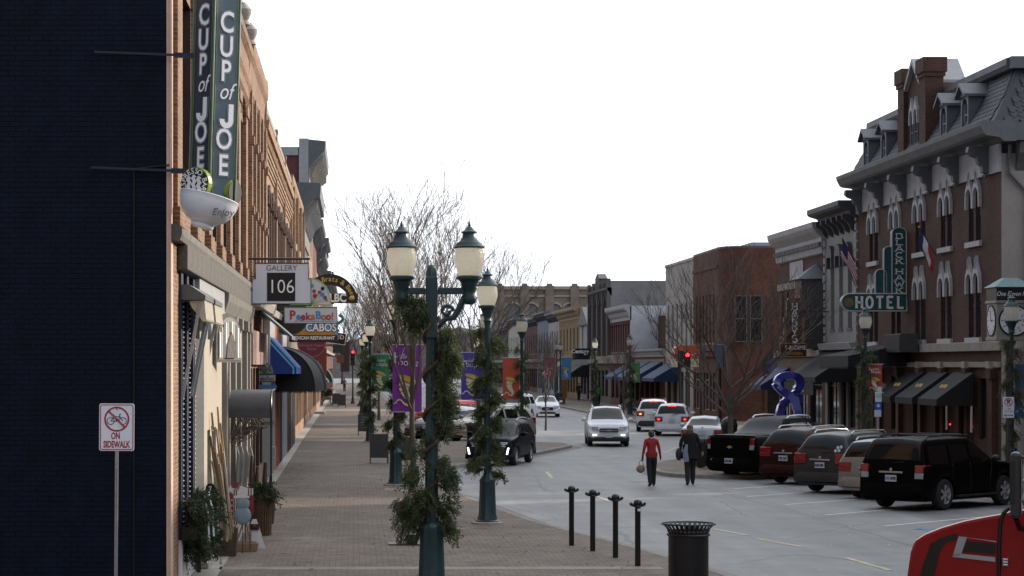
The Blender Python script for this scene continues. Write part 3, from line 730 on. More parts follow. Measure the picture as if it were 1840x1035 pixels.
# ---- second building: tall brick bays
Y0, Y1 = 57.5, 67.5; W = Y1 - Y0
b = bld('tall red brick building with deep narrow window bays behind the gallery sign', Y0, Y1)
ups = evenly(4, W, 1.05, .4); hl = [(y, y + 1.05, 5.8, 10.2) for y in ups]
for y in ups: window(b, y, 5.8, 1.05, 4.4, 'sash', WOOD_SHADE, GLASS, -.38, STONE)
sh = shopfront(b, W, 3.4, [(.5, 2.6), (3.5, 1.2), (5.1, 2.3), (7.7, 1.9)], LGREYP, door=1)
shell(b, W, 11.9, 16, hl + sh, BRK_L, rev=.45, revm=WOOD_SHADE)
for i, y in enumerate([0] + [u + 1.3 for u in ups]):
    MB().box(.002, y + .02, 5.55, .14, y + .52, 10.6).box(.002, y, 7.4, .19, y + .54, 7.6).box(.002, y, 9.2, .19, y + .54, 9.42).build('pilaster', BRK_L, b, 0)
profile('belt_course', b, W, [(0, 5.0), (.35, 5.0), (.42, 5.2), (.42, 5.5), (0, 5.54)], STONE)
profile('cornice', b, W, cornice_prof(10.7, 1.2, .18), BRK_L)
dentils(b, W, 10.45, .15, 26, BRK_L, .1)
profile('sign_fascia', b, W, [(0, 3.5), (.16, 3.5), (.16, 4.4), (0, 4.4)], M('pinkish_panel', (.34, .22, .19), .7), smooth=0)

# ---- long tan brick building with corbelled parapet
Y0, Y1 = 67.5, 96.5; W = Y1 - Y0
b = bld('long tan brick building with corbelled parapet and dark arched windows', Y0, Y1)
ups = evenly(9, W, 1.15, .5); hl = [(y, y + 1.15, 5.9, 8.6) for y in ups]
for y in ups: window(b, y, 5.9, 1.15, 2.7, 'sash', BLACKM, GLASS, -.22, STONE)
bays = [(.5 + i * 2.85, 2.2) for i in range(10)]
sh = shopfront(b, W, 3.1, bays, BLACKM, door=4)
shell(b, W, 11.4, 16, hl + sh, BRK_T, rev=.3)
hm = MB()
for k in range(9):
    a0, a1 = 180 - k * 20, 180 - (k + 1) * 20
    hm.poly([(.002, .575 + r_ * math.cos(R(a_)), 8.45 + r_ * .75 * math.sin(R(a_))) for r_, a_ in ((.6, a0 - 1.5), (.88, a0 - 1.5), (.88, a1 + 1.5), (.6, a1 + 1.5))], (.16, 0, 0))
hm.box(.002, -.3, 5.9, .1, -.06, 8.4).box(.002, 1.21, 5.9, .1, 1.45, 8.4)
me = hm.mesh('window_hood', M('dark_brown_brick', (.10, .06, .045), .85, 0, .3, 12))
for y in ups: put('window_hood', me, b, 0, 0, (0, y, 0))
for k in range(4): profile('corbel_course', b, W, [(0, 9.6 + k * .13), (.04 + k * .035, 9.6 + k * .13), (.04 + k * .035, 9.6 + k * .13 + .11), (0, 9.71 + k * .13)], BRK_T)
dentils(b, W, 10.25, .2, 60, BRK_T, .14)
profile('cornice', b, W, [(0, 10.65), (.18, 10.65), (.2, 10.9), (0, 10.95)], BRK_T)
profile('coping', b, W, [(-.3, 11.3), (.08, 11.3), (.09, 11.46), (-.3, 11.48)], STONE)
me = MB().box(.002, 0, 10.98, .07, .3, 11.28).mesh('parapet_panel', BRK_L)
for i in range(28): put('parapet_panel', me, b, 0, 0, (0, .4 + i * 1.02, 0))
for i, y in enumerate((0.05, 9.4, 19.0, 28.4)):
    MB().box(.002, y, 5.3, .12, y + .55, 11.5 + .5 * (i == 0)).box(.0, y - .06, 11.5 + .5 * (i == 0), .14, y + .61, 11.62 + .5 * (i == 0)).build('pier', BRK_T, b, 0)
profile('belt_course', b, W, [(0, 5.0), (.3, 5.0), (.34, 5.2), (0, 5.25)], STONE)
for i, (y, w_, c) in enumerate(((.1, 4.2, LGREYP), (4.4, 4.0, M('brick_red_paint', (.36, .10, .05), .55, 0, .12, dirt=.3)), (8.5, 3.4, M('charcoal_paint', (.03, .035, .05), .5)), (12, 5.4, LGREYP), (17.6, 5.5, DWOOD), (23.3, 5.5, GREYP))):
    profile('shop_fascia', b, w_, [(.02, 3.2), (.2, 3.2), (.22, 4.9), (.02, 4.95)], c, y)
    for k in range(4):
        MB().box(.002, y + k * (w_ - .3) / 3, .08, .22, y + .3 + k * (w_ - .3) / 3, 3.2).build('shop_column', c, b, 0)
    MB().box(.002, y + .02, 0.02, .14, y + w_ - .02, .62).build('stall_riser', c if c is not LGREYP else CREAM, b, 0)

# ---- plain tan brick building, then the one with a grey bracketed cornice
Y0, Y1 = 96.5, 117; W = Y1 - Y0
b = bld('tan brick building with plain stepped parapet beyond the black dome awning', Y0, Y1)
ups = evenly(6, W, 1.2, .5); hl = [(y, y + 1.2, 5.9, 8.7) for y in ups]
for y in ups: window(b, y, 5.9, 1.2, 2.8, 'sash', BLACKM, GLASS, -.2, STONE)
sh = shopfront(b, W, 3.0, [(.6 + i * 2.85, 2.2) for i in range(7)], BLACKM, door=2)
shell(b, W, 11.7, 16, hl + sh, BRK_T, rev=.28)
profile('cornice', b, W, cornice_prof(10.95, .8, .14), BRK_T); dentils(b, W, 10.9, .2, 40, BRK_T, .1)
profile('belt_course', b, W, [(0, 5.0), (.3, 5.0), (.34, 5.2), (0, 5.25)], STONE)
for i in range(4): MB().box(.002, i * 6.5, 5.3, .22, i * 6.5 + .5, 11.2).build('pier', BRK_T, b, 0)
me = MB().box(.002, -.22, 8.7, .16, 1.42, 9.0).mesh('window_hood', STONE)
for y in ups: put('window_hood', me, b, 0, 0, (0, y, 0))
profile('shop_fascia', b, W, [(.002, 3.1), (.16, 3.1), (.16, 4.2), (.002, 4.2)], DWOOD)

Y0, Y1 = 117, 133; W = Y1 - Y0
b = bld('brick building with heavy grey bracketed cornice beside the maroon gable wall', Y0, Y1)
ups = evenly(5, W, 1.2, .5); hl = [(y, y + 1.2, 5.9, 9.0) for y in ups]
for y in ups: window(b, y, 5.9, 1.2, 3.1, 'sash', BLACKM, GLASS, -.2, STONE)
sh = shopfront(b, W, 3.0, [(.6 + i * 3.0, 2.3) for i in range(5)], BLACKM, door=2)
shell(b, W, 12.0, 16, hl + sh, BRK_T, rev=.28)
profile('cornice', b, W, [(0, 10.0), (.12, 10.0), (.16, 11.6), (.7, 12.2), (1.0, 12.3), (1.05, 13.0), (.9, 13.05), (-.4, 13.1), (-.4, 11.9), (0, 11.9)], GREYP)
brackets(b, W, 10.6, 1.6, .85, 9, LGREYP)
profile('belt_course', b, W, [(0, 5.0), (.3, 5.0), (.34, 5.2), (0, 5.25)], STONE)
me = MB().poly([(.002, -.25, 8.9), (.002, .6, 9.45), (.002, 1.45, 8.9), (.002, 1.45, 9.15), (.002, .6, 9.75), (.002, -.25, 9.15)], (.15, 0, 0)).mesh('window_hood', LGREYP)
for y in ups: put('window_hood', me, b, 0, 0, (0, y, 0))

Y0, Y1 = 133, 150; W = Y1 - Y0
b = bld('tallest building of the left row with maroon side wall and projecting grey cornice', Y0, Y1)
ups = evenly(5, W, 1.3, .6); hl = [(y, y + 1.3, z, z + 2.8) for y in ups for z in (5.9, 10.4)]
for h in hl: window(b, h[0], h[2], 1.3, 2.8, 'sash', BLACKM, GLASS, -.2, STONE)
sh = shopfront(b, W, 3.0, [(.6 + i * 3.2, 2.4) for i in range(5)], BLACKM, door=2)
shell(b, W, 16.5, 16, hl + sh, BRK_T, M('maroon_render', (.115, .035, .033), .75, 0, .15, 2, dirt=.2), rev=.28)
MB().box(-.5, -.12, 9, .06, -.002, 17.0).build('corner_pilaster', LGREYP, b, 0)
MB().box(-16, -.1, 16.0, -.55, .3, 16.45).build('gable_coping', LGREYP, b, 0)
profile('cornice', b, W, [(0, 14.3), (.1, 14.3), (.15, 15.3), (.6, 15.8), (1.05, 16.3), (1.1, 16.85), (-.3, 17.0), (-.3, 16.3), (0, 16.3)], GREYP)
brackets(b, W, 14.6, 1.5, .95, 10, STONE)
profile('belt_course', b, W, [(0, 5.0), (.3, 5.0), (.34, 5.2), (0, 5.25)], STONE)

ROW = [(150, 166, 13.2, BRK_M, 'maroon brick building in the far left row with tan trim'), (166, 186, 11.8, BRK_T, 'low tan brick shop in the far left row with a flat parapet'),
       (186, 204, 14.0, BRK_O, 'far orange brick building with a dark cornice on the left row'), (204, 230, 12.0, BRK_D, 'brown brick shop building near the left end of the street'), (230, 300, 13.0, BRK_M, 'last long maroon brick block of the left row')]
for Y0, Y1, H, wm, lab in ROW:
    W = Y1 - Y0; b = bld(lab, Y0, Y1); n = int(W / 3.3); ups = evenly(n, W, 1.2, .5)
    hl = [(y, y + 1.2, 5.6, 8.2) for y in ups]
    for y in ups: window(b, y, 5.6, 1.2, 2.6, 'sash', BLACKM, GLASS, -.18, STONE)
    sh = shopfront(b, W, 3.0, [(.6 + i * 3.2, 2.4) for i in range(int((W - 1) / 3.2))], BLACKM)
    shell(b, W, H, 16, hl + sh, wm, rev=.25)
    profile('cornice', b, W, cornice_prof(H - 1.0, 1.1, .7), GREYP); brackets(b, W, H - 1.4, .9, .5, n * 2, GREYP)
    profile('belt_course', b, W, [(0, 4.6), (.25, 4.6), (.3, 4.85), (0, 4.9)], STONE)
t = thing('roof_tank', 'grey box-like rooftop plant room above the far left row', 'plant room', (-5.2, 240, 13.05))
MB().box(-1.5, 0, 0, 2.4, 4, 2.8).build('housing', LGREYP, t, 0); MB().box(-1.6, -.1, 2.801, 2.5, 4.1, 3.3).build('lid', GREYP, t, 0)

# ---- unseen blocks beside and behind the viewpoint, added to shut out sky and sun
for X_, Y0, Y1, H, wm, lab, sd in ((23.5, 4, 69, 11.5, BRK_M, 'unseen maroon brick block across the side street, added right of the view for its shade', -1), (23.5, -60, 3.5, 12.5, BRK_D, 'unseen brown brick block added behind the viewpoint on the right to block sky', -1), (-3.0, -60, 14, 13, BRK_T, 'unseen tan brick block added behind the viewpoint on the left to block sky', 1)):
    W = Y1 - Y0; b = bld(lab, Y0, Y1, sd, X_); n = int(W / 4); hl = [(y, y + 1.3, 5.4, 8.2) for y in evenly(n, W, 1.3)] + [(y, y + 2.6, .6, 3.2) for y in evenly(n, W, 2.6)]
    for h in hl: window(b, h[0], h[2], h[1] - h[0], h[3] - h[2], 'sash', BLACKM, GLASS, -.18)
    shell(b, W, H, 16, hl, wm, rev=.25); profile('cornice', b, W, cornice_prof(H - 1, 1.1, .5), GREYP)
# ================================================================== RIGHT SIDE (local +y runs towards the camera)
# ---- hotel
Y0, Y1 = 79.0, 101.5; W = Y1 - Y0
b = bld('dark brown brick hotel with slate mansard roof and white pointed window hoods', Y0, Y1, -1, name='hotel_building')
OGEE = [(-.47, -.40), (-.47, .0), (-.4, .3), (-.22, .5), (-.08, .72), (0, .98), (.08, .72), (.22, .5), (.4, .3), (.47, .0), (.47, -.40), (.36, -.40), (.34, .0)] + [(.34 * math.cos(R(a)), .34 * math.sin(R(a))) for a in (20, 45, 70, 90, 110, 135, 160)] + [(-.34, .0), (-.36, -.40)]
hood = MB().poly([(.003, u, v) for u, v in OGEE], (.12, 0, 0)).mesh('window_hood', M('limestone_hood', (.47, .47, .46), .75, 0, .1, 8, .2, dirt=.3))
key = MB().poly([(.124, -.05, .5), (.124, .05, .5), (.124, .04, .9), (.124, -.04, .9)], (.03, 0, 0)).mesh('keystone', STONE)
cols = [Y1 - y for y in (82.4, 86.35, 90.3, 94.35, 98.4)]
hl = []; sp = .88
arch = MB()
for a0 in range(0, 180, 20):   # brick filling above the round window heads
    pass
for y in cols:
    for z, h in ((4.5, 2.35), (8.05, 1.95)):
        for s_ in (-.47, .47):
            c = y + s_; hl.append((c - .33, c + .33, z, z + h)); window(b, c - .33, z, .66, h, 'sash', M('navy_sash', (.03, .04, .075), .5), BLUEGLASS, -.14); bh_ = random.uniform(.25, .6) * h; MB().box(-.152, c - .27, z + h - bh_, -.146, c + .27, z + h - .06).build('blind', (M('blind_grey', (.16, .17, .20), .8), M('blind_dark', (.07, .075, .09), .8))[random.randint(0, 1)], b, 0)
            put('window_hood', hood, b, 0, 0, (0, c, z + h - .32)); put('keystone', key, b, 0, 0, (0, c, z + h - .32))
            pts = [(c - .33, z + h)] + [(c + .33 * math.cos(R(a)), z + h - .33 + .33 * math.sin(R(a))) for a in range(180, 89, -15)]
            pts2 = [(c + .33, z + h)] + [(c + .33 * math.cos(R(a)), z + h - .33 + .33 * math.sin(R(a))) for a in range(0, 91, 15)]
            for q in (pts, pts2): arch.poly([(-.02, u, v) for u, v in q], (-.11, 0, 0))
        MB().box(.003, y - .98, z - .2, .12, y + .98, z - .002).build('sill', M('limestone_hood', ()), b, 0)
arch.build('arch_infill', BRK_D, b, 0)
gb = [(Y1 - 81.9, 1.0), (Y1 - 84.6, 1.5), (Y1 - 88.0, 1.5), (Y1 - 91.5, 1.6), (Y1 - 95.2, 1.6), (Y1 - 98.5, 1.6), (Y1 - 101, 1.4)]
sh = shopfront(b, W, 3.0, gb, BLACKM, door=3, base=.75)
shell(b, W, 11.0, 16, hl + sh, BRK_D, M('greige_painted_brick', (.27, .26, .235), .7, 0, .08, 5, .25, dirt=.25), rev=.2)
for y in [Y1 - q for q in (79.75, 82.95, 86.4, 89.8, 93.4, 97.0, 100.0)]:
    MB().box(.003, y - .22, .02, .2, y + .22, 3.35).box(.003, y - .3, 3.0, .28, y + .3, 3.34).build('pier', DWOOD if y < 12 else BRK_D, b, 0)
    MB().box(.004, y - .2, 3.36, .3, y + .2, 3.62).build('pier_cap', STONE, b, 0)
profile('belt_course', b, W - .1, [(.003, 4.0), (.22, 4.0), (.24, 4.3), (.003, 4.34)], STONE, .05)
profile('belt_course', b, W - .1, [(.003, 3.4), (.16, 3.4), (.18, 3.58), (.003, 3.6)], STONE, .05)
# cornice with paired brackets and pendants
profile('frieze', b, W + .0, [(.003, 10.35), (.1, 10.35), (.1, 11.35), (.003, 11.35)], LGREYP, .0)
profile('cornice', b, W + .8, [(-.3, 11.36), (.14, 11.36), (.3, 11.5), (.75, 11.56), (.85, 11.64), (.98, 11.9), (1.0, 12.05), (-.3, 12.12)], GREYP, -.0)
MB().box(-16, W + .003, 11.4, .0, W + .75, 12.04).build('side_cornice', GREYP, b, 0)
br = MB(); wd = .34
br.poly([(0, -wd / 2, 0), (0, -wd / 2, 1.0), (.72, -wd / 2, 1.0), (.75, -wd / 2, .8), (.6, -wd / 2, .66), (.42, -wd / 2, .6), (.36, -wd / 2, .4), (.24, -wd / 2, .3), (.2, -wd / 2, .08)], (0, wd, 0))
for s_ in (-.1, .1): br.lathe([(.03, -.16), (.05, -.1), (.05, 0)], 8, (.1, s_, 0))
me = br.mesh('bracket', GREYP)
for y in [Y1 - q for q in (80.4, 84.35, 88.3, 92.3, 96.4, 100.4)]: put('bracket', me, b, 0, 0, (.102, y, 10.36))
side = MB(); side.poly([(-.2, W, 0), (-.2, W, 1.0), (-.2, W + .6, 1.0), (-.2, W + .5, .6), (-.2, W + .2, .3)], (-.3, 0, 0)); me = side.mesh('bracket', GREYP)
for x in (-.3, -1.6, -4, -7): put('bracket', me, b, 0, 0, (x, .002, 10.38))
MB().tube([(-.25, W + .15, 11.3), (-.25, W + .1, 10.3), (-.9, W + .08, 9.6), (-.9, W + .08, .2)], .06, 8).build('downspout', GREYP, b)
# mansard
SL = M('grey_slate', (.034, .037, .046), .6, 0, .3, 5, .2, dirt=.3)
ms = MB(); zt = 14.15; ins = 1.15
ms.add([(.35, 0, 12.1), (.35, W + .3, 12.1), (.35 - ins, W + .3 - ins, zt), (.35 - ins, 0, zt), (-16, W + .3, 12.1), (-16, W + .3 - ins, zt), (-16, 0, zt), (-16, 0, 12.1)],
       [(0, 1, 2, 3), (1, 4, 5, 2), (3, 2, 5, 6), (0, 3, 6, 7)])
ms.build('mansard_roof', SL, b, 0)
profile('roof_coping', b, W - .7, [(-1.1, 14.1), (-.5, 14.1), (-.4, 14.25), (-.42, 14.5), (-1.1, 14.55)], GREYP, -.1)
MB().box(-16, W - .86, 14.1, -.5, W - .5, 14.52).build('side_roof_coping', GREYP, b, 0)
tile = MB().poly([(-.13, 0, .0), (-.13, 0, -.16), (-.07, 0, -.26), (0, 0, -.3), (.07, 0, -.26), (.13, 0, -.16), (.13, 0, 0)], (0, .018, 0)).mesh('shingle', SL)
cnt = 0; rest = MB(); TH = math.atan2(ins, zt - 12.1); sl_len = math.hypot(ins, zt - 12.1)
for r in range(11):       # end slope, facing the camera
    for c in range(26):
        if cnt >= 280: break
        f_ = (r + 1) / 11.3; x = -.05 - ins * f_ - c * .262 - (.131 if r % 2 else 0)
        put('shingle', tile, b, 0, 0, (x, W + .3 - ins * f_ + .012, 12.12 + (zt - 12.1) * f_), rot=(TH + .07, 0, 0)); cnt += 1
for r in range(11):       # street slope, joined
    for c in range(84):
        f_ = (r + 1) / 11.3; y = .2 + c * .262 + (.131 if r % 2 else 0)
        if y > W + .25 - ins * f_: continue
        z = 12.12 + (zt - 12.1) * f_; x = .35 - ins * f_ + .012; dz = .3 * math.cos(TH); dx = .3 * math.sin(TH)
        rest.add([(x, y - .13, z), (x + dx * .55 + .015, y - .13, z - dz * .55), (x + dx + .02, y, z - dz), (x + dx * .55 + .015, y + .13, z - dz * .55), (x, y + .13, z)], [(0, 1, 2, 3, 4)])
o = rest.build('shingle_field', SL, b, 0); o['kind'] = 'stuff'
# dormers
def dormer(y):
    d = MB()
    d.box(-1.6, -.5, -.1, .02, -.36, 1.35).box(-1.6, .36, -.1, .02, .5, 1.35).box(-1.6, -.36, -.1, .0, .36, .04)
    d.poly([(.02, -.36, 1.35), (.02, -.36, 1.0)] + [(.02, .32 * math.cos(R(a)), 1.0 + .27 * math.sin(R(a))) for a in range(180, -1, -20)] + [(.02, .36, 1.0), (.02, .36, 1.35)], (-.15, 0, 0))
    o = d.build('dormer', GREYP, b, 0, 0, (.22, y, 12.14))
    r_ = MB(); r_.poly([(.24, -.66, 1.28), (.24, 0, 1.72), (.24, .66, 1.28), (.24, .66, 1.38), (.24, 0, 1.84), (.24, -.66, 1.38)], (-2.0, 0, 0)); r_.poly([(.08, -.56, 1.33), (.08, 0, 1.68), (.08, .56, 1.33)], (-.1, 0, 0)); r_.build('dormer_roof', M('lead_grey', (.11, .115, .13), .5, .1, .15, dirt=.3), o, 0)
    f, p = win_mesh(.72, 1.26, 'sash', LGREYP, BLUEGLASS); q = put('dormer_window', f, o, 0, 0, (-.08, -.36, .03))
    put('dormer_pane', M_PANE, o, 0, 0, (-.08, -.36, .03))
M_PANE = win_mesh(.72, 1.26, 'sash', LGREYP, BLUEGLASS)[1]
for y in (Y1 - 82.9, Y1 - 85.9, Y1 - 95.6, Y1 - 98.9): dormer(y)
# gable pavilion with two chimneys
yc = Y1 - 90.6
gp = MB(); gp.poly([(.12, yc - 1.5, 12.0), (.12, yc - 1.5, 14.6), (.12, yc, 15.75), (.12, yc + 1.5, 14.6), (.12, yc + 1.5, 12.0)], (-1.5, 0, 0)); o = gp.build('gable', BRK_D, b, 0)
rr = MB(); rr.poly([(.3, yc - 1.2, 14.75), (.3, yc, 15.72), (.3, yc + 1.2, 14.75), (.3, yc + 1.2, 14.95), (.3, yc, 15.95), (.3, yc - 1.2, 14.95)], (-1.9, 0, 0)); rr.build('gable_coping', LGREYP, o, 0)
for s_ in (-.34, .34):
    put('gable_hood', hood, o, 0, 0, (.12, yc + s_ , 13.6)).scale = (1, .72, .8)
    f, p = win_mesh(.44, 1.5, 'sash', GREYP, BLUEGLASS); q = put('gable_window', f, o, 0, 0, (.16, yc + s_ - .22, 12.2)); 
    put('gable_pane', p, o, 0, 0, (.16, yc + s_ - .22, 12.2))
for s_ in (-1, 1):
    y = yc + s_ * 1.75
    MB().box(-.42, y - .5, 12.0, .3, y + .5, 14.95).box(-.48, y - .57, 14.95, .36, y + .57, 15.12).box(-.54, y - .63, 15.12, .42, y + .63, 15.7).build('chimney', BRK_D, b, 0)
# ground-floor fabric awnings with gold script
BLKF = M('black_canvas', (.012, .012, .014), .8, 0, .3, 12)
for k, yc_ in enumerate((Y1 - 83.2, Y1 - 86.8, Y1 - 90.3)):
    o = awning('shop_awning', None, b, yc_ - 1.35, 2.7, 2.2, 1.0, 1.35, BLKF, x=.21)
    sq = MB()
    for i in range(9): sq.tube([(.62 + .25 + .02 * math.sin(i), yc_ - .5 + i * .11, 2.72 + .03), (.78 + .22, yc_ - .44 + i * .11, 2.58 + .03)], .014, 4)
    sq.build('gold_script', GOLD, o, 0)
MB().box(.2, Y1 - 97.5, 3.42, 2.6, Y1 - 91.8, 3.86).poly([(2.6, Y1 - 97.5, 3.86), (.2, Y1 - 97.5, 4.35), (.2, Y1 - 97.5, 3.86)], (0, 5.7, 0)).build('entrance_canopy', M('black_canvas', ()), b, 0)
val = MB()
for i in range(22): val.poly([(2.604, Y1 - 97.4 + i * .255, 3.42), (2.604, Y1 - 97.28 + i * .255, 3.3), (2.604, Y1 - 97.16 + i * .255, 3.42)], (.012, 0, 0))
val.build('canopy_valance', BLKF, b, 0)
ac = MB(); ac.box(.3, Y1 - 92.2, 4.0, 1.0, Y1 - 89.5, 4.75)
for i in range(18): ac.box(1.0, Y1 - 92.15 + i * .15, 4.04, 1.05, Y1 - 92.08 + i * .15, 4.7)
ac.build('ribbed_roof_vent', M('dark_ribbed_metal', (.06, .06, .06), .5), b, 0)
me = MB().ball((0, 0, 0), .2, 14, 10).mesh('globe_lamp', WHITE)
for q in (90.2, 93.9): put('globe_lamp', me, b, 40, 0, (.62, Y1 - q, 2.55))
for q in (82.6, 85.6): MB().ball((.06, Y1 - q, 1.2), .035, 8, 6).build('red_lamp', M('red_glow', (.9, .03, .03), .4, emit=3), b, 40)
for q in (82.0, 85.4): MB().box(.24, Y1 - q, 1.0, .28, Y1 - q + .14, 2.3).build('string_light_column', WHITE, b, 0)

# hotel blade sign
t = thing('hotel_sign', 'stepped green hotel blade sign with vertical and horizontal ivory lettering', 'sign', (23.0, 92.6, 0))
GREEN = M('deep_green_enamel', (.014, .085, .095), .35, 0, .12, dirt=.25)
EDGE = M('ivory_sign_edge', (.5, .47, .38), .5)
S = 92.6 / FPX
def sx(px): return (px - VX) * S - 23.0
def sz(py): return EYE - (py - VY) * S
def roundtop(x0, x1, z0, z1, n=8):
    r_ = (x1 - x0) / 2; c = (x0 + x1) / 2
    return [(x0, 0, z0)] + [(c + r_ * math.cos(R(180 - 180 * i / n)), 0, z1 - r_ * .8 + r_ * .8 * math.sin(R(180 * i / n))) for i in range(n + 1)] + [(x1, 0, z0)]
for (x0, x1, z0, z1, th, nm) in ((1601, 1627, 530, 409, .34, 'vertical_panel'), (1587, 1606, 530, 443, .26, 'step_panel'), (1572, 1592, 530, 484, .2, 'step_panel')):
    mb = MB(); pts = roundtop(sx(x0), sx(x1), sz(z0), sz(z1)); mb.poly([(a, -th / 2, c) for a, _, c in pts], (0, th, 0), 0); o = mb.build(nm, GREEN, t, 0)
    if nm == 'vertical_panel': vp = o
    e = MB(); q = [(a, -th / 2 - .01, c) for a, _, c in pts]; e.tube(q, .028, 5); e.build('edge_trim', EDGE, o)
mb = MB(); x0, x1, z0, z1 = sx(1510), sx(1627), sz(559), sz(528); hh = (z1 - z0) / 2; zc = (z0 + z1) / 2
pts = [(x1, 0, z0), (x1, 0, z1)] + [(x0 + hh + hh * math.cos(R(a)), 0, zc + hh * math.sin(R(a))) for a in range(90, 271, 20)]
mb.poly([(a, -.22, c) for a, _, c in pts], (0, .44, 0)); o = mb.build('horizontal_panel', GREEN, t, 0)
e = MB(); e.tube([(a, -.23, c) for a, _, c in pts + pts[:1]], .03, 5); e.build('edge_trim', EDGE, o)
MB().disc((x0 + hh * .85, -.232, zc), hh * .55, 'y', .02, 20).build('end_medallion', M('dim_gold', (.20, .13, .05), .5), o, 0)
lw = (x1 - x0 - hh * 1.6) / 5
for i, ch in enumerate('HOTEL'): slab(MB(), ch, 0, 0, 0, lw * .82, .50, .27).build('letter', IVORY, o, 0, 0, (x0 + hh * 1.55 + i * lw, -.232, zc - .25))
zz = sz(420) - .22
for i, ch in enumerate('BLACK HAWK'):
    if ch != ' ': slab(MB(), ch, 0, 0, 0, .40, .225, .26).build('letter', IVORY, vp, 0, 0, (sx(1604.5) + .02, -.182, zz))
    zz -= .262 if ch != ' ' else .16
for z in (sz(540), sz(430)): MB().bar((sx(1625), 0, z), (.0, 0, z), .08, .08).build('mounting_arm', BLACKM, t, 0)

# clock on the corner in front of the hotel
t = thing('street_clock', 'four-faced corner clock with green hip roof and white dials', 'clock', (at(1813, 555, 70).x, 70, 0))
cx = 0; zf = EYE - (567 - VY) * 70 / FPX
MB().box(-.72, -.72, zf - .78, .72, .72, zf - .64).box(-.68, -.68, zf - .64, .68, .68, zf + .68).box(-.74, -.74, zf + .68, .74, .74, zf + .78).build('case', M('bronze_case', (.30, .29, .25), .5, .2, .1), t, 0, .015)
MB().box(-.69, -.69, zf + .79, .69, .69, zf + 1.3).build('name_board', M('black_board', (.015, .018, .02), .4), t, 0)
rf = MB(); a_ = .78; rf.add([(-a_, -a_, zf + 1.31), (a_, -a_, zf + 1.31), (a_, a_, zf + 1.31), (-a_, a_, zf + 1.31), (-.25, -.25, zf + 1.68), (.25, -.25, zf + 1.68), (.25, .25, zf + 1.68), (-.25, .25, zf + 1.68)], [(3, 2, 1, 0), (4, 5, 6, 7), (0, 1, 5, 4), (1, 2, 6, 5), (2, 3, 7, 6), (3, 0, 4, 7)]); rf.build('hip_roof', M('verdigris_green', (.05, .15, .16), .5, 0, .2), t, 0)
text('One Eleven Main', .26, IVORY, t, (0.0, -.70, zf + 1.04), sx=.78, shear=.35)
for ang in (0, 1, 3):
    T = Matrix.Rotation(-ang * math.pi / 2, 4, 'Z')
    f = MB(T); f.disc((0, -.69, zf), .56, 'y', -.02, 28); o = f.build('dial', WHITE, t, 0)
    k = MB(T); k.lathe([(.55, 0), (.61, 0)], 28)
    k.v = []; k.f = []; k.m = []
    for j in range(28):
        a0, a1 = 2 * math.pi * j / 28, 2 * math.pi * (j + 1) / 28
        k.poly([(.56 * math.cos(a0), -.691, zf + .56 * math.sin(a0)), (.62 * math.cos(a0), -.691, zf + .62 * math.sin(a0)), (.62 * math.cos(a1), -.691, zf + .62 * math.sin(a1)), (.56 * math.cos(a1), -.691, zf + .56 * math.sin(a1))], (0, -.03, 0))
    k.build('dial_rim', BLACKM, o, 0)
    h = MB(T); h.bar((0, -.72, zf), (-.02, -.72, zf + .38), .03, .008, up=(0, 1, 0)); h.bar((0, -.725, zf), (.27, -.725, zf + .02), .04, .008, up=(0, 1, 0)); h.build('hands', BLACKM, o, 0)
    n = MB(T)
    for hn in range(12):
        a0 = R(90 - hn * 30); n.bar((.42 * math.cos(a0), -.713, zf + .42 * math.sin(a0)), (.5 * math.cos(a0), -.713, zf + .5 * math.sin(a0)), .03, .006, up=(0, 1, 0))
    n.build('hour_marks', BLACKM, o, 0)
    if ang == 0:
        for hn in range(1, 13): text(str(hn), .15, BLACKM, o, (.35 * math.sin(R(hn * 30)), -.714, zf + .35 * math.cos(R(hn * 30))), ext=.002, name='numeral')
MB().lathe([(.3, -1.05), (.3, -.7), (.2, -.6), (.13, -.4), (.12, zf - 1.1), (.2, zf - 1.0), (.3, zf - .78)], 16).build('column', BLACKM, t)
t.scale = (.8, .8, .8); t.location.z = .84
# small brick-paved corner bed below it is hidden by the cars

# ---- narrow grey building
Y0, Y1 = 101.5, 108.5; W = Y1 - Y0
b = bld('narrow grey painted building with black cornice and dark window hoods', Y0, Y1, -1, name='narrow_building')
ups = evenly(3, W, .8, .7); hl = [(y, y + .8, 5.2, 8.6) for y in ups]
for y in ups: window(b, y, 5.2, .8, 3.4, 'sash', GREYP, GLASS, -.18, GREYP)
sh = shopfront(b, W, 3.0, [(.5, 2.6), (3.5, 1.1), (5.0, 1.5)], BLACKM, door=1)
shell(b, W, 10.6, 16, hl + sh, M('dull_grey_plaster', (.25, .25, .24), .7, 0, .08, 3, .1, dirt=.3), rev=.25)
profile('cornice', b, W, cornice_prof(10.0, 1.0, .9), M('charcoal_trim', (.06, .062, .066), .6, 0, .2)); brackets(b, W, 9.6, .8, .6, 6, M('charcoal_trim', ()))
me = MB().poly([(.002, -.2, 8.1), (.002, -.2, 8.7)] + [(.002, .4 + .6 * math.cos(R(a)), 8.7 + .5 * math.sin(R(a))) for a in range(180, -1, -30)] + [(.002, 1.0, 8.1), (.002, .85, 8.1), (.002, .85, 8.62), (.002, -.05, 8.62), (.002, -.05, 8.1)], (.2, 0, 0)).mesh('window_hood', M('charcoal_trim', ()))
for y in ups: put('window_hood', me, b, 0, 0, (0, y, 0))
me = MB().box(.003, -.13, 0, .1, .13, .3).mesh('quoin', LGREYP)
for y in (.14, W - .14):
    for i in range(14): put('quoin', me, b, 0, .015, (0, y, 4.6 + i * .42))
profile('belt_course', b, W, [(0, 4.2), (.3, 4.2), (.4, 4.5), (0, 4.55)], LGREYP)
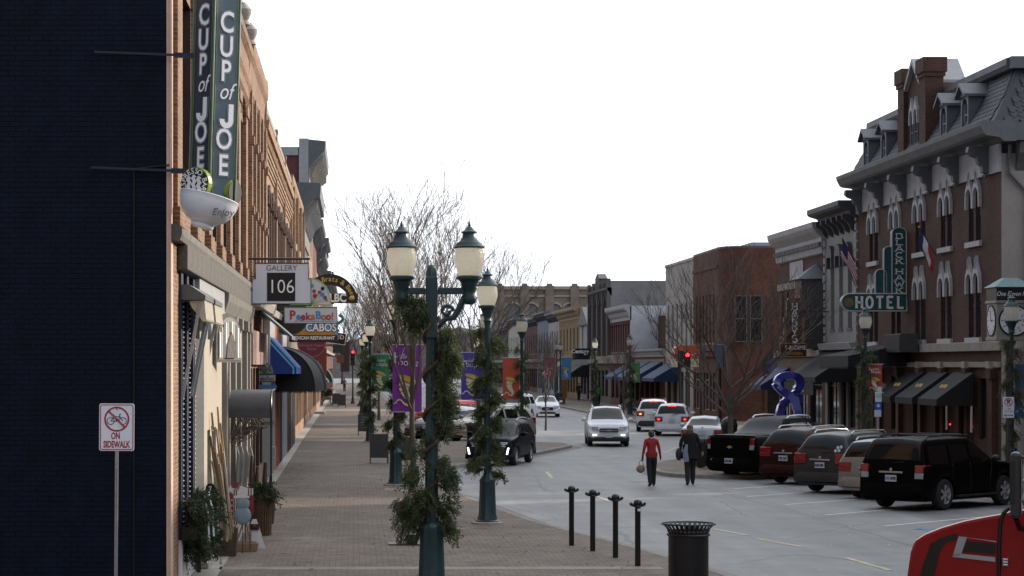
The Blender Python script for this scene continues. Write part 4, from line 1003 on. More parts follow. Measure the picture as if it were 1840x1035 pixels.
awning('shop_awning', None, b, .1, W - .2, 2.9, 1.3, 1.9, BLKF)
mbx = MB().box(1.96, .1, 2.1, 2.02, W - .1, 2.66); o = mbx.build('sign_valance', BLKF, b, 0)
for i in range(1): text('SUGAR BAR & DELI', .36, IVORY, b, (2.03, W / 2, 2.36), (R(90), 0, R(90)), sx=.85)

# ---- brick building with white cornice and oriel
Y0, Y1 = 108.5, 120.3; W = Y1 - Y0
b = bld('brown brick building with white dentil cornice and dark oriel bay', Y0, Y1, -1)
hl = []
for y in (.8, 2.2, 4.6, 6.0): hl.append((y, y + .9, 5.0, 7.4)); window(b, y, 5.0, .9, 2.4, 'sash', LGREYP, GLASS, -.15, STONE)
sh = shopfront(b, W, 3.0, [(.5, 2.6), (3.5, 1.1), (5.0, 2.6), (8.2, 2.8)], BLACKM, door=1)
shell(b, W, 9.5, 16, hl + sh, BRK_D, rev=.2)
profile('cornice', b, W, [(0, 8.9), (.15, 8.95), (.2, 9.2), (.2, 9.7), (.5, 10.0), (.62, 10.2), (.65, 10.45), (-.3, 10.5), (-.3, 9.5), (0, 9.5)], LGREYP)
dentils(b, W, 9.25, .18, 34, GREYP, .12, x=.2)
profile('lintel_band', b, W, [(.002, 7.45), (.08, 7.45), (.08, 7.8), (.002, 7.8)], STONE)
MB().box(.003, 3.2, 7.9, .05, 6.6, 8.85).build('blank_signboard', LGREYP, b, 0)
ob = MB(); ob.T = Matrix.Translation((0, 8.4, 0)); ob.poly([(.003, .5, 4.3), (1.0, 1.0, 4.3), (1.0, 2.6, 4.3), (.003, 3.1, 4.3)], (0, 0, 3.4), 0); o = ob.build('oriel_bay', M('blackened_wood', (.035, .032, .034), .6, 0, .3), b, 0)
MB(ob.T).poly([(1.003, 1.15, 5.3), (1.003, 2.45, 5.3), (1.003, 2.45, 7.2), (1.003, 1.15, 7.2)], (.03, 0, 0)).build('oriel_pane', GLASS, o, 0)
MB(ob.T).box(1.003, 1.1, 4.4, 1.03, 2.5, 5.1).build('oriel_panel', BRK_O, o, 0)
rf = MB(ob.T); rf.add([(-.1, .3, 7.7), (1.2, .85, 7.7), (1.2, 2.75, 7.7), (-.1, 3.3, 7.7), (.1, 1.8, 8.5)], [(0, 1, 4), (1, 2, 4), (2, 3, 4), (3, 2, 1, 0)]); rf.build('oriel_roof', GREYP, o, 0)
profile('belt_course', b, W, [(0, 3.9), (.3, 3.9), (.34, 4.2), (0, 4.25)], LGREYP)
profile('shop_fascia', b, W, [(.002, 3.05), (.1, 3.05), (.1, 3.85), (.002, 3.85)], DWOOD)
awning('shop_awning', None, b, .1, 3.4, 2.4, 1.0, 1.6, M('royal_blue_canvas', (.012, .018, .10), .75))

# ---- orange brick building with rounded corner beyond the side street
Y0, Y1 = 138, 150; W = Y1 - Y0; Rd = 1.7
b = bld('orange brick building with a rounded corner and side wall on the cross street', Y0, Y1, -1, X=22.9)
hl = [(y, y + .62, 4.9, 8.0) for y in (1.2, 2.6, 4.0, 5.4, 6.8, 8.2)]
for h in hl: window(b, h[0], h[2], .62, 3.1, 'sash', DWOOD, GLASS, -.2, STONE)
sh = shopfront(b, W - Rd, 3.0, [(.5, 2.2), (3.0, 1.1), (4.5, 2.2), (7.1, 2.2)], LGREYP, door=1)
mb = MB(); wall_holes(mb, W - Rd, 0, 10.75, hl + sh, .25, 0)
nseg = 10; cx_, cy_ = -Rd, W - Rd
for i in range(nseg):
    a0, a1 = R(90 * i / nseg), R(90 * (i + 1) / nseg)
    p0, p1 = (cx_ + Rd * math.cos(a0), cy_ + Rd * math.sin(a0)), (cx_ + Rd * math.cos(a1), cy_ + Rd * math.sin(a1))
    mb.add([(*p0, 0), (*p1, 0), (*p1, 10.75), (*p0, 10.75)], [(0, 1, 2, 3)], 0)
mb.add([(-Rd, W, 0), (-16, W, 0), (-16, W, 10.75), (-Rd, W, 10.75)], [(0, 1, 2, 3)], 0)
mb.add([(0, 0, 0), (0, 0, 10.75), (-16, 0, 10.75), (-16, 0, 0)], [(0, 1, 2, 3)], 0)
mb.poly([(0, 0, 10.75)] + [(cx_ + Rd * math.cos(R(90 * i / nseg)), cy_ + Rd * math.sin(R(90 * i / nseg)), 10.75) for i in range(nseg + 1)] + [(-16, W, 10.75), (-16, 0, 10.75)], (0, 0, .12), 1)
mb.build('wall', [BRK_O, GREYP], b, 60)
for k, (x, z, w_, h) in enumerate(((-1.5, 4.9, .78, 2.9), (-2.45, 4.9, .78, 2.9))):
    o = MB().box(x, W + .005, z, x + w_, W + .07, z + h).build('side_window', GREYP, b, 0)
    MB().box(x + .07, W + .071, z + .07, x + w_ - .07, W + .08, z + h / 2 - .04).box(x + .07, W + .071, z + h / 2 + .04, x + w_ - .07, W + .08, z + h - .07).build('side_pane', GLASS, o, 0)
profile('belt_course', b, W - Rd, [(.002, 4.0), (.2, 4.0), (.24, 4.4), (.002, 4.45)], BRK_M)
profile('belt_course', b, W - Rd, [(.002, 9.6), (.08, 9.6), (.08, 9.8), (.002, 9.8)], BRK_M)
MB().box(-14, W + .004, .3, -2.6, W + .05, 3.4).build('side_shop_glazing', SHOPGLASS, b, 0)
for k in range(6): MB().box(-2.75 - k * 2.2, W + .052, .1, -2.55 - k * 2.2, W + .12, 3.5).build('glazing_post', BRK_O, b, 0)
o = awning('shop_awning', None, b, 0, 5.4, 3.0, .8, 1.2, M('royal_blue_canvas', ())); o.rotation_euler = (0, 0, R(90)); o.location = (-2.6, W, 0)
MB().box(-6, 3, 10.9, -2.5, 8, 11.3).build('roof_vent', LGREYP, b, 0)
# cross-street gap is open road: the pavement runs on

RB = [
 (150, 164, 10.6, M('beige_render', (.36, .345, .31), .8, 0, .08, 2, .2, dirt=.25), None, 'plain beige rendered building with tall narrow windows', 'beige', 6),
 (164, 185, 4.6, BRK_D, None, 'low brick shop with blue awnings between taller neighbours', 'low', 0),
 (185, 199, 8.4, BRK_M, BRK_W, 'brick building with arched windows and a white painted side wall', 'arches', 8),
 (199, 216, 11.0, M('dark_sandstone', (.14, .12, .10), .9, 0, .25, 5, .5, dirt=.4), BRK_G, 'dark stone building with pointed gables over its arched windows', 'gothic', 4),
 (216, 226, 7.6, LGREYP, None, 'small grey shop with a pointed gable squeezed between dark and yellow buildings', 'gable', 2),
 (226, 249, 9.0, BRK_Y, BRK_Y, 'yellow brick corner building with projecting cornice', 'yellow', 6),
 (249, 262, 9.2, LGREYP, None, 'pale grey painted shop in the distant right row', 'row', 4),
 (262, 278, 9.6, M('dull_blue_render', (.14, .18, .22), .7), None, 'bluish painted shop front in the distant right row', 'row', 4),
 (278, 300, 9.2, BRK_M, None, 'maroon brick shop in the distant right row', 'row', 6),
 (300, 330, 9.8, CREAM, None, 'cream coloured building in the distant right row', 'row', 7),
 (330, 380, 9.0, BRK_D, None, 'dark brick block at the far end of the right row', 'row', 8)]
for Y0, Y1, H, wm, sm, lab, kind, n in RB:
    W = Y1 - Y0; b = bld(lab, Y0, Y1, -1, name='shop_building'); hl = []
    wd = {'arches': .95, 'gothic': 1.1, 'beige': .75}.get(kind, 1.1); zb, zh = (4.6, 3.2) if kind in ('arches', 'gothic', 'beige') else (4.9, 2.4)
    if kind == 'gothic': zh = 4.4
    ups = evenly(n, W, wd, .5) if n else []
    for y in ups: hl.append((y, y + wd, zb, zb + zh)); window(b, y, zb, wd, zh, 'sash', WHITE if kind == 'beige' else GREYP, GLASS, -.2, STONE)
    sh = shopfront(b, W, 3.0, [(.6 + i * 3.0, 2.3) for i in range(int((W - 1) / 3.0))], BLACKM if kind != 'beige' else GREYP, door=2)
    shell(b, W, H, 16, hl + sh, wm, sm, rev=.25)
    if kind == 'beige':
        profile('coping', b, W, [(-.3, H), (.06, H), (.06, H + .18), (-.3, H + .18)], LGREYP)
    elif kind == 'arches':
        profile('cornice', b, W, cornice_prof(H - 1.2, 1.3, .55), LGREYP); dentils(b, W, H - 1.5, .2, 34, BRK_M, .12)
        hm = MB()
        for k in range(8): hm.poly([(.002, .475 + r_ * math.cos(R(a_)), zb + zh - .3 + r_ * math.sin(R(a_))) for r_, a_ in ((.5, 180 - k * 22.5), (.68, 180 - k * 22.5), (.68, 157.5 - k * 22.5), (.5, 157.5 - k * 22.5))], (.1, 0, 0))
        me = hm.mesh('window_arch', BRK_M)
        for y in ups: put('window_arch', me, b, 0, 0, (0, y, 0))
        profile('belt_course', b, W, [(0, 3.6), (.3, 3.6), (.34, 4.3), (0, 4.35)], STONE)
    elif kind == 'gothic':
        for y in ups:
            MB().poly([(.003, y - .7, 9.0), (.003, y + .55, 10.5), (.003, y + 1.8, 9.0), (.003, y + 1.5, 9.0), (.003, y + .55, 10.1), (.003, y - .4, 9.0)], (.25, 0, 0)).build('gable_hood', DSTONE, b, 0)
        for i in range(5): MB().box(.003, i * (W - .5) / 4, 4.3, .3, i * (W - .5) / 4 + .5, 11.2).build('pier', DSTONE, b, 0)
        profile('cornice', b, W, cornice_prof(H - 1.3, .7, .4), DSTONE)
        MB().box(-.5, W / 2 - 1.6, H - .6, .3, W / 2 + 1.6, H + .45).poly([(.3, W / 2 - 1.8, H + .45), (.3, W / 2, H + .95), (.3, W / 2 + 1.8, H + .45)], (-.8, 0, 0)).build('parapet_pediment', DSTONE, b, 0)
        profile('belt_course', b, W, [(0, 3.6), (.3, 3.6), (.34, 4.2), (0, 4.25)], STONE)
    elif kind == 'gable':
        MB().poly([(.3, 0, H - .2), (.3, W / 2, H + 1.6), (.3, W, H - .2)], (-1, 0, 0)).build('gable_front', GREYP, b, 0)
        profile('belt_course', b, W, [(0, 3.6), (.3, 3.6), (.34, 4.0), (0, 4.05)], STONE)
    elif kind == 'yellow':
        profile('cornice', b, W, cornice_prof(H - .8, 1.2, .8), M('tan_trim', (.30, .22, .13), .7)); MB().box(-16, W + .003, H - .3, -.0, W + .7, H + .38).build('side_cornice', M('tan_trim', ()), b, 0)
        profile('belt_course', b, W, [(.002, 4.2), (.2, 4.2), (.2, 4.6), (.002, 4.6)], M('tan_trim', ()))
        for x in (-1.9,):
            q = MB().box(x, W + .003, 4.5, x + 1.3, W + .06, 7.4).build('side_window', STONE, b, 0)
            MB().box(x + .1, W + .061, 4.6, x + 1.2, W + .07, 7.2).build('side_pane', GLASS, q, 0)
    elif kind == 'low':
        profile('cornice', b, W, cornice_prof(H - .5, .6, .3), LGREYP)
        profile('shop_fascia', b, W, [(.002, 3.1), (.1, 3.1), (.1, 3.9), (.002, 3.9)], WOOD)
        for y in (.6, 7.6, 14.4): awning('shop_awning', None, b, y, 5.8, 2.5, 1.3, 2.2, M('mid_blue_canvas', (.012, .035, .095), .8))
    else:
        profile('cornice', b, W, cornice_prof(H - .6, .8, .6), GREYP); profile('belt_course', b, W, [(0, 3.8), (.25, 3.8), (.3, 4.1), (0, 4.15)], STONE)
        brackets(b, W, H - .9, .6, .45, 8, GREYP)
    if kind == 'beige':
        awning('shop_awning', None, b, .5, 6.5, 2.5, 1.1, 1.8, M('mid_blue_canvas', (.012, .035, .095), .8))
    if kind in ('gable', 'yellow'): awning('shop_awning', None, b, 1, min(8, W - 2), 2.5, 1.4, 2.0, (BLKF if kind == 'gable' else M('striped_canvas', (.35, .33, .30), .8)))
# brown chimney stack between the white wall and the beige building
t = thing('chimney_stack', 'brown brick chimney block against the white side wall', 'chimney', (at(1187, 600, 182).x + .6, 183.2, 4.6))
MB().box(-.5, -1.2, 0, 1.2, 1.0, 5.0 - 2.1).build('stack', BRK_D, t, 0); MB().box(-.6, -1.3, 2.901, 1.3, 1.1, 3.1).build('cap', LGREYP, t, 0)

# ---- big brick block closing the street far away
b = thing('brick_warehouse', 'large brown brick block with arched windows closing the far end of the street', 'building', (0, 420, 0))
xa, xb = at(890, 0, 420).x, at(1085, 0, 420).x
mb = MB(); wb = MB(Matrix.Translation((xa, 0, 0)) @ Matrix.Rotation(R(-90), 4, 'Z'))
H = EYE + (655 - 520) * 420 / FPX
hl = [(2.0 + i * 3.3 + (i // 2) * 1.1, 4.6 + i * 3.3 + (i // 2) * 1.1, H - 6.2, H - 2.8) for i in range(5)]
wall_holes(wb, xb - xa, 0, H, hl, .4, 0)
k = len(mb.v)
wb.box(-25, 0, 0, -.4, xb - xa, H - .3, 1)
wb.build('wall', [BRICK('haze_paled_brick', (.24, .19, .15), (.21, .165, .13), (.22, .19, .16), bump=.2), ROOFM], b, 0)  # brick paled, distance haze put into its colour
for h in hl:
    q = MB().box(xa + h[0], .2, h[2], xa + h[1], .3, h[3]).build('window', GREYP, b, 0); MB().box(xa + h[0] + .15, .17, h[2] + .15, xa + h[1] - .15, .199, h[3] - .15).build('pane', M('haze_paled_glass', (.15, .145, .14), .35), q, 0)  # panes paled to imitate distance haze
    MB().poly([(xa + h[0] - .3, -.01, h[3] - .6)] + [(xa + (h[0] + h[1]) / 2 + 1.6 * math.cos(R(a)), -.01, h[3] - .5 + 1.0 * math.sin(R(a))) for a in range(180, -1, -20)] + [(xa + h[1] + .3, -.01, h[3] - .6)] + [(xa + (h[0] + h[1]) / 2 + 1.3 * math.cos(R(a)), -.01, h[3] - .6 + .7 * math.sin(R(a))) for a in range(0, 181, 20)], (0, -.15, 0)).build('window_arch', STONE, b, 0)
MB().box(xa - .3, -.4, H, xb + .3, .3, H + .6).box(xa - .2, -.25, H - 1.4, xb + .2, -.001, H - 1.1).box(xa - .2, -.25, H - 7.4, xb + .2, -.001, H - 7.0).build('cornice', STONE, b, 0)
for i in range(5): MB().box(xa + i * (xb - xa - 1.6) / 4, -.5, 0, xa + i * (xb - xa - 1.6) / 4 + 1.6, -.002, H + .7).box(xa + i * (xb - xa - 1.6) / 4 + .3, -.4, H + .7, xa + i * (xb - xa - 1.6) / 4 + 1.3, .4, H + 1.1).build('pier', MATS['haze_paled_brick'], b, 0)
# ================================================================== SIGNS ON THE LEFT SIDE
def local(t, px, py, d):
    """a photo pixel at depth d in the frame of an unrotated thing"""
    return at(px, py, d) - t.location
def hang(name, label, px, py, d, cat='sign', group=None):
    return thing(name, label, cat, at(px, py, d), 0, group)

# ---- cup of joe blade sign: three-sided tower, coffee cup below
D = 33.2
t = hang('cup_sign', 'tall slate-blue coffee shop sign tower with a white cup at its foot', 377, 340, D)
k_ = D / FPX
def cs(px, py): return (px - 377) * k_, -(py - 340) * k_
NAVYS = M('sign_navy', (.014, .028, .055), .4, 0, .15, dirt=.2); SLATE = M('sign_slate', (.085, .125, .155), .42, 0, .1, dirt=.2); LIME = M('lime_trim', (.22, .28, .05), .45, 0, .1)
xl, _ = cs(337, 0); xr, _ = cs(421, 0); zt = cs(0, -42)[1]; zb = cs(0, 358)[1]
bx = .55
tw = MB(); cap = lambda u: u
tw.add([(0, 0, zb), (xr, bx * .45, zb), (xr, bx * .45, zt), (0, 0, zt)], [(0, 1, 2, 3)], 1)
tw.add([(xl, bx * .6, zb), (0, 0, zb), (0, 0, zt), (xl, bx * .6, zt)], [(0, 1, 2, 3)], 0)
tw.add([(xr, bx * .45, zb), (xl + .2, bx * 1.3, zb), (xl + .2, bx * 1.3, zt), (xr, bx * .45, zt)], [(0, 1, 2, 3)], 0)
tw.add([(xl + .2, bx * 1.3, zb), (xl, bx * .6, zb), (xl, bx * .6, zt), (xl + .2, bx * 1.3, zt)], [(0, 1, 2, 3)], 0)
tw.add([(0, 0, zt), (xr, bx * .45, zt), (xl + .2, bx * 1.3, zt), (xl, bx * .6, zt), (0, 0, zb), (xr, bx * .45, zb), (xl + .2, bx * 1.3, zb), (xl, bx * .6, zb)], [(0, 1, 2, 3), (7, 6, 5, 4)], 1)
tower = tw.build('tower', [NAVYS, SLATE], t, 0)
tr = MB()
for (x, y) in ((0, 0), (xr, bx * .45), (xl, bx * .6)): tr.tube([(x, y - .004, zb), (x, y - .004, zt)], .017, 6)
for f_ in (.1, .92):
    tr.tube([(xr * f_, bx * .45 * f_ - .006, zb), (xr * f_, bx * .45 * f_ - .006, zt)], .006, 4, 1); tr.tube([(xl * f_, bx * .6 * f_ - .006, zb), (xl * f_, bx * .6 * f_ - .006, zt)], .006, 4, 1)
tr.build('edge_trim', [M('sign_green', (.10, .16, .14), .4), LIME], tower)
angR = math.atan2(bx * .45, xr); angL = math.atan2(-bx * .6, -xl)
WL = M('sign_white_letter', (.9, .9, .9), .45, 0, .04); GL = M('sign_grey_outline', (.30, .33, .35), .5)
def col_letters(xa, ya, ang, ys, sx_):
    rows = 'CUP' , 'JOE'
    for ch, py in zip('CUP~JOE', ys):
        z = cs(0, py)[1]
        if ch == '~':
            text('of', .36, WL, tower, (xa, ya - .012, z), (R(90), 0, ang), sx=.8 * sx_, shear=.35, bold=.0)
        else:
            if ch == 'J':
                jp = [(.07, .18), (.07, -.06)] + [(.07 * math.cos(R(a)) - .0, -.07 + .075 * math.sin(R(a))) for a in range(-20, -200, -25)]
                for wj, mj, dj in ((.125, GL, .006), (.10, NAVYS, .013), (.085, WL, .019)):
                    mb = MB(Matrix.Translation((xa, ya, z)) @ Matrix.Rotation(ang, 4, 'Z')); mb.ribbon([(u * sx_ * 1.1 + .02, -dj, v) for u, v in jp], wj, (0, -1, 0), .004); mb.build('letter', mj, tower, 0)
                continue
            text(ch, .44, GL, tower, (xa, ya - .008, z), (R(90), 0, ang), sx=.80 * sx_, bold=.026, name='letter_outline')
            text(ch, .44, NAVYS, tower, (xa, ya - .014, z), (R(90), 0, ang), sx=.80 * sx_, bold=.014, name='letter_inline')
            text(ch, .44, WL, tower, (xa, ya - .020, z), (R(90), 0, ang), sx=.80 * sx_, bold=.007, name='letter')
yr_ = [39, 83, 127, 163, 206, 250, 297]
col_letters(xr * .5, bx * .45 * .5, angR, yr_, 1.0)
col_letters(xl * .5, bx * .6 * .5, angL, [26, 71, 115, 150, 195, 238, 284], .95)
def medal(x, y, z, ang, r, full=True):
    T = Matrix.Translation((x, y, z)) @ Matrix.Rotation(ang, 4, 'Z')
    m = MB(T); m.disc((0, 0, 0), r, 'y', .10, 28, 1); m.disc((0, -.012, 0), r * .93, 'y', .011, 28, 0); o = m.build('espresso_disc', [BLACKM, LIME], t, 0)
    if not full: return
    f = MB(T)
    for kk in range(3):
        f.ribbon([(-.10 + kk * .085 + .03 * (i % 2), -.013, -.13 + i * .045 + .02 * (kk == 1)) for i in range(6)], .06, (0, -1, 0), .02)
    f.build('steam_relief', WHITE, o, 0)
    for i, ch in enumerate('ESPRESSO BAR'):
        a = R(205 - i * 21); p = T @ Vector((r * .74 * math.cos(a), -.016, r * .74 * math.sin(a)))
        q = text(ch, .115, WL, o, p, name='lettering'); q.rotation_euler = (Matrix.Rotation(ang, 3, 'Z') @ Matrix.Rotation(R(90), 3, 'X') @ Matrix.Rotation(a - R(90), 3, 'Z')).to_euler()
medal(cs(350, 0)[0], -.07, cs(0, 331)[1], angL * .6, .245)
medal(cs(420, 0)[0], bx * .5, cs(0, 342)[1], R(62), .2, False)
T = Matrix.Translation((cs(374, 0)[0], .16, cs(0, 361)[1])) @ Matrix.Rotation(R(13), 4, 'Y') @ Matrix.Rotation(R(-5), 4, 'X')
cup = MB(T); cup.lathe([(.0, -.40), (.17, -.40), (.18, -.36), (.15, -.345), (.2, -.33), (.33, -.24), (.41, -.13), (.445, -.02), (.452, .05), (.46, .06), (.452, .07), (.435, .06), (.42, -.03), (.3, -.2), (0, -.28)], 36, cap=False)
cup.lathe([(0, -.06), (.415, -.06)], 30, m=1, cap=False)
cupo = cup.build('cup', [M('white_enamel', (.82, .84, .88), .25, 0, .04, coat=.3), M('coffee', (.02, .012, .008), .3)], t, 50)
text('Enjoy', .16, BLACKM, cupo, (cs(402, 0)[0], -.22, cs(0, 383)[1]), (R(72), 0, R(28)), shear=.4, sx=1.0)
for (pxa, py) in ((160, 96), (160, 305)):
    MB().bar((cs(pxa, 0)[0], .18, cs(0, py)[1]), (cs(338, 0)[0], .18, cs(0, py + 2)[1]), .03, .035).bar((cs(305, 0)[0], .17, cs(0, py + 2)[1]), (cs(341, 0)[0], .17, cs(0, py + 2)[1]), .06, .075).build('mounting_arm', M('navy_steel', (.012, .02, .04), .4, .2), t, 0)
t.rotation_euler = (0, R(1.6), 0)

# ---- gallery sign
D = 57
t = hang('gallery_sign', 'stepped white gallery board with 106 in a black square', 505, 510, D)
g_ = D / FPX
def gp_(px, py): return ((px - 505) * g_, -(py - 510) * g_)
pts = [gp_(*p) for p in ((453, 546), (453, 501), (459, 501), (459, 473), (555, 473), (555, 501), (559, 503), (559, 546))]
o = MB().poly([(a, 0, c) for a, c in pts], (0, .07, 0)).build('board', M('sign_pale_grey', (.66, .69, .76), .5, 0, .03), t, 0, .008)
e = MB(); e.tube([(a, -.004, c) for a, c in pts + pts[:1]], .014, 4); e.build('edge_trim', BLACKM, o)
a, c = gp_(480, 541); a2, c2 = gp_(530.5, 490); MB().box(a, -.012, c, a2, -.001, c2).build('number_panel', BLACKM, o, 0)
text('106', .50, M('sign_white_letter', ()), o, (gp_(505.5, 0)[0], -.018, gp_(0, 516)[1]), sx=.92, bold=-.004)
text('GALLERY', .20, BLACKM, o, (gp_(506, 0)[0], -.004, gp_(0, 482)[1]), sx=.98, bold=-.002)
rod = MB(); rod.tube([(gp_(435, 0)[0], .03, gp_(0, 465)[1]), (gp_(557, 0)[0], .03, gp_(0, 465)[1])], .028, 8); rod.tube([(gp_(440, 0)[0], .03, gp_(0, 497)[1]), (gp_(460, 0)[0], .03, gp_(0, 497)[1])], .014, 6)
for px in (459, 553): rod.tube([(gp_(px, 0)[0], .03, gp_(0, 465)[1]), (gp_(px, 0)[0], .03, gp_(0, 500)[1])], .012, 6)
rod.build('hanging_rod', BLACKM, t)

# ---- toy shop sign
def board(t, x0, z0, x1, z1, m, d=.05, y=0, name='board', rim=None, bev=.01):
    o = MB().box(x0, y, z0, x1, y + d, z1).build(name, m, t, 0, bev)
    if rim:
        r_ = MB(); r_.tube([(x0, y - .004, z0), (x1, y - .004, z0), (x1, y - .004, z1), (x0, y - .004, z1), (x0, y - .004, z0)], .016, 4); r_.build('edge_trim', rim, o)
    return o
CP = [M('print_' + n, c, .5, 0, .05) for n, c in (('red', (.40, .03, .06)), ('blue', (.06, .26, .55)), ('orange', (.55, .14, .04)), ('purple', (.22, .05, .22)), ('green', (.12, .3, .08)))]
SB = M('print_board_grey', (.60, .62, .62), .5, 0, .05)
def toy_sign(t, u, px0, py0):
    def q(px, py): return ((px - px0) * u, -(py - py0) * u)
    a, c = q(511, 581); a2, c2 = q(606, 552)
    o = board(t, a, c, a2, c2, SB, .06, 0, 'name_board', GREYP)
    P = 'PeekaBoo!'; x = q(519, 0)[0]
    wdt = [.12, .078, .078, .085, .078, .1, .08, .08, .05]
    cl = [0, 1, 0, 0, 2, 1, 2, 0, 2]
    for ch, wv, ci in zip(P, wdt, cl):
        big = ch in 'PB'
        text(ch, (.42 if ch == 'P' else .36 if big else .33) * (u / .0185) , CP[ci], o, (x + wv * (u / .0185) * 1.0, -.006, q(0, 569 if not big else 567)[1]), sx=.95, bold=.012 * (u / .0185)); x += wv * 2.0 * (u / .0185)
    MB().box(q(548, 0)[0], -.008, q(0, 577.5)[1], q(600, 0)[0], -.001, q(0, 576.6)[1]).build('underline', CP[1], o, 0)
    text('est. 1997', .085 * (u / .0185), CP[3], o, (q(538, 0)[0], -.005, q(0, 577)[1]))
    n = 22; c0 = q(558, 548); pts = [(c0[0] + 37 * u * math.cos(R(180 - 180 * i / n)), 0, c0[1] + 48 * u * math.sin(R(180 * i / n))) for i in range(n + 1)]
    o2 = MB().poly(pts, (0, .05, 0)).build('tree_panel', SB, t, 0)
    e = MB(); e.tube([(p[0], -.004, p[2]) for p in pts + pts[:1]], .014, 4); e.build('edge_trim', M('print_green', ()), o2)
    rr = random.Random(3); d = MB()
    for i in range(17):
        an = R(rr.uniform(12, 168)); rad = rr.uniform(.4, .88); px_, pz = c0[0] + 37 * u * rad * math.cos(an), c0[1] + 46 * u * rad * math.sin(an)
        d.tube([(c0[0], -.004, c0[1] + .01), (px_, -.004, pz)], .006, 4, 4)
        d.disc((px_, -.012, pz), u * rr.uniform(2.2, 4.4), 'y', .008, 10, i % 4)
    d.build('printed_dots', CP, o2, 0)
    MB().bar((q(548, 0)[0], .03, q(0, 552)[1]), (q(548, 0)[0], .03, q(0, 547)[1]), .03, .03).bar((q(570, 0)[0], .03, q(0, 552)[1]), (q(570, 0)[0], .03, q(0, 547)[1]), .03, .03).build('link', GREYP, t, 0)
    return q
D = 67.5
t = hang('toy_shop_sign', 'pale toy shop sign with colourful letters under a half-round dotted panel', 558, 566, D)
q = toy_sign(t, D / FPX, 558, 566)
MB().bar((q(470, 0)[0], .03, q(0, 546)[1]), (q(560, 0)[0], .03, q(0, 549)[1]), .05, .05).build('mounting_arm', BLACKM, t, 0)
D = 66
t = hang('toy_shop_sign', 'small toy shop sign on a blue bracket below the navy awning', 475, 680, D)
toy_sign(t, D / FPX * .42, 558, 568)
MB().box(-.36, .0, -.30, .36, .05, -.19).build('blue_bar', CP[1], t, 0); MB().bar((-1.0, .03, -.1), (-.3, .03, -.1), .04, .04).build('mounting_arm', BLACKM, t, 0)

# ---- mexican restaurant board
D = 80
t = hang('restaurant_sign', 'mexican restaurant board with white letters over a blue sky and orange sun', 563, 597, D); u = D / FPX
q = lambda px, py: ((px - 563) * u, -(py - 597) * u)
a, c = q(520, 614); a2, c2 = q(607, 577); o = board(t, a, c, a2, c2, M('sign_sky_blue', (.18, .42, .68), .5, 0, .1), .08, 0, 'board', M('dark_red_trim', (.06, .012, .012), .5))
MB().poly([(a + .02, -.008, q(0, 603)[1])] + [(q(563 + 42 * math.cos(R(180 - i * 10)), 0)[0], -.008, q(0, 603 - 11 * math.sin(R(i * 10)))[1]) for i in range(0, 19)] , (0, .007, 0)).build('sun_band', M('sign_orange', (.55, .25, .03), .5), o, 0)
MB().box(a + .02, -.012, q(0, 613)[1], a2 - .02, -.001, q(0, 602)[1]).build('name_band', M('dark_red_trim', ()), o, 0)
for kx in range(2):
    text('CABOS', .40, (BLACKM, WL)[kx], o, (q(577, 0)[0], -.012 - .012 * kx, q(0, 589)[1]), sx=.86, bold=(.035, .012)[kx])
text('MEXICAN RESTAURANT', .165, IVORY, o, (q(563, 0)[0], -.016, q(0, 607.5)[1]), sx=.86, bold=.006)
MB().bar((q(500, 0)[0], .04, q(0, 579)[1]), (a + .1, .04, q(0, 579)[1]), .05, .05).build('mounting_arm', BLACKM, t, 0)

# ---- dark round sign, maroon round sign, arch sign, small black signs, red banner board
D = 76
t = hang('round_sign', 'large dark round sign hanging behind the toy shop sign', 519, 567, D); u = D / FPX
m = MB(); m.disc((0, 0, 0), 36 * u, 'y', .08, 36); o = m.build('disc', M('bronze_black', (.03, .028, .022), .45, .2, .3), t, 0)
r_ = MB(); r_.tube([(35 * u * math.cos(R(i * 10)), -.006, 35 * u * math.sin(R(i * 10))) for i in range(37)], .02, 5); r_.build('edge_trim', M('verdigris_dull', (.05, .08, .07), .6), o)
text('HOU', .24, M('dull_gold', (.2, .15, .07), .5), o, (-.22, -.01, .06), sx=.9)
MB().bar((-.9, .04, .1), (-.5, .04, .1), .05, .05).build('mounting_arm', BLACKM, t, 0)
D = 86
t = hang('round_sign', 'maroon round salon sign hanging below the mexican restaurant board', 560, 617, D); u = D / FPX
m = MB(); m.disc((0, 0, 0), 26 * u, 'y', .07, 32); o = m.build('disc', M('maroon_sign', (.16, .012, .035), .45), t, 0)
r_ = MB(); r_.tube([(24.5 * u * math.cos(R(i * 10)), -.006, 24.5 * u * math.sin(R(i * 10))) for i in range(37)], .012, 4); r_.build('edge_trim', M('pinkish_line', (.4, .2, .22), .5), o)
text('Natural & Organic\nBeauty', .13, M('pinkish_line', ()), o, (0, -.008, -.14), sx=1)
MB().bar((-1.2, .03, .35), (-.4, .03, .35), .05, .05).build('mounting_arm', BLACKM, t, 0)
D = 87
t = hang('red_board', 'orange-red hanging board with faint curls below the maroon round sign', 562, 648, D); u = D / FPX
o = board(t, -26 * u, -28 * u, 25 * u, 22 * u, M('orange_red_board', (.23, .045, .022), .6, 0, .12), .1, 0, 'board')
cw = MB(); cw.ribbon([(-.25 + .08 * math.sin(i), -.004, -.45 + i * .08) for i in range(5)], .03, (0, -1, 0), .008); cw.ribbon([(.25 + .1 * math.sin(i * .8), -.004, -.5 + i * .1) for i in range(6)], .03, (0, -1, 0), .008); cw.build('curl', M('pale_blue_print', (.3, .34, .45), .6), o, 0)
MB().bar((-1.2, .05, .3), (-.5, .05, .3), .05, .05).build('mounting_arm', BLACKM, t, 0)
D = 98
t = hang('arch_sign', 'black arched tavern sign with gold lettering about brats and beer', 592, 520, D); u = D / FPX
q = lambda px, py: ((px - 592) * u, -(py - 520) * u)
cx, cz = q(592, 545)
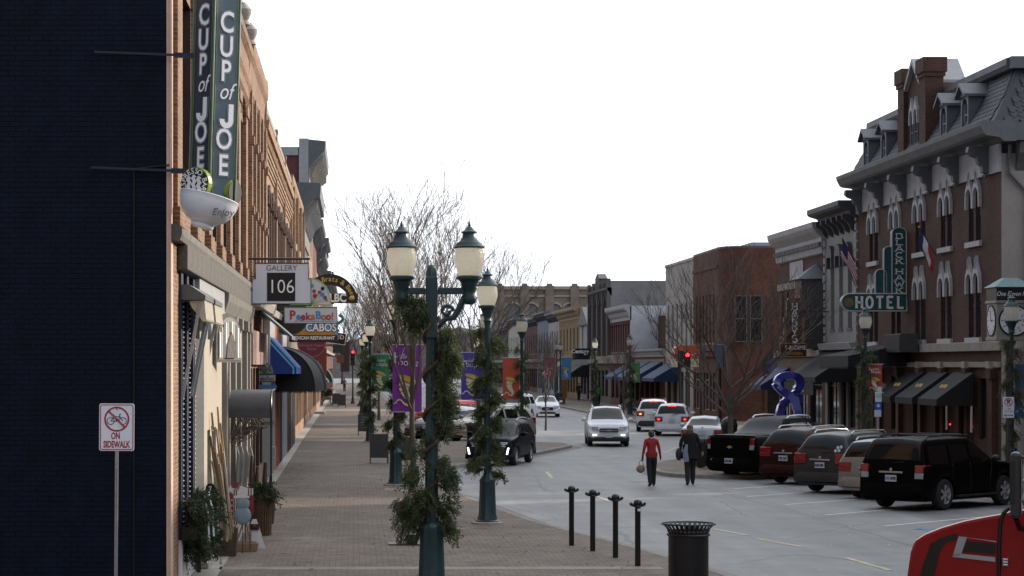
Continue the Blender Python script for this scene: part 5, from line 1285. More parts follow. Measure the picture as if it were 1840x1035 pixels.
out = [(cx + 51 * u * math.cos(R(a)), 0, cz + 53 * u * math.sin(R(a))) for a in range(180, -1, -10)]; inn = [(cx + 36 * u * math.cos(R(a)), 0, cz + 33 * u * math.sin(R(a))) for a in range(0, 181, 10)]
BW = M('black_sign_wood', (.018, .014, .010), .5, 0, .3)
o = MB().poly(out + inn, (0, .08, 0)).build('arch', BW, t, 0)
for i, ch in enumerate('Burgers Brats & Beer'):
    a = R(168 - i * 7.9); p = (cx + 44 * u * math.cos(a), -.006, cz + 43.5 * u * math.sin(a))
    qq = text(ch, .30, GOLD, o, p, sx=.9, bold=.008); qq.rotation_euler = (Matrix.Rotation(R(90), 3, 'X') @ Matrix.Rotation(a - R(90), 3, 'Z')).to_euler()
a, c = q(588, 545); a2, c2 = q(643, 527); o = board(t, a, c, a2, c2, BW, .1, -.002, 'name_board')
text('LBC', .50, IVORY, o, (q(607, 0)[0], -.02, q(0, 536)[1]), sx=.85, bold=.02)
m = MB(); m.ball((q(632, 0)[0], -.03, q(0, 536)[1]), (.13, .05, .1), 8, 6); m.build('hop_motif', GOLD, o)
MB().bar((q(522, 0)[0], .05, cz), (q(600, 0)[0], .05, cz), .06, .06).build('mounting_arm', BLACKM, t, 0)
D = 120
t = hang('small_black_sign', 'tilted small black sign with white rim poking out past the restaurant board', 607, 608, D); u = D / FPX
o = board(t, -.5, -.3, .42, .3, BLACKM, .06, 0, 'board', WHITE); text('ED', .32, WL, o, (.14, -.008, .08)); t.rotation_euler = (0, R(8), 0)
MB().bar((-1.6, .03, .2), (-.4, .03, .2), .05, .05).build('mounting_arm', BLACKM, t, 0)
D = 140
for nm, lab, px0, py0, px1, py1, cc in (('hanging_board', 'dark hanging board with faint lettering far down the left shops', 598, 620, 618, 634, M('dark_green_board', (.02, .03, .028), .6)), ('hanging_board', 'brown hanging board beside the far traffic light', 605, 638, 617, 652, M('rust_board', (.16, .05, .035), .6)),
                                   ('vertical_banner', 'tall dark maroon banner board far down the left shops', 612, 614, 628, 668, M('dark_maroon_board', (.035, .02, .022), .6))):
    t = hang(nm, lab, (px0 + px1) / 2, (py0 + py1) / 2, D); u = D / FPX; a, c = (px1 - px0) * u / 2, (py1 - py0) * u / 2
    o = board(t, -a, -c, a, c, cc, .08); MB().bar((-1.9, .04, c * .8), (-a, .04, c * .8), .06, .06).build('mounting_arm', BLACKM, t, 0); D += 14
# teal curled fish-like bracket
t = hang('scroll_bracket', 'teal scrolled iron bracket peeping out beside the restaurant board', 609, 577, 104); m = MB()
m.tube([(.22 * math.sin(i * .5) * (1 - i * .03), 0, .3 - i * .06) for i in range(14)], [.09 - .004 * i for i in range(14)], 7); m.build('scroll', M('teal_paint', (.03, .16, .16), .5), t)

# ---- awnings of the left shops
def lawn(name, label, Yc, y0, W_, z, h, d, m, trim=None):
    t = thing(name, label, 'awning', (-2.75, Yc, 0)); return t
t = thing('striped_awning', 'small blue-green striped awning above the gallery shop window', 'awning', (-2.75, 61.5, 0)); 
mb = MB()
for i in range(9): mb.poly([(.2, i * .55, 5.0), (1.05, i * .55, 4.28), (1.05, i * .55, 4.2), (.2, i * .55, 4.92)], (0, .54, 0), i % 3)
mb.build('fabric', [M('teal_canvas', (.03, .12, .13), .8), M('grey_canvas', (.22, .25, .26), .8), M('pink_canvas', (.30, .14, .15), .8)], t, 0); MB().box(.14, 0, 4.85, .2, 4.94, 5.02).build('frame', BLACKM, t, 0)
# navy awning: end cheek faces the camera
D = 68.0
t = thing('blue_awning', 'deep blue shop awning with two light blue stripes along its edge', 'awning', (-2.75, D, 0)); u = D / FPX
def aw(px, py): return ((px - VX) * u + 2.75, EYE - (py - VY) * u)
pf = [(.02, aw(0, 601)[1]), aw(482, 601), aw(535, 660), aw(535, 672), (.02, aw(0, 672)[1])]
NB = M('deep_blue_canvas', (.012, .038, .21), .75, 0, .12, 8)
mb = MB(); mb.poly([(a, 0, c) for a, c in pf], (0, .02, 0)); mb.poly([(a, 0.021, c) for a, c in [pf[1], pf[2], pf[3], (pf[3][0] - .03, pf[3][1]), (pf[2][0] - .03, pf[2][1]), (pf[1][0], pf[1][1] - .04)]], (0, 4.4, 0)); mb.poly([(a, 4.43, c) for a, c in pf], (0, .02, 0))
o = mb.build('fabric', NB, t, 0)
st = MB(); LB = M('light_blue_trim', (.14, .42, .75), .7)
for off in (0, 6.5):
    P = [aw(482 - off * 1.3, 601), aw(535 - off, 660 + off * .12), aw(535 - off, 671.8)]
    st.ribbon([(P[0][0] - .02, -.003, P[0][1]), (P[1][0] - .02, -.003, P[1][1]), (P[2][0] - .02, -.003, P[2][1])], .055, (0, -1, 0), .006)
st.build('stripe', LB, o, 0)
# black dome awning
D = 72.5
t = thing('dome_awning', 'black half-dome entrance awning with ribs and scalloped edge', 'awning', (-2.75, D, 0)); u = D / FPX
ex, ez0, ez1 = aw(0, 0)[0], EYE - (703 - VY) * u, EYE - (622 - VY) * u
rx = (582 - VX) * u + 2.75; hh = ez1 - ez0; ln = 6.0
mb = MB(); n = 14
rings = []
for j in range(9):
    f_ = j / 8; sc_ = math.sqrt(max(0.0, 1 - (abs(f_ - .5) * 2) ** 6)) if 0 < j < 8 else .82
    rings.append([(rx * sc_ * math.sin(R(90 * i / n)) ** .9 + .03, f_ * ln, ez0 + hh * (.9 + .1 * sc_) * math.cos(R(90 * i / n)) ** .9) for i in range(n + 1)])
vv = [p for r_ in rings for p in r_]; fs = [(j * (n + 1) + i, (j + 1) * (n + 1) + i, (j + 1) * (n + 1) + i + 1, j * (n + 1) + i + 1) for j in range(8) for i in range(n)]
mb.add(vv, fs); mb.poly([(.03, 0, ez0)] + rings[0][::-1][:n], (0, .01, 0)); o = mb.build('fabric', M('black_canvas', ()), t, 60)
rb = MB()
for r_ in rings[::2]: rb.tube([(p[0] + .012, p[1] - .012, p[2] + .012) for p in r_], .018, 5)
for f_ in (.35, .6, .8): rb.tube([(rings[0][n - int(f_ * n)][0] * s_, -.012, ez0 + (rings[0][n - int(f_ * n)][2] - ez0) * s_) for s_ in (.15, .5, 1)], .008, 4) if False else None
rb.build('rib', M('black_piping', (.05, .05, .052), .6), o)
sv = MB()
for i in range(30): sv.poly([(.05 + rx * i / 30, -.006, ez0), (.05 + rx * (i + .5) / 30, -.006, ez0 - .07), (.05 + rx * (i + 1) / 30, -.006, ez0)], (0, .012, 0))
for i in range(48): sv.poly([(rx + .04, ln * i / 48, ez0), (rx + .04, ln * (i + .5) / 48, ez0 - .07), (rx + .04, ln * (i + 1) / 48, ez0)], (-.012, 0, 0))
sv.build('scalloped_valance', M('black_canvas', ()), o, 0)
for (Yc, lab, hx, z0, z1, cc) in ((100, 'black rounded awning with white edge further along the left shops', 1.5, 2.6, 4.1, 'black_canvas'), (126, 'dark green awning far down the left shops', 1.6, 2.5, 3.7, 'bottle_green_canvas'), (112, 'narrow black flat canopy over a doorway on the left', 1.5, 2.6, 3.1, 'black_canvas')):
    t = thing('far_awning', lab, 'awning', (-2.75, Yc, 0)); mb = MB(); mb.poly([(.03, 0, z0)] + [(hx * math.sin(R(a)), 0, z0 + (z1 - z0) * math.cos(R(a))) for a in range(90, -1, -15)], (0, 4.5, 0)); o = mb.build('fabric', M(cc, (.012, .05, .035), .8), t, 40)
    mb = MB(); mb.ribbon([(hx * math.sin(R(a)), -.01, z0 + (z1 - z0) * math.cos(R(a))) for a in range(90, -1, -15)], .06, (0, -1, 0), .01); mb.build('piping', WHITE, o, 0)
# grey barrel canopy over the doorway with twigs beneath
D = 46.5
t = thing('barrel_canopy', 'grey metal barrel canopy over the corner shop doorway with bare twigs below', 'canopy', (-2.75, D, 0)); u = D / FPX
x0, x1 = .06, (487 - VX) * u + 2.75; z0, z1 = EYE - (751 - VY) * u, EYE - (702 - VY) * u; ln = 3.0
x0 = (391 - VX) * u + 2.75
mb = MB(); pr = [(0, 0)] + [(-.62 + .62 * math.cos(R(a)), (z1 - z0) * math.sin(R(a))) for a in range(0, 91, 10)] + [(.62, z1 - z0)]
# barrel axis runs out from the wall: curved front towards the camera
P = [(.0, z0)] + [(.55 - .55 * math.cos(R(a)), z0 + (z1 - z0) * (.3 + .7 * math.sin(R(a)))) for a in range(0, 91, 9)] + [(2.2, z1), (2.2, z1 - .03)] + [(.57 - .53 * math.cos(R(a)), z0 + (z1 - z0) * (.28 + .68 * math.sin(R(a)))) for a in range(90, -1, -9)] + [(.03, z0)]
mb.poly([(x0 - .3, y, z) for y, z in P], (x1 - x0 + .3, 0, 0)); o = mb.build('hood', M('grey_zinc', (.065, .067, .07), .4, .4, .15, dirt=.3), t, 40)
mb = MB(); mb.tube([(x1, y, z) for y, z in P[:13]], .02, 5); mb.tube([(x1, .02, z0), (x1, .02, z0 - 1.9)], .02, 6); mb.build('frame', BLACKM, t)
tw_ = MB()
for i in range(110):
    xx = x0 + random.random() ** .8 * (x1 - x0) * .9; yy = random.uniform(0, 1.6); dep = .62 * (1 - (xx - x0) / (x1 - x0)) + .1
    tw_.tube([(xx, yy, z0 + random.uniform(-.05, .1)), (xx + random.uniform(-.2, .25), yy + random.uniform(-.2, .2), z0 - dep * random.uniform(.3, 1)), (xx - random.uniform(0, .3), yy, z0 - dep * random.uniform(.6, 1.4))], .009, 3)
tw_.build('twigs', TWIG, t, 0)

# ================================================================== RIGHT SIDE SIGNS
D = 107.6
t = hang('tavern_sign', 'tall maroon vertical tavern sign with ivory letters and a wide lower board', 1429, 600, D); u = D / FPX
q = lambda px, py: ((px - 1429) * u, -(py - 600) * u)
MR = M('maroon_enamel', (.06, .012, .012), .4, 0, .2); AM = M('amber_trim', (.26, .13, .03), .4)
a, c = q(1414, 620); a2, c2 = q(1442, 540); o = MB().poly([(a, 0, c), (a, 0, c2), (a + .1, 0, c2 + .12), (a2 - .1, 0, c2 + .12), (a2, 0, c2), (a2, 0, c)], (0, .3, 0)).build('vertical_panel', MR, t, 0)
for px in (1411, 1443): MB().box(q(px, 0)[0] - .06, -.02, c, q(px, 0)[0] + .06, .32, q(0, 570)[1]).build('side_tube', AM, t, 0)
for i, ch in enumerate('HARRYS'): slab(MB(), ch, 0, 0, 0, .34, .34, .26).build('letter', IVORY, o, 0, 0, (-.20, -.002, q(0, 551 + i * 11.6)[1] - .16))
text("UNCLE", .22, GOLD, o, (0, -.006, c2 - .0), sx=.8)
a, c = q(1402, 641); a2, c2 = q(1449, 617); o = board(t, a, c, a2, c2, MR, .34, -.03, 'lower_board', GOLD)
text('5-&-DIME', .30, IVORY, o, (0, -.036, q(0, 625)[1]), sx=.85); text('TAVERN', .22, GOLD, o, (-.05, -.036, q(0, 635.5)[1]), sx=.95)
MB().bar((q(1442, 0)[0], .15, q(0, 560)[1]), (23.0 - t.location.x, .15, q(0, 560)[1]), .06, .06).build('mounting_arm', BLACKM, t, 0)
# orange restaurant sign with cream board
D = 140.5
t = hang('orange_sign', 'orange and cream projecting sign with a white crescent behind the traffic light', 1231, 641, D); u = D / FPX
q = lambda px, py: ((px - 1231) * u, -(py - 641) * u)
a, c = q(1208, 642.5); a2, c2 = q(1256, 620.5); o = board(t, a, c, a2, c2, M('orange_enamel', (.45, .07, .02), .45, 0, .1), .2, 0, 'upper_board', CREAM)
m = MB(); m.ribbon([(q(1214.5, 0)[0] + .18 * math.cos(R(aa)), -.004, q(0, 629)[1] + .2 * math.sin(R(aa))) for aa in range(60, 300, 24)], [.05, .09, .12, .14, .15, .15, .14, .12, .09, .05], (0, -1, 0), .01); m.build('crescent', IVORY, o, 0)
m = MB(); m.disc((q(1243.5, 0)[0], -.01, q(0, 638)[1]), .08, 'y', .009, 14); m.disc((q(1249, 0)[0], -.01, q(0, 636)[1]), .08, 'y', .009, 14); m.build('doughnut_motif', CREAM, o, 0)
a, c = q(1205, 660); a2, c2 = q(1256, 644); o = board(t, a, c, a2, c2, M('cream_board', (.52, .48, .33), .5), .18, 0, 'lower_board', GREYP)
text('L    LE', .34, M('brown_print', (.10, .05, .03), .6), o, (q(1248, 0)[0] - .35, -.006, q(0, 652)[1]), sx=.8)
MB().bar((q(1256, 0)[0], .1, q(0, 632)[1]), (22.9 - t.location.x, .1, q(0, 632)[1]), .08, .08).build('mounting_arm', BLACKM, t, 0)
D = 212
t = hang('estate_agent_sign', 'black projecting estate agent sign with white script and a white panel below', 1044, 641, D); u = D / FPX
q = lambda px, py: ((px - 1044) * u, -(py - 641) * u)
a, c = q(1029, 646); a2, c2 = q(1060, 626); o = board(t, a, c, a2, c2, BLACKM, .2, 0, 'upper_board')
text('Century', .52, WL, o, (q(1042.5, 0)[0], -.006, q(0, 631.5)[1]), sx=.95, bold=.02); text('21', .42, WL, o, (q(1053, 0)[0], -.006, q(0, 635)[1]), bold=.02)
a, c = q(1029, 656); a2, c2 = q(1056, 646.5); o = board(t, a, c, a2, c2, M('pale_grey_board', (.40, .42, .42), .5), .16, 0, 'lower_board'); text('AVEDA', .52, BLACKM, o, (0, -.006, 0), sx=.85, bold=.02)
MB().bar((q(1058, 0)[0], .1, q(0, 630)[1]), (23.0 - t.location.x, .1, q(0, 630)[1]), .1, .1).build('mounting_arm', BLACKM, t, 0)
# ================================================================== STREET LAMPS, GARLANDS, BANNERS
def lampglass():
    m = bpy.data.materials.new('frosted_lamp_glass'); m.use_nodes = True; t = m.node_tree; b = t.nodes['Principled BSDF']
    b.inputs['Base Color'].default_value = (.72, .70, .60, 1); b.inputs['Roughness'].default_value = .25
    tr = t.nodes.new('ShaderNodeBsdfTranslucent'); tr.inputs['Color'].default_value = (.93, .92, .84, 1)
    g = t.nodes.new('ShaderNodeTexCoord'); v = t.nodes.new('ShaderNodeTexVoronoi'); v.inputs['Scale'].default_value = 42; _lk(t, g.outputs['Object'], v.inputs['Vector'])
    bp = t.nodes.new('ShaderNodeBump'); bp.inputs['Strength'].default_value = .6; bp.inputs['Distance'].default_value = .01; _lk(t, v.outputs['Distance'], bp.inputs['Height']); _lk(t, bp.outputs['Normal'], b.inputs['Normal']); _lk(t, bp.outputs['Normal'], tr.inputs['Normal'])
    ms = t.nodes.new('ShaderNodeMixShader'); ms.inputs[0].default_value = .8; _lk(t, b.outputs[0], ms.inputs[1]); _lk(t, tr.outputs[0], ms.inputs[2]); _lk(t, ms.outputs[0], t.nodes['Material Output'].inputs['Surface'])
    return m
LG = lampglass()
LANT = dict(
 neck=MB().lathe([(.07, 0), (.10, .03), (.075, .06), (.09, .14), (.135, .26), (.15, .30), (.19, .32), (.195, .36), (.165, .375)], 18).mesh('lantern_neck', DKGREEN),
 globe=MB().lathe([(.16, .375), (.19, .45), (.222, .56), (.228, .64), (.215, .74), (.20, .80)], 22, cap=True).mesh('globe', LG),
 cap=MB().lathe([(.235, .795), (.24, .82), (.205, .85), (.20, .87), (.15, .90), (.105, .97), (.095, 1.02), (.12, 1.03), (.12, 1.05), (.07, 1.08), (.045, 1.12), (.02, 1.13), (.022, 1.16), (.006, 1.22)], 20).mesh('lantern_cap', DKGREEN))
def lantern(p, x, z, y=0):
    for k in ('neck', 'globe', 'cap'): put('lantern_' + k if k != 'globe' else 'globe', LANT[k], p, 50, 0, (x, y, z))
def post_mesh(h, r=.075):
    return MB().lathe([(.27, 0), (.27, .06), (.22, .09), (.205, .16), (.19, .2), (.17, .9), (.18, .95), (.15, 1.0), (r + .02, 1.06), (r, 1.2), (r * .8, h - .1), (r * .95, h - .05), (r, h)], 20, flute=1).mesh('post', DKGREEN)
single_post = post_mesh(4.45)
foot = MB().lathe([(.36, -.02), (.36, .03), (.3, .045)], 8).mesh('footing', CONC)
t = thing('street_lamp', 'x', 'street lamp'); lamp0 = t
put('post', single_post, t, 40); put('footing', foot, t, 0); lantern(t, 0, 4.43)
LAMPS = [((2.95, 49.0), 'green single-globe street lamp with garland standing at the kerb in front of the dark suv'), ((1.23, 64.5), 'green single-globe street lamp holding the bright purple banner'),
 ((4.75, 79.5), 'green street lamp holding the blue-violet banner behind the nearest single lamp'), ((6.7, 88.5), 'green street lamp at the tip of the paved kerb bulb behind the dark suv'),
 ((19.0, 175), 'small far street lamp right of the black estate agent sign'), ((19.0, 153), 'far street lamp beside the blue shop awnings on the right'), ((18.4, 80), 'street lamp with red banner before the hotel entrance'), ((19.6, 66.3), 'street lamp in front of the corner clock'),
 ((.75, 100), 'street lamp holding the nearest green banner on the left walk'), ((.75, 128), 'street lamp holding the middle green banner on the left walk'), ((.62, 152), 'street lamp holding the farthest green banner on the left walk'),
 ((9.3, 168), 'far street lamp showing above the parked cars, left of the orange banner'), ((17.8, 195), 'far street lamp with pink banner on the right'), ((18.6, 200), 'far street lamp with blue banner near the striped awning')]
lamps = []
for i, ((x, y), lab) in enumerate(LAMPS):
    o = lamp0 if i == 0 else dup(lamp0, (x, y, 0))
    o.location = (x, y, 0); o['label'] = lab; o['group'] = 'street lamps along the pavements'; lamps.append(o)
# double lamp
t = thing('double_street_lamp', 'tall green street lamp with two globes on a crossarm in the foreground', 'street lamp', (1.2, 34.2, 0))
put('post', MB().lathe([(.30, 0), (.30, .08), (.24, .12), (.22, .2), (.205, .26), (.18, .95), (.19, 1.0), (.165, 1.06), (.12, 1.1), (.105, 1.3), (.085, 4.2), (.09, 4.25), (.09, 4.9), (.075, 4.98), (.03, 5.03)], 22, flute=1).mesh('post', DKGREEN), t, 40)
put('footing', foot, t, 0)
MB().box(-.17, -.045, 4.28, -.09, .045, 4.4).box(-.09, -.12, 3.9, .09, .12, 4.85).build('post_collar', DKGREEN, t, 0, .02)
MB().box(-.52, -.045, 4.58, -.1, .045, 4.68).box(.1, -.045, 4.58, .58, .045, 4.68).build('crossarm', DKGREEN, t, 0, .01)
sc_ = MB()
for s_, e_ in ((-1, -.46), (1, .52)):
    sc_.tube([(s_ * .10, 0, 4.05), (s_ * .22, 0, 4.2), (s_ * .34, 0, 4.22), (s_ * .42, 0, 4.34), (e_, 0, 4.56)], [.035, .04, .05, .045, .05], 8)
    sc_.tube([(s_ * (.24 + .10 * math.cos(i * .55) * (1 - i * .055)), 0, 4.32 + .10 * math.sin(i * .55) * (1 - i * .055)) for i in range(13)], .03, 6)
sc_.build('scroll', DKGREEN, t)
for x in (-.46, .58):
    MB().lathe([(.05, -.16), (.10, -.13), (.115, -.06), (.09, 0), (.10, .06), (.12, .10)], 14, (x, 0, 4.58)).build('arm_end', DKGREEN, t, 50); lantern(t, x, 4.62 - .13)

def cedar(name, anchors, dirs, n, ln, size, seed, mat):
    """drooping flat sprays: every anchor throws sprays, each a stem with many scale leaves"""
    r = np.random.default_rng(seed); A = np.asarray(anchors, float); Dv = np.asarray(dirs, float); K = len(A)
    idx = r.integers(0, K, n); p = A[idx] + r.normal(0, .035, (n, 3)); d = Dv[idx] + r.normal(0, .45, (n, 3)); d[:, 2] -= .35
    d /= np.linalg.norm(d, axis=1)[:, None]; L = ln * r.uniform(.45, 1.2, n) ** 1.3; m = 46
    V = []; tt = r.uniform(.05, 1, (n, m)); side = r.choice([-1, 1], (n, m))
    up = r.normal(0, 1, (n, 3)); bi = np.cross(d, up); bi /= np.linalg.norm(bi, axis=1)[:, None]; nr_ = np.cross(d, bi)
    base = p[:, None, :] + d[:, None, :] * (tt * L[:, None])[:, :, None]; base[:, :, 2] -= (tt ** 2) * (L * .45)[:, None]
    sw = side * r.uniform(.004, .07, (n, m)) * (1.1 - tt)
    base = base + bi[:, None, :] * sw[:, :, None] * 1.1 + r.normal(0, .012, (n, m, 3))
    ld = d[:, None, :] * .8 + bi[:, None, :] * (side * .8)[:, :, None] + r.normal(0, .35, (n, m, 3)); ld[:, :, 2] -= .35; ld /= np.linalg.norm(ld, axis=2)[:, :, None]
    wv = np.cross(ld, nr_[:, None, :] + r.normal(0, .5, (n, m, 3))); wv /= np.linalg.norm(wv, axis=2)[:, :, None] + 1e-9
    s = size * r.uniform(.6, 1.5, (n, m))[:, :, None]
    a = base - wv * s * .2; b = base + ld * s; c = base + wv * s * .2
    V = np.stack([a, b, c], 2).reshape(-1, 3); N = len(V) // 3
    me = bpy.data.meshes.new(name); me.vertices.add(len(V)); me.vertices.foreach_set('co', V.ravel()); me.loops.add(N * 3); me.loops.foreach_set('vertex_index', np.arange(N * 3, dtype='i'))
    me.polygons.add(N); me.polygons.foreach_set('loop_start', np.arange(0, N * 3, 3, dtype='i')); me.polygons.foreach_set('loop_total', np.full(N, 3, 'i')); me.update(calc_edges=True); me.materials.append(mat)
    return me
CED = LEAF('cedar_green', (.072, .094, .050)); PINE = LEAF('pine_green', (.04, .058, .03))
def wrap(z0, z1, turns, r0, bulge, n=60, seed=1):
    r = random.Random(seed); A, Dv = [], []
    for i in range(n):
        f_ = i / (n - 1); z = z0 + (z1 - z0) * f_; a = turns * 6.283 * f_ + r.uniform(-.3, .3); q = r0 * bulge(f_)
        A.append((q * math.cos(a), q * math.sin(a), z)); Dv.append((math.cos(a), math.sin(a), -.25))
    return A, Dv
# near lamp: heavy clumps from scroll to base with bare gaps, as photographed
A, Dv = [], []
for (px, py, rr, k) in ((760, 555, .22, 34), (735, 545, .18, 22), (750, 575, .2, 20), (800, 600, .16, 26), (798, 630, .15, 30), (790, 665, .14, 26), (812, 645, .15, 28), (794, 695, .14, 30), (786, 735, .14, 28), (805, 715, .15, 24), (795, 755, .14, 24), (775, 780, .14, 10), (760, 800, .2, 14), (790, 830, .24, 18), (745, 850, .24, 20), (800, 860, .24, 20), (765, 890, .24, 26), (745, 920, .26, 26), (795, 910, .26, 26), (800, 940, .2, 14), (735, 905, .22, 18), (755, 945, .14, 8)):
    for _ in range(k):
        a = random.uniform(0, 6.28); w_ = rr * .82 * random.random() ** .5; x = (px - 775) * 34.2 / FPX + w_ * math.cos(a) * .8; y = w_ * math.sin(a)
        A.append((x, y, EYE - (py - VY) * 34.2 / FPX + random.uniform(-.1, .12))); l_ = max(.05, math.hypot(x, y)); Dv.append((x / l_ * .9, y / l_ * .9, -.5) if py < 600 or py > 755 else (.1 + .5 * random.random(), y / l_ * .6, -.8))
me = cedar('foliage', A, Dv, 1350, .21, .036, 5, CED)
t = thing('evergreen_garland', 'thick cedar garland hung round the double lamp in the foreground', 'garland', (1.2, 34.2, 0), 0, 'evergreen garlands on the lamps'); put('foliage', me, t, 0)
rp_ = MB(); rp_.tube([(.12 * math.cos(i * .5), .12 * math.sin(i * .5), 1.2 + i * .048) for i in range(64)], .03, 5); rp_.build('stem_rope', DWOOD, t)
GARL = [(lamps[0], 1.05, 4.3, 'cedar garland spiralling up the single lamp at the kerb', .26, 680, .34), (lamps[1], .9, 4.2, 'cedar garland on the lamp with the bright purple banner', .24, 420, .34), (lamps[2], .9, 4.2, 'cedar garland on the lamp with the blue-violet banner', .2, 260, .34), (lamps[3], .9, 4.2, 'cedar garland on the lamp at the tip of the kerb bulb', .22, 280, .36),
        (lamps[4], .5, 4.2, 'garland on the small far lamp by the estate agent sign', .22, 160, .36), (lamps[5], .5, 4.2, 'garland on the far lamp beside the blue awnings', .24, 170, .36), (lamps[6], .8, 4.2, 'garland on the lamp with the red banner by the hotel', .26, 300, .4), (lamps[7], .8, 4.2, 'garland on the lamp before the corner clock', .2, 240, .36),
        (lamps[8], .6, 4.2, 'garland on the lamp with the nearest green banner', .26, 220, .4), (lamps[9], .6, 4.2, 'garland on the lamp with the middle green banner', .26, 180, .4), (lamps[10], .6, 4.2, 'garland on the lamp with the farthest green banner', .26, 160, .4)]
for i, (lp, z0, z1, lab, rr, n, ln) in enumerate(GARL):
    r_ = random.Random(i)
    if i == 0:
        bulge = lambda f_: 1.0 + .35 * math.sin(f_ * 23) + (.75 if f_ < .22 else 0) + (.25 if f_ > .85 else 0)
    else: bulge = lambda f_: .9 + .3 * math.sin(f_ * 19 + 2)
    A, Dv = wrap(z0, z1, 5.5, rr * .55, bulge, 70, i); t = thing('evergreen_garland', lab, 'garland', lp.location, 0, 'evergreen garlands on the lamps')
    put('foliage', cedar('foliage', A, Dv, int(n * (.95 if i == 0 else 1.1)), ln * .66, .041 + .022 * (lp.location.y > 90), 20 + i, CED), t, 0)

# banners: vinyl sheet on two rods, printed lettering and a striped horn
def banner(lp, label, colr, side, z0, z1, w_, pale=False, word=True, faint=1.0):
    t = thing('holiday_banner', label, 'banner', lp.location, 0, 'holiday banners on the lamps'); s_ = side
    xa, xb = s_ * .10, s_ * (.10 + w_)
    sh = MB(); n = 8
    for i in range(n):
        f0, f1 = i / n, (i + 1) / n; ya, yb = .015 * math.sin(f0 * 7), .015 * math.sin(f1 * 7)
        sh.add([(xa, ya, z0), (xa, ya, z1), (xa + (xb - xa) * .5, ya - .02, z1)], []) if False else None
    for i in range(n):
        X0, X1 = xa + (xb - xa) * i / n, xa + (xb - xa) * (i + 1) / n; y0_, y1_ = .02 * math.sin(i / n * 6), .02 * math.sin((i + 1) / n * 6)
        sh.poly([(X0, y0_, z0), (X1, y1_, z0), (X1, y1_, z1), (X0, y0_, z1)], (0, .006, 0))
    o = sh.build('cloth', M('banner_' + colr[0], colr[1], .6, 0, .1, 3), t, 0)
    MB().tube([(0, 0, z1 + .01), (xb + s_ * .05, 0, z1 + .01)], .014, 6).tube([(0, 0, z0 - .01), (xb + s_ * .05, 0, z0 - .01)], .014, 6).build('rod', STEEL, t)
    L = min(xa, xb); H = z1 - z0; ty = -.03
    PW = M('banner_print_white', (.55, .55, .56), .6); PY = M('banner_print_yellow', (.50, .38, .07), .6)
    if word:
        q = text('h', H * .235, PW, o, (L + w_ * .17, ty, z1 - H * .20), ext=.002, sx=.95, shear=-.05); text('oliday', H * .115, PW, o, (L + w_ * .50, ty, z1 - H * .165), (R(90), R(-6), 0), ext=.002)
        text('oopla', H * .155, PW, o, (L + w_ * .56, ty, z1 - H * .265), (R(90), R(4), 0), ext=.002, sx=.95)
    hz = z0 + H * .46
    cen = [(L + w_ * .42, hz - H * .03), (L + w_ * .38, hz - H * .09), (L + w_ * .40, hz - H * .15), (L + w_ * .47, hz - H * .21), (L + w_ * .56, hz - H * .26), (L + w_ * .60, hz - H * .31), (L + w_ * .56, hz - H * .35), (L + w_ * .48, hz - H * .36), (L + w_ * .38, hz - H * .33), (L + w_ * .28, hz - H * .28), (L + w_ * .18, hz - H * .28), (L + w_ * .10, hz - H * .33), (L + w_ * .02, hz - H * .34)]
    wd = [w_ * v for v in (.38, .34, .29, .24, .19, .15, .13, .09, .06, .05, .05, .045, .04)]
    hb = MB()
    for i in range(len(cen) - 1):
        for k in range(3):
            f0, f1 = k / 3, (k + 1) / 3; lerp = lambda a, b, f_: a + (b - a) * f_
            p0 = (lerp(cen[i][0], cen[i + 1][0], f0), ty, lerp(cen[i][1], cen[i + 1][1], f0)); p1 = (lerp(cen[i][0], cen[i + 1][0], f1), ty, lerp(cen[i][1], cen[i + 1][1], f1))
            hb.ribbon([p0, p1], [lerp(wd[i], wd[i + 1], f0), lerp(wd[i], wd[i + 1], f1)], (0, -1, 0), .003 + .0005 * ((i + k) % 2), (i * 3 + k) % 2)
    T = Matrix.Translation((L + w_ * .5, ty - .004, hz + H * .02)) @ Matrix.Rotation(R(20), 4, 'Y'); el = MB(T)
    el.disc((0, -.001, 0), w_ * .34, 'y', .003, 22, 1, H * .055); el.disc((0, -.006, .0), w_ * .29, 'y', .003, 22, 2, H * .042); el.disc((0, -.011, 0.002), w_ * .27, 'y', .003, 22, 1, H * .036)
    el.disc((w_ * .02, -.016, -.004), w_ * .17, 'y', .003, 20, 2, H * .024); el.disc((w_ * .02, -.021, -.003), w_ * .155, 'y', .003, 20, 1, H * .02)
    hb.build('printed_horn', [PW, PY], o, 0); el.build('printed_bell', [PW, PY, BLACKM], o, 0)
    return t
banner(lamps[1], 'bright purple holiday banner with a yellow striped horn', ('purple', (.17, .022, .27)), 1, 2.14, 4.06, .84).location += Vector((-.2, -.32, 0))
banner(lamps[2], 'blue-violet holiday banner with a yellow striped horn', ('violet', (.055, .032, .25)), -1, 2.25, 3.92, .8)
GR = ('green', (.022, .17, .085))
banner(lamps[8], 'green holiday banner nearest the purple banner', GR, 1, 2.3, 3.95, .75)
banner(lamps[9], 'middle one of three green holiday banners on the left walk', GR, 1, 2.3, 3.95, .72)
banner(lamps[10], 'farthest one of three green holiday banners on the left walk', GR, 1, 2.3, 3.95, .72, word=False)
banner(lamps[3], 'orange-red holiday banner left of the lamp on the kerb bulb', ('orange', (.38, .06, .025)), -1, 2.1, 3.75, .66, word=False)
banner(lamps[6], 'red holiday banner by the hotel entrance', ('red', (.26, .022, .016)), 1, 2.5, 3.5, .5)
banner(lamps[12], 'pink holiday banner far down the right pavement', ('pink', (.36, .035, .16)), -1, 2.4, 4.1, .95, word=False)
banner(lamps[13], 'sky-blue holiday banner in front of the striped awning', ('skyblue', (.03, .19, .42)), 1, 2.2, 4.1, .85, word=False)
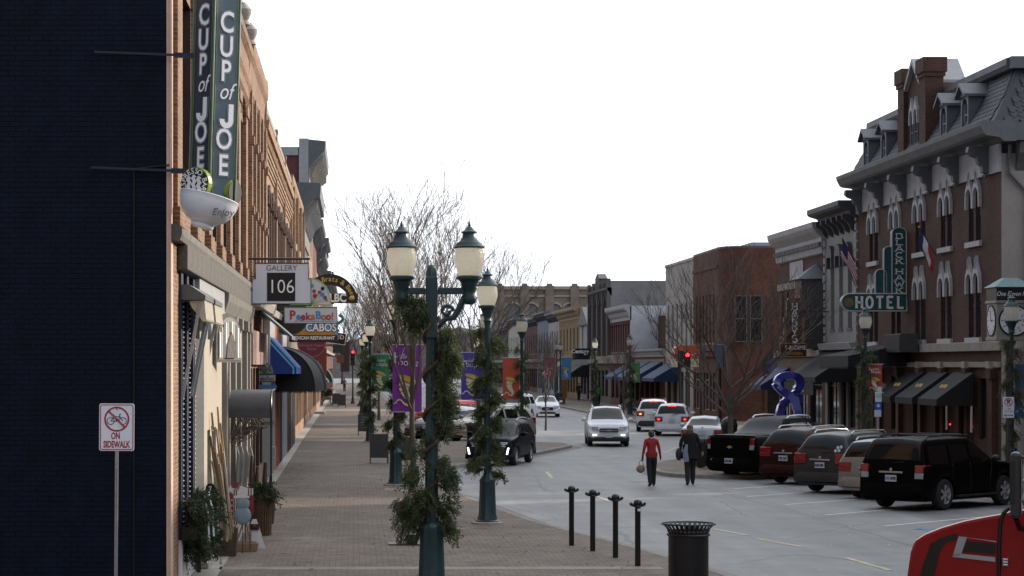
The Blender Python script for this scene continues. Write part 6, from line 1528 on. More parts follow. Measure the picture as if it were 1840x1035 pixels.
banner(lamps[5], 'light green holiday banner beside the blue awnings', ('lime', (.06, .25, .09)), 1, 2.3, 3.6, .6, word=False)
banner(lamps[7], 'blue banner at the right edge beside the corner clock', ('skyblue', ()), 1, 1.9, 3.5, .7, word=False)

# ================================================================== BARE TREES
def bare_tree(h, spread, seed, r0=.11, depth=5, fork=.28, n1=7, lean=0):
    r = random.Random(seed); tr = MB(); cr = MB()
    def grow(p, d, L, rad, lev):
        k = 3 if lev < 3 else 2; pts = [p]; q = p.copy(); dd = d.copy()
        for i in range(k):
            dd = (dd + Vector((r.gauss(0, .075), r.gauss(0, .075), r.gauss(.05, .05)))).normalized(); q = q + dd * L / k; pts.append(q.copy())
        rs = [rad * (1 - .45 * i / k) for i in range(k + 1)]
        rs = [max(q_, .0044) for q_ in rs]; cr.tube(pts, rs, 5 if lev < 2 else 3, cap=False)
        if lev >= depth: return
        nb = 4 if lev < 2 else 3
        for j in range(nb):
            f_ = r.uniform(.45, 1); i = min(int(f_ * k), k - 1); b0 = pts[i].lerp(pts[i + 1], f_ * k - i if f_ * k - i <= 1 else 1)
            ax = Vector((r.gauss(0, 1), r.gauss(0, 1), r.gauss(0, .35))).normalized(); nd = (dd * .9 + ax * r.uniform(.38, .66)); nd.z += .17; nd.normalize()
            grow(b0, nd, L * r.uniform(.5, .8), rad * r.uniform(.42, .58), lev + 1)
    ht = h * fork; bend = [Vector((lean * ht * f_ + r.gauss(0, .02), r.gauss(0, .02), ht * 1.7 * f_)) for f_ in (0, .25, .5, .75, 1)]
    tr.tube(bend, [r0 * 1.25, r0, r0 * .92, r0 * .8, r0 * .55], 9)
    for j in range(n1):
        a = 6.283 * j / n1 + r.uniform(-.4, .4); f_ = r.uniform(.55, 1); base = bend[2].lerp(bend[4], (f_ - .5) * 2)
        up = r.uniform(.75, 1.6); d = Vector((math.cos(a) * spread, math.sin(a) * spread, up)).normalized()
        grow(base, d, (h - base.z) * r.uniform(.36, .5), r0 * .5, 1)
    grow(bend[4], Vector((0, 0, 1)), (h - bend[4].z) * .5, r0 * .5, 1)
    return tr.mesh('trunk', BARK), cr.mesh('crown', TWIG)
def tree(label, loc, mesh, scale=1, rz=0, group='bare street trees', name='bare_tree'):
    t = thing(name, label, 'tree', loc, rz, group); put('trunk', mesh[0], t, 60); put('crown', mesh[1], t, 0); t.scale = (scale,) * 3; return t
TA = bare_tree(8.9, .55, 11, .08, 5, .26, 10); TB = bare_tree(8.3, 1.0, 5, .11, 5, .2, 12); TC = bare_tree(9.3, .75, 21, .10, 5, .25, 11)
tree('slender bare tree with a pale trunk standing behind the double lamp', (1.62, 60.9, 0), TA, 1, .6)
tree('spreading bare tree with a dark trunk before the orange brick building', (13.85, 82, 0), TB, .98, 1.1)
tree('bare tree on the paved kerb bulb behind the dark suv', (5.2, 92, 0), TC, .98, 2.0)
tree('bare tree rising behind the row of cars parked on the left', (2.4, 118, 0), TC, 1.12, .3)
tree('bare tree further down the left walk beyond the green banners', (1.6, 140, 0), TA, 1.05, 2.6)
tree('bare tree in front of the dark stone building', (10.2, 118, 0), TA, .62, 1.2)
tree('bare tree far down the left side of the street', (3.8, 190, 0), TC, 1.05, 4.0)
tree('thin bare tree at the right edge before the hotel corner', (20.2, 66, 0), TA, .48, 3.0)
tree('small bare tree among the far right pavement lamps', (18.2, 150, 0), TA, .6, 5.0)
for i, (x, y, s_) in enumerate(((-2, 400, 2.0), (8, 430, 1.9), (16, 420, 1.7), (-10, 440, 2.2), (24, 450, 1.8), (3, 470, 2.3), (1, 330, 1.35), (9, 345, 1.3), (13, 300, 1.1))):
    tree('bare tree in the mass closing the far left end of the street', (x, y, 0), (TB, TC)[i % 2], s_, i * 1.3, 'trees at the far end of the street')
# small dead plant in a grate by the double lamp
t = thing('dead_shrub', 'leafless twiggy shrub in an iron tray beside the double lamp', 'shrub', (gnd(730, 978).x, gnd(730, 978).y, 0))
tw_ = MB(); r_ = random.Random(4)
for i in range(34):
    x = r_.uniform(-.2, .05); p = Vector((x, r_.uniform(-.15, .15), .03)); pts = [p.copy()]
    for k in range(6): p = p + Vector((r_.gauss(.015, .05), r_.gauss(0, .04), r_.uniform(.1, .18))); pts.append(p.copy())
    tw_.tube(pts[:r_.randint(3, 7)], .008, 3)
tw_.build('branches', TWIG, t, 0); MB().box(-.35, -.3, 0.005, .35, .3, .025).build('tray', BLACKM, t, 0); MB().box(.0, -.15, .03, .22, .1, .2).build('lantern_box', BLACKM, t, 0)
# ================================================================== VEHICLES. Local frame: +y forward, +x the car's right, z up from the road
def pchip(x, y, xi):
    """monotone cubic through (x, y)"""
    x, y = np.asarray(x, float), np.asarray(y, float); h = np.diff(x); d = np.diff(y) / h; n = len(x); m = np.zeros(n)
    for i in range(1, n - 1):
        if d[i - 1] * d[i] > 0:
            w1, w2 = 2 * h[i] + h[i - 1], h[i] + 2 * h[i - 1]; m[i] = (w1 + w2) / (w1 / d[i - 1] + w2 / d[i])
    m[0], m[-1] = d[0], d[-1]
    k = np.clip(np.searchsorted(x, xi, side='right') - 1, 0, n - 2); t = (xi - x[k]) / h[k]
    return (2 * t ** 3 - 3 * t ** 2 + 1) * y[k] + (t ** 3 - 2 * t ** 2 + t) * h[k] * m[k] + (-2 * t ** 3 + 3 * t ** 2) * y[k + 1] + (t ** 3 - t ** 2) * h[k] * m[k + 1]

# body tables: one row per station, nose to tail: y at sill rows, y at belt, y at roof, belt z, top z, half-width factors (low, belt, roof)
SUV = dict(L=4.75, W=1.88, ws=3, rw=10, side=(4, 6, 8), rows=[
 (2.34, 2.26, 2.20, .76, .84, .80, .74, .60), (2.22, 2.08, 2.02, .92, .98, .93, .88, .74), (1.55, 1.50, 1.50, 1.00, 1.06, 1.0, .94, .78), (1.00, .98, .92, 1.06, 1.12, 1.0, .955, .77),
 (.62, .72, .12, 1.08, 1.66, 1.0, .955, .70), (-.18, -.16, -.20, 1.10, 1.72, 1.0, .955, .71), (-.30, -.28, -.30, 1.10, 1.72, 1.0, .955, .71), (-1.12, -1.10, -1.08, 1.11, 1.71, 1.0, .955, .71), (-1.28, -1.26, -1.20, 1.11, 1.71, 1.0, .955, .71),
 (-1.95, -1.98, -1.78, 1.12, 1.68, .99, .945, .70), (-2.16, -2.16, -2.02, 1.12, 1.63, .98, .935, .69), (-2.30, -2.30, -2.28, 1.10, 1.14, .96, .93, .80), (-2.37, -2.36, -2.36, .70, .74, .93, .90, .78)], wheels=(1.42, -1.38), wr=.365, top=1.74)
BIGSUV = dict(L=4.9, W=1.90, ws=3, rw=10, side=(4, 6, 8), rows=[
 (2.42, 2.38, 2.34, .86, .94, .84, .80, .66), (2.32, 2.22, 2.18, 1.02, 1.08, .95, .91, .78), (1.6, 1.56, 1.55, 1.10, 1.16, 1.0, .95, .80), (1.06, 1.04, 1.0, 1.14, 1.19, 1.0, .965, .80),
 (.66, .76, .26, 1.15, 1.72, 1.0, .965, .76), (-.14, -.14, -.16, 1.16, 1.80, 1.0, .965, .77), (-.26, -.26, -.28, 1.16, 1.80, 1.0, .965, .77), (-1.10, -1.10, -1.08, 1.16, 1.80, 1.0, .965, .77), (-1.24, -1.24, -1.20, 1.16, 1.80, 1.0, .965, .77),
 (-2.08, -2.10, -2.02, 1.16, 1.78, 1.0, .96, .77), (-2.24, -2.24, -2.18, 1.16, 1.76, .99, .955, .765), (-2.36, -2.36, -2.35, 1.12, 1.16, .98, .95, .84), (-2.42, -2.41, -2.41, .72, .76, .95, .93, .82)], wheels=(1.46, -1.40), wr=.39, top=1.82)
WAGON = dict(L=4.4, W=1.78, ws=3, rw=10, side=(4, 6, 8), rows=[
 (2.18, 2.12, 2.06, .74, .82, .82, .74, .6), (2.08, 1.96, 1.90, .90, .97, .94, .88, .74), (1.5, 1.42, 1.40, .98, 1.06, 1.0, .93, .77), (1.0, .98, .92, 1.02, 1.10, 1.0, .95, .77),
 (.66, .74, .22, 1.02, 1.56, 1.0, .95, .72), (-.12, -.12, -.16, 1.03, 1.62, 1.0, .95, .73), (-.24, -.24, -.26, 1.03, 1.62, 1.0, .95, .73), (-1.0, -1.0, -.98, 1.04, 1.61, 1.0, .95, .73), (-1.14, -1.14, -1.10, 1.04, 1.61, 1.0, .95, .73),
 (-1.82, -1.84, -1.72, 1.05, 1.58, .99, .945, .72), (-2.0, -2.0, -1.92, 1.05, 1.53, .98, .935, .71), (-2.13, -2.13, -2.12, 1.02, 1.05, .96, .93, .82), (-2.19, -2.18, -2.18, .68, .72, .93, .90, .78)], wheels=(1.34, -1.30), wr=.33, top=1.64)
SEDAN = dict(L=4.6, W=1.78, ws=3, rw=9, side=(4, 6), rows=[
 (2.28, 2.22, 2.16, .64, .70, .80, .72, .58), (2.16, 2.02, 1.96, .78, .83, .93, .86, .72), (1.5, 1.42, 1.40, .88, .94, 1.0, .93, .77), (.92, .90, .84, .94, 1.00, 1.0, .95, .77),
 (.52, .62, .02, .96, 1.38, 1.0, .95, .66), (-.16, -.14, -.20, .97, 1.45, 1.0, .95, .67), (-.28, -.26, -.30, .97, 1.45, 1.0, .95, .67), (-1.02, -1.04, -.92, .99, 1.42, 1.0, .945, .66),
 (-1.16, -1.2, -1.04, .99, 1.40, 1.0, .94, .655), (-1.45, -1.4, -1.16, 1.0, 1.36, 1.0, .94, .65), (-1.80, -1.74, -1.70, 1.01, 1.06, .99, .93, .74), (-2.18, -2.14, -2.12, .98, 1.02, .95, .88, .72), (-2.30, -2.27, -2.26, .66, .70, .90, .82, .68)], wheels=(1.36, -1.32), wr=.33, top=1.46)
PICKUP = dict(L=5.6, W=2.0, ws=3, rw=9, side=(4, 6), rows=[
 (2.75, 2.70, 2.66, .92, 1.0, .86, .82, .68), (2.64, 2.54, 2.48, 1.08, 1.13, .96, .92, .78), (1.9, 1.86, 1.84, 1.20, 1.25, 1.0, .95, .80), (1.34, 1.32, 1.28, 1.27, 1.32, 1.0, .965, .80),
 (.96, 1.04, .52, 1.32, 1.85, 1.0, .965, .74), (.14, .14, .10, 1.34, 1.95, 1.0, .965, .75), (.02, .02, .0, 1.34, 1.95, 1.0, .965, .75), (-.80, -.80, -.72, 1.34, 1.93, 1.0, .965, .75), (-.92, -.92, -.84, 1.34, 1.92, 1.0, .965, .745),
 (-1.05, -1.08, -.98, 1.34, 1.89, 1.0, .965, .74), (-1.78, -1.78, -1.62, 1.34, 1.38, 1.0, .965, .90), (-2.62, -2.62, -2.60, 1.34, 1.37, 1.0, .965, .92), (-2.72, -2.71, -2.71, .74, .78, .97, .95, .90)], wheels=(1.72, -1.62), wr=.40, top=1.97)
CARGLASS = M('car_glass', (.004, .005, .006), .05, 0, .1, spec=.45)
TYRE = M('tyre_rubber', (.018, .018, .019), .85, 0, .2, 30, .2); ALLOY = M('alloy_rim', (.52, .53, .55), .36, .6, .1); CHROME = M('chrome', (.6, .6, .62), .18, 1, .03)
TRIM = M('black_plastic', (.009, .0095, .010), .6, 0, .15); LENSR = M('red_lens', (.22, .008, .01), .12, 0, .1, coat=.6); LENSW = M('clear_lens', (.30, .32, .34), .1, .1, .12, 12, coat=.6); PLATE = M('plate_pale', (.46, .50, .54), .5, 0, .1)
BRAKE = M('lit_brake_lamp', (.9, .05, .02), .3, emit=2.2); AMBER = M('lit_amber_lamp', (1.0, .30, .04), .3, emit=2.5); DRL = M('lit_day_lamp', (1.0, .95, .85), .3, emit=3.0)
def paint(n, c, metal=.25): return M('paint_' + n, c, .38, metal, .05, 3, coat=0 if n == 'black' else .07, spec=.05 if n in ('black', 'dark_navy') else .16)
TAB = {}
def wheel_mesh(r, spokes=5, w_=.23):
    k = (r, spokes)
    if k in TAB: return TAB[k]
    T = Matrix.Rotation(R(90), 4, 'Y')
    ty = MB(T); ty.lathe([(r * .62, -w_ / 2), (r * .9, -w_ / 2), (r * .98, -w_ * .38), (r, -w_ * .2), (r, w_ * .2), (r * .98, w_ * .38), (r * .9, w_ / 2), (r * .62, w_ / 2)], 26, cap=False)
    ri = MB(T); ri.lathe([(r * .66, w_ * .42), (r * .62, w_ * .46), (r * .6, w_ * .38), (r * .57, w_ * .1)], 26, cap=False); ri.lathe([(0, w_ * .12), (r * .58, w_ * .12)], 20, cap=False, m=1); ri.lathe([(r * .17, w_ * .3), (r * .15, w_ * .44), (0, w_ * .45)], 14, cap=False)
    for i in range(spokes):
        a = 6.283 * i / spokes
        for o_ in ((-.1, .1) if spokes < 7 else (0,)):
            ri.bar((r * .14 * math.cos(a), r * .14 * math.sin(a), w_ * .38), (r * .61 * math.cos(a + o_), r * .61 * math.sin(a + o_), w_ * .41), r * .1, .03, up=(0, 0, 1))
    TAB[k] = (ty.mesh('tyre', TYRE), ri.mesh('rim', [ALLOY, TRIM])); return TAB[k]
def body(spec, col_, zund=.24):
    """lofts the shell and splits it into body, doors and glazing along the station lines"""
    W2 = spec['W'] / 2; rows = spec['rows']; n = len(rows); wr = spec['wr']; sub, rsub = 6, 4
    C = np.zeros((n, 9, 3))
    for i, (yl, yb, yr, zb, zt, wl, wb, wrf) in enumerate(rows):
        cab = zt - zb > .2
        zs_ = [zund, zund, zund + .10, min(.62, zb * .72), zb - .09, zb, zt - (.09 if cab else .015), zt - (.022 if cab else .004), zt + (.025 if cab else .012)]
        ws = [0, wl * .72, wl * .955, wl, (wl + wb) / 2 + .01, wb, wrf, wrf * .87, 0]; ys = [yl, yl, yl, yl, yb, yb, yr, yr, yr]
        if zb < .9 and (i in (0, n - 1)): zs_[3] = zb * .7
        for j in range(9): C[i, j] = (ws[j] * W2, ys[j], zs_[j])
    u = np.arange(n); ui = np.linspace(0, n - 1, (n - 1) * sub + 1); D = np.zeros((len(ui), 9, 3))
    for j in range(9):
        for k in range(3): D[:, j, k] = pchip(u, C[:, j, k], ui)
    v = np.arange(9); vi = np.linspace(0, 8, 8 * rsub + 1); G = np.zeros((len(ui), len(vi), 3))
    for i in range(len(ui)):
        for k in range(3): G[i, :, k] = pchip(v, D[i, :, k], vi)
    # wheel arches lift the sill line
    ra = wr * 1.17
    for yw in spec['wheels']:
        for i in range(len(ui)):
            yy = G[i, 3 * rsub, 1]; d_ = abs(yy - yw)
            if d_ < ra:
                za = wr + math.sqrt(ra * ra - d_ * d_); top = G[i, 4 * rsub, 2]
                for j in range(4 * rsub):
                    if j <= 2 * rsub: G[i, j, 2] = za
                    else: f_ = (j - 2 * rsub) / (2 * rsub); G[i, j, 2] = max(G[i, j, 2], za + (top - za) * f_)
    bd, ws_, rw, sw, dr = MB(), MB(), MB(), MB(), [MB(), MB()]
    out = {'body': MB(), 'windshield': MB(), 'rear_window': MB()}
    sidew = [(s_, k, MB()) for s_ in (-1, 1) for k in spec['side']]; doors = [(s_, k, MB()) for s_ in (-1, 1) for k in spec['side'][:2]]
    sd = {(s_, k): m for s_, k, m in sidew}; dd = {(s_, k): m for s_, k, m in doors}
    NI, NJ = len(ui), len(vi)
    def idx(p): return (p[0], p[1], p[2])
    for s_ in (-1, 1):
        for i in range(NI - 1):
            st, si = divmod(i, sub)
            for j in range(NJ - 1):
                rw_, rj = divmod(j, rsub)
                tgt = out['body']
                if st == spec['ws'] and rw_ >= 6 and not (i == spec['ws'] * sub): tgt = out['windshield']
                elif st == spec['rw'] and rw_ >= 6 and si < sub - 1 and not (rw_ == 6 and rj == 0): tgt = out['rear_window']
                elif rw_ == 5 and rj < rsub - 1 and (s_, st) in sd: tgt = sd[(s_, st)]
                elif 2 <= rw_ < 5 and (s_, st) in dd: tgt = dd[(s_, st)]
                q = [G[i, j], G[i + 1, j], G[i + 1, j + 1], G[i, j + 1]]
                P = [(s_ * p[0], p[1], p[2]) for p in q]
                if s_ < 0: P = P[::-1]
                tgt.add(P, [(0, 1, 2, 3)])
    for e in (0, NI - 1):
        for j in range(NJ - 1):
            P = [(G[e, j, 0], G[e, j, 1], G[e, j, 2]), (G[e, j + 1, 0], G[e, j + 1, 1], G[e, j + 1, 2]), (-G[e, j + 1, 0], G[e, j + 1, 1], G[e, j + 1, 2]), (-G[e, j, 0], G[e, j, 1], G[e, j, 2])]
            if e == 0: P = P[::-1]
            out['body'].add(P, [(0, 1, 2, 3)])
    def weld(mb, name, mat):
        me = mb.mesh(name, mat); bm = bmesh.new(); bm.from_mesh(me); bmesh.ops.remove_doubles(bm, verts=bm.verts, dist=.0008)
        bmesh.ops.recalc_face_normals(bm, faces=bm.faces) if name == 'body' else None
        bm.to_mesh(me); bm.free(); return me
    res = [('body', weld(out['body'], 'body', col_)), ('windshield', weld(out['windshield'], 'windshield', CARGLASS)), ('rear_window', weld(out['rear_window'], 'rear_window', spec.get('rwm', CARGLASS)))]
    res += [('side_window', weld(m, 'side_window', CARGLASS)) for _, _, m in sidew] + [('door', weld(m, 'door', col_)) for _, _, m in doors]
    seams = []
    for s_ in (-1, 1):
        for k in list(spec['side'][:2]) + [spec['side'][1] + 1]:
            i = k * sub; seams.append([(s_ * (G[i, j, 0] + .001), G[i, j, 1], G[i, j, 2]) for j in range(2 * rsub, 5 * rsub + 1)])
    return res, seams, G
def vehicle(name, label, cat, spec, colr, loc, head, rails=False, lower=None, lit=None, front=None, plate='', wheel_n=5, tail='block', group='cars and trucks on the street', two_tone=False, rimw=None):
    """head: degrees clockwise from straight down the street"""
    t = thing(name, label, cat, (loc[0], loc[1], ROADZ + .004), -R(head), group)
    key = (id(spec), colr.name)
    res, seams, G = body(spec, colr); W2, L2, wr = spec['W'] / 2, spec['L'] / 2, spec['wr']
    for n_, me in res: put(n_, me, t, 30 if n_ == 'body' else 50)
    sm = MB()
    for s_ in seams: sm.tube(s_, .007, 4)
    sm.build('door_seam', BLACKM, t, 0)
    ty, ri = wheel_mesh(wr, wheel_n)
    for yw in spec['wheels']:
        for s_ in (1, -1):
            o = put('wheel', ty, t, 40, 0, (s_ * (W2 - .14), yw, wr), rot=(0, 0, 0 if s_ > 0 else math.pi)); put('rim', ri, o, 40)
    # dark underbody and arch liners
    MB().box(-W2 * .8, -L2 + .35, .22, W2 * .8, L2 - .35, .42).build('underbody', TRIM, t, 0)
    yr_, zr = rear = spec['rows'][-1][0], 0; yf = spec['rows'][0][0]; zbelt = spec['rows'][-2][3]
    lo = lower or colr
    # bumpers
    def rounded(y, s_, z0, z1, wf, m, nm, proud=.05):
        b_ = MB(); pts = []
        for i in range(13):
            f_ = -1 + i / 6; pts.append((f_ * W2 * wf, y + s_ * proud - s_ * .10 * abs(f_) ** 5))
        for (z, p_) in (): pass
        prof = [(z0, -.06), (z0 + (z1 - z0) * .15, 0), (z0 + (z1 - z0) * .6, 0.0), (z1, -.05)]
        vs_ = [(x, yy + s_ * p_, z) for z, p_ in prof for x, yy in pts] + [(x, yy - s_ * .28, z1) for x, yy in pts] + [(x, yy - s_ * .25, z0) for x, yy in pts]; k = 13
        order = [5, 0, 1, 2, 3, 4]; fs = []
        for a, b in zip(order, order[1:]):
            for i in range(12): fs.append((a * k + i, a * k + i + 1, b * k + i + 1, b * k + i))
        b_.add(vs_, fs); bm_ = b_.build(nm, m, t, 50); return bm_
    rz = .60 if spec is not SEDAN else .56
    if spec in (BIGSUV, PICKUP): rz = .66
    rounded(yr_, -1, .30, rz, .97, lo, 'rear_bumper', .07); rounded(yf, 1, .24, rz - .16, .96, TRIM if lit == 'drl' else lo, 'front_bumper', .06)
    # tail lamps
    for s_ in (-1, 1):
        z0, z1 = (.84, 1.12) if spec is not PICKUP else (.94, 1.30)
        if spec is BIGSUV: z0, z1 = .80, 1.14
        if spec is SEDAN: z0, z1 = .76, .94
        if spec is WAGON: z0, z1 = .74, 1.0
        b_ = MB(); xo = W2 * .955; xi = W2 * (.70 if tail == 'block' else .52)
        b_.poly([(s_ * xi, yr_ - .014, z0), (s_ * xo, yr_ + .02, z0 + .02), (s_ * (xo + .012), yr_ + .26, z0 + .08), (s_ * (xo + .008), yr_ + .22, z1), (s_ * xo, yr_ + .05, z1), (s_ * xi, yr_ + .03, z1 - .02)], (0, .0001, .0001))
        b_ = MB(); T_ = [(xi, yr_ - .012), (xo - .03, yr_ + .0), (xo + .015, yr_ + .06), (xo + .02, yr_ + .30), (xo - .06, yr_ + .30), (xi, yr_ + .14)]
        zl = z0 + (z1 - z0) * .42
        dd = [(x * s_, y) for x, y in T_]
        b_.poly([(x, y, zl) for x, y in dd], (0, .02, z1 - zl), 0)
        b_.poly([(x, y, z0) for x, y in dd], (0, 0, zl - z0 - .002), 1 if tail == 'block' else 0)
        o = b_.build('tail_light', [LENSR, LENSW if tail == 'block' else LENSR], t, 0, .012)
        if lit == 'brake': MB().ball((s_ * (xi + xo) / 2, yr_ - .01, (z0 + z1) / 2 - .02), (.07, .03, .05), 8, 6).build('lit_lamp', AMBER if (spec is SUV and s_ < 0) else BRAKE, o, 40)
    if lit == 'brake': MB().box(-.22, spec['rows'][spec['rw']][2] - .03, spec['rows'][spec['rw']][4] - .03, .22, spec['rows'][spec['rw']][2] - .05, spec['rows'][spec['rw']][4] + .015).build('high_brake_lamp', BRAKE, t, 0)
    # rear details
    zp = .80 if spec not in (SEDAN, PICKUP) else (.80 if spec is SEDAN else .58)
    p_ = MB().box(-.155, yr_ - .03 - (.05 if spec is PICKUP else 0), zp - .08, .155, yr_ + .0, zp + .08).build('number_plate', PLATE, t, 0)
    if plate: text(plate, .10, NAVYP, p_, (0, yr_ - .034 - (.05 if spec is PICKUP else 0), zp - .005), sx=.8, bold=.004)
    if spec in (SUV, BIGSUV): MB().box(-.34, yr_ - .03, .93, .34, yr_ + .01, .975).build('tailgate_handle', CHROME, t, 0, .01)
    if spec is not PICKUP and spec is not SEDAN: MB().tube([(.02, spec['rows'][-2][0] - .01, zbelt + .06), (.34, spec['rows'][-2][0] + .0, zbelt + .10)], .012, 5).build('rear_wiper', BLACKM, t)
    if spec is PICKUP:
        MB().box(-W2 * .82, -2.62, 1.375, W2 * .82, -1.75, 1.395).build('bed_cover', TRIM, t, 0); MB().box(-W2 * .80, yr_ - .012, .80, W2 * .80, yr_ - .0, 1.32).build('tailgate', colr, t, 0, .004)
        MB().box(-.10, yr_ - .022, 1.0, .10, yr_ - .012, 1.035).box(-.035, yr_ - .022, .975, .035, yr_ - .012, 1.06).build('tailgate_badge', GOLD, t, 0)
    else: MB().disc((0, yr_ - .006 if spec is not SEDAN else yr_ + .0, 1.02), .038, 'y', -.012, 16).build('rear_badge', ALLOY, t, 0)
    # front details
    zh = {id(SEDAN): .66, id(WAGON): .74, id(BIGSUV): .88, id(PICKUP): .92}.get(id(spec), .78)
    for s_ in (-1, 1):
        b_ = MB(); T_ = [(W2 * .48, yf - .02), (W2 * .74, yf - .06), (W2 * .90, yf - .22), (W2 * .95, yf - .42), (W2 * .80, yf - .40), (W2 * .5, yf - .2)]
        b_.poly([(s_ * x, y, zh - .06) for x, y in T_], (0, -.04, .17)); o = b_.build('headlight', LENSW, t, 0, .015)
        if lit == 'drl': MB().box(s_ * W2 * .66 - .09, yf + .02, .50, s_ * W2 * .66 + .09, yf + .045, .545).build('day_lamp', DRL, o, 0)
        if lit == 'drl_tall': MB().poly([(s_ * W2 * .74, yf - .0, .42), (s_ * W2 * .80, yf - .0, .42), (s_ * W2 * .86, yf - .0, .66), (s_ * W2 * .80, yf - .0, .66)], (0, .05, 0)).build('day_lamp', DRL, o, 0)
    gz0, gz1 = zh - .16, zh + .04
    gr = MB(); gr.box(-W2 * .44, yf - .02, gz0, W2 * .44, yf + .022, gz1); g_ = gr.build('grille', TRIM, t, 0, .01)
    br_ = MB(); 
    for k in range(3): br_.box(-W2 * .43, yf + .024, gz0 + .02 + k * (gz1 - gz0 - .04) / 2 - .012, W2 * .43, yf + .034, gz0 + .02 + k * (gz1 - gz0 - .04) / 2 + .012)
    br_.build('grille_bar', CHROME if front != 'black' else TRIM, g_, 0)
    MB().box(-.10, yf + .036, (gz0 + gz1) / 2 - .025, .10, yf + .046, (gz0 + gz1) / 2 + .025).build('front_badge', CHROME, g_, 0)
    MB().box(-.155, yf + .075, .40, .155, yf + .095, .52).build('front_plate', PLATE, t, 0); MB().box(-W2 * .62, yf + .055, .27, W2 * .62, yf + .069, .37).build('lower_intake', TRIM, t, 0)
    # mirrors, handles, rails
    my = spec['rows'][4][1] + .02; mz = spec['rows'][4][3] + .03
    for s_ in (-1, 1):
        MB().ball((s_ * (W2 + .10), my, mz + .06), (.12, .07, .085), 10, 7).bar((s_ * (W2 * .93), my, mz), (s_ * (W2 + .06), my, mz + .04), .05, .04).build('mirror', colr if rails != 'dark' else TRIM, t, 60)
        for k in spec['side'][:2]:
            yy = spec['rows'][k + 1][1] + .18; MB().cbox((s_ * (W2 * .985), yy, spec['rows'][k][3] - .11), (.045, .18, .035)).build('door_handle', colr, t, 0, .01)
        if rails:
            y0_, y1_ = spec['rows'][4][2] - .12, spec['rows'][spec['rw'] - 1][2] + .05; x = s_ * W2 * spec['rows'][5][7] * .93; z = spec['top']
            MB().tube([(x, y0_, z - .07), (x, y0_ - .12, z + .015), (x, (y0_ + y1_) / 2, z + .035), (x, y1_ + .12, z + .01), (x, y1_, z - .07)], .024, 6).build('roof_rail', TRIM if rails == 'dark' else ALLOY, t)
    if rails:
        for yy in (spec['rows'][5][2], spec['rows'][7][2]): MB().tube([(-W2 * .64, yy, spec['top'] + .03), (W2 * .64, yy, spec['top'] + .03)], .018, 5).build('roof_crossbar', TRIM, t) if rails == 'dark' else None
        if spec in (BIGSUV,): [MB().box(s_ * (W2 - .08), -.9, .30, s_ * (W2 + .06), .95, .36).build('side_step', TRIM, t, 0, .02) for s_ in (-1, 1)]
    return t
def place(px, py, back=0, head=0, L=4.7):
    """ground point under a rear (or front) end seen at a pixel, shifted to the car's centre"""
    d = FPX * (EYE - ROADZ) / (py - VY); x = (px - VX) * d / FPX
    return (x + math.sin(R(head)) * back, d + math.cos(R(head)) * back)
P = paint
# parked nose-in on the right, tails to the camera
H_ = 46
vehicle('parked_suv', 'big black suv with silver five-spoke wheels parked nearest in the right row', 'car', BIGSUV, P('black', (.0025, .0026, .003), .0), place(1604, 917, 2.35, H_), H_, rails='dark', plate='111 AVK', wheel_n=6)
vehicle('parked_suv', 'silver suv squeezed between the black and grey suvs in the right row', 'car', WAGON, P('silver', (.26, .25, .24), .6), place(1557, 898, 2.1, H_), H_, rails='light', plate='DBC 414', tail='wrap')
vehicle('parked_suv', 'dark grey suv with white stickers in its rear window', 'car', SUV, P('dark_grey', (.045, .044, .046), .4), place(1476, 887, 2.3, H_), H_, rails='light', plate='EAE 701', tail='wrap')
vehicle('parked_suv', 'maroon suv parked between the black pickup and the grey suv', 'car', SUV, P('maroon', (.028, .006, .006), .2), place(1410, 871, 2.3, H_), H_, rails='light', plate='CPL 527', tail='wrap')
vehicle('parked_pickup', 'black pickup truck with sloped cab sides at the far end of the right row', 'pickup truck', PICKUP, P('black', ()), place(1316, 861, 2.6, 50), 50, rails='light', plate='DX 440')
# on the road
vehicle('moving_suv', 'white suv with lit lamps driving towards the camera', 'car', SUV, P('white', (.62, .64, .67), .05), place(1094, 803, 2.35, 4), 184, rails='light', lit='drl')
vehicle('moving_suv', 'dark navy suv with bright vertical fog lamps turning at the kerb bulb', 'car', WAGON, P('dark_navy', (.005, .006, .011), .1), place(876, 838, 2.3, 16), 196, rails='light', lit='drl_tall', front='black')
vehicle('moving_sedan', 'white sedan driving towards the camera behind the parked cars', 'car', SEDAN, P('white', ()), place(987, 750, 2.3, 0), 183, front='black')
vehicle('moving_suv', 'white suv with amber and red lamps lit driving away', 'car', SUV, P('white', ()), place(1174, 776, 2.3, 8), 8, rails='dark', lit='brake', tail='wrap', lower=TRIM)
vehicle('moving_wagon', 'white rounded wagon braking behind the white suv', 'car', WAGON, P('white', ()), place(1207, 784, 2.2, 10), 10, lit='brake', tail='wrap')
vehicle('moving_sedan', 'silver-white sedan heading away beside the bulb with the trash can', 'car', SEDAN, P('silver_white', (.42, .44, .47), .4), place(1262, 813, 2.3, 12), 12, tail='wrap')
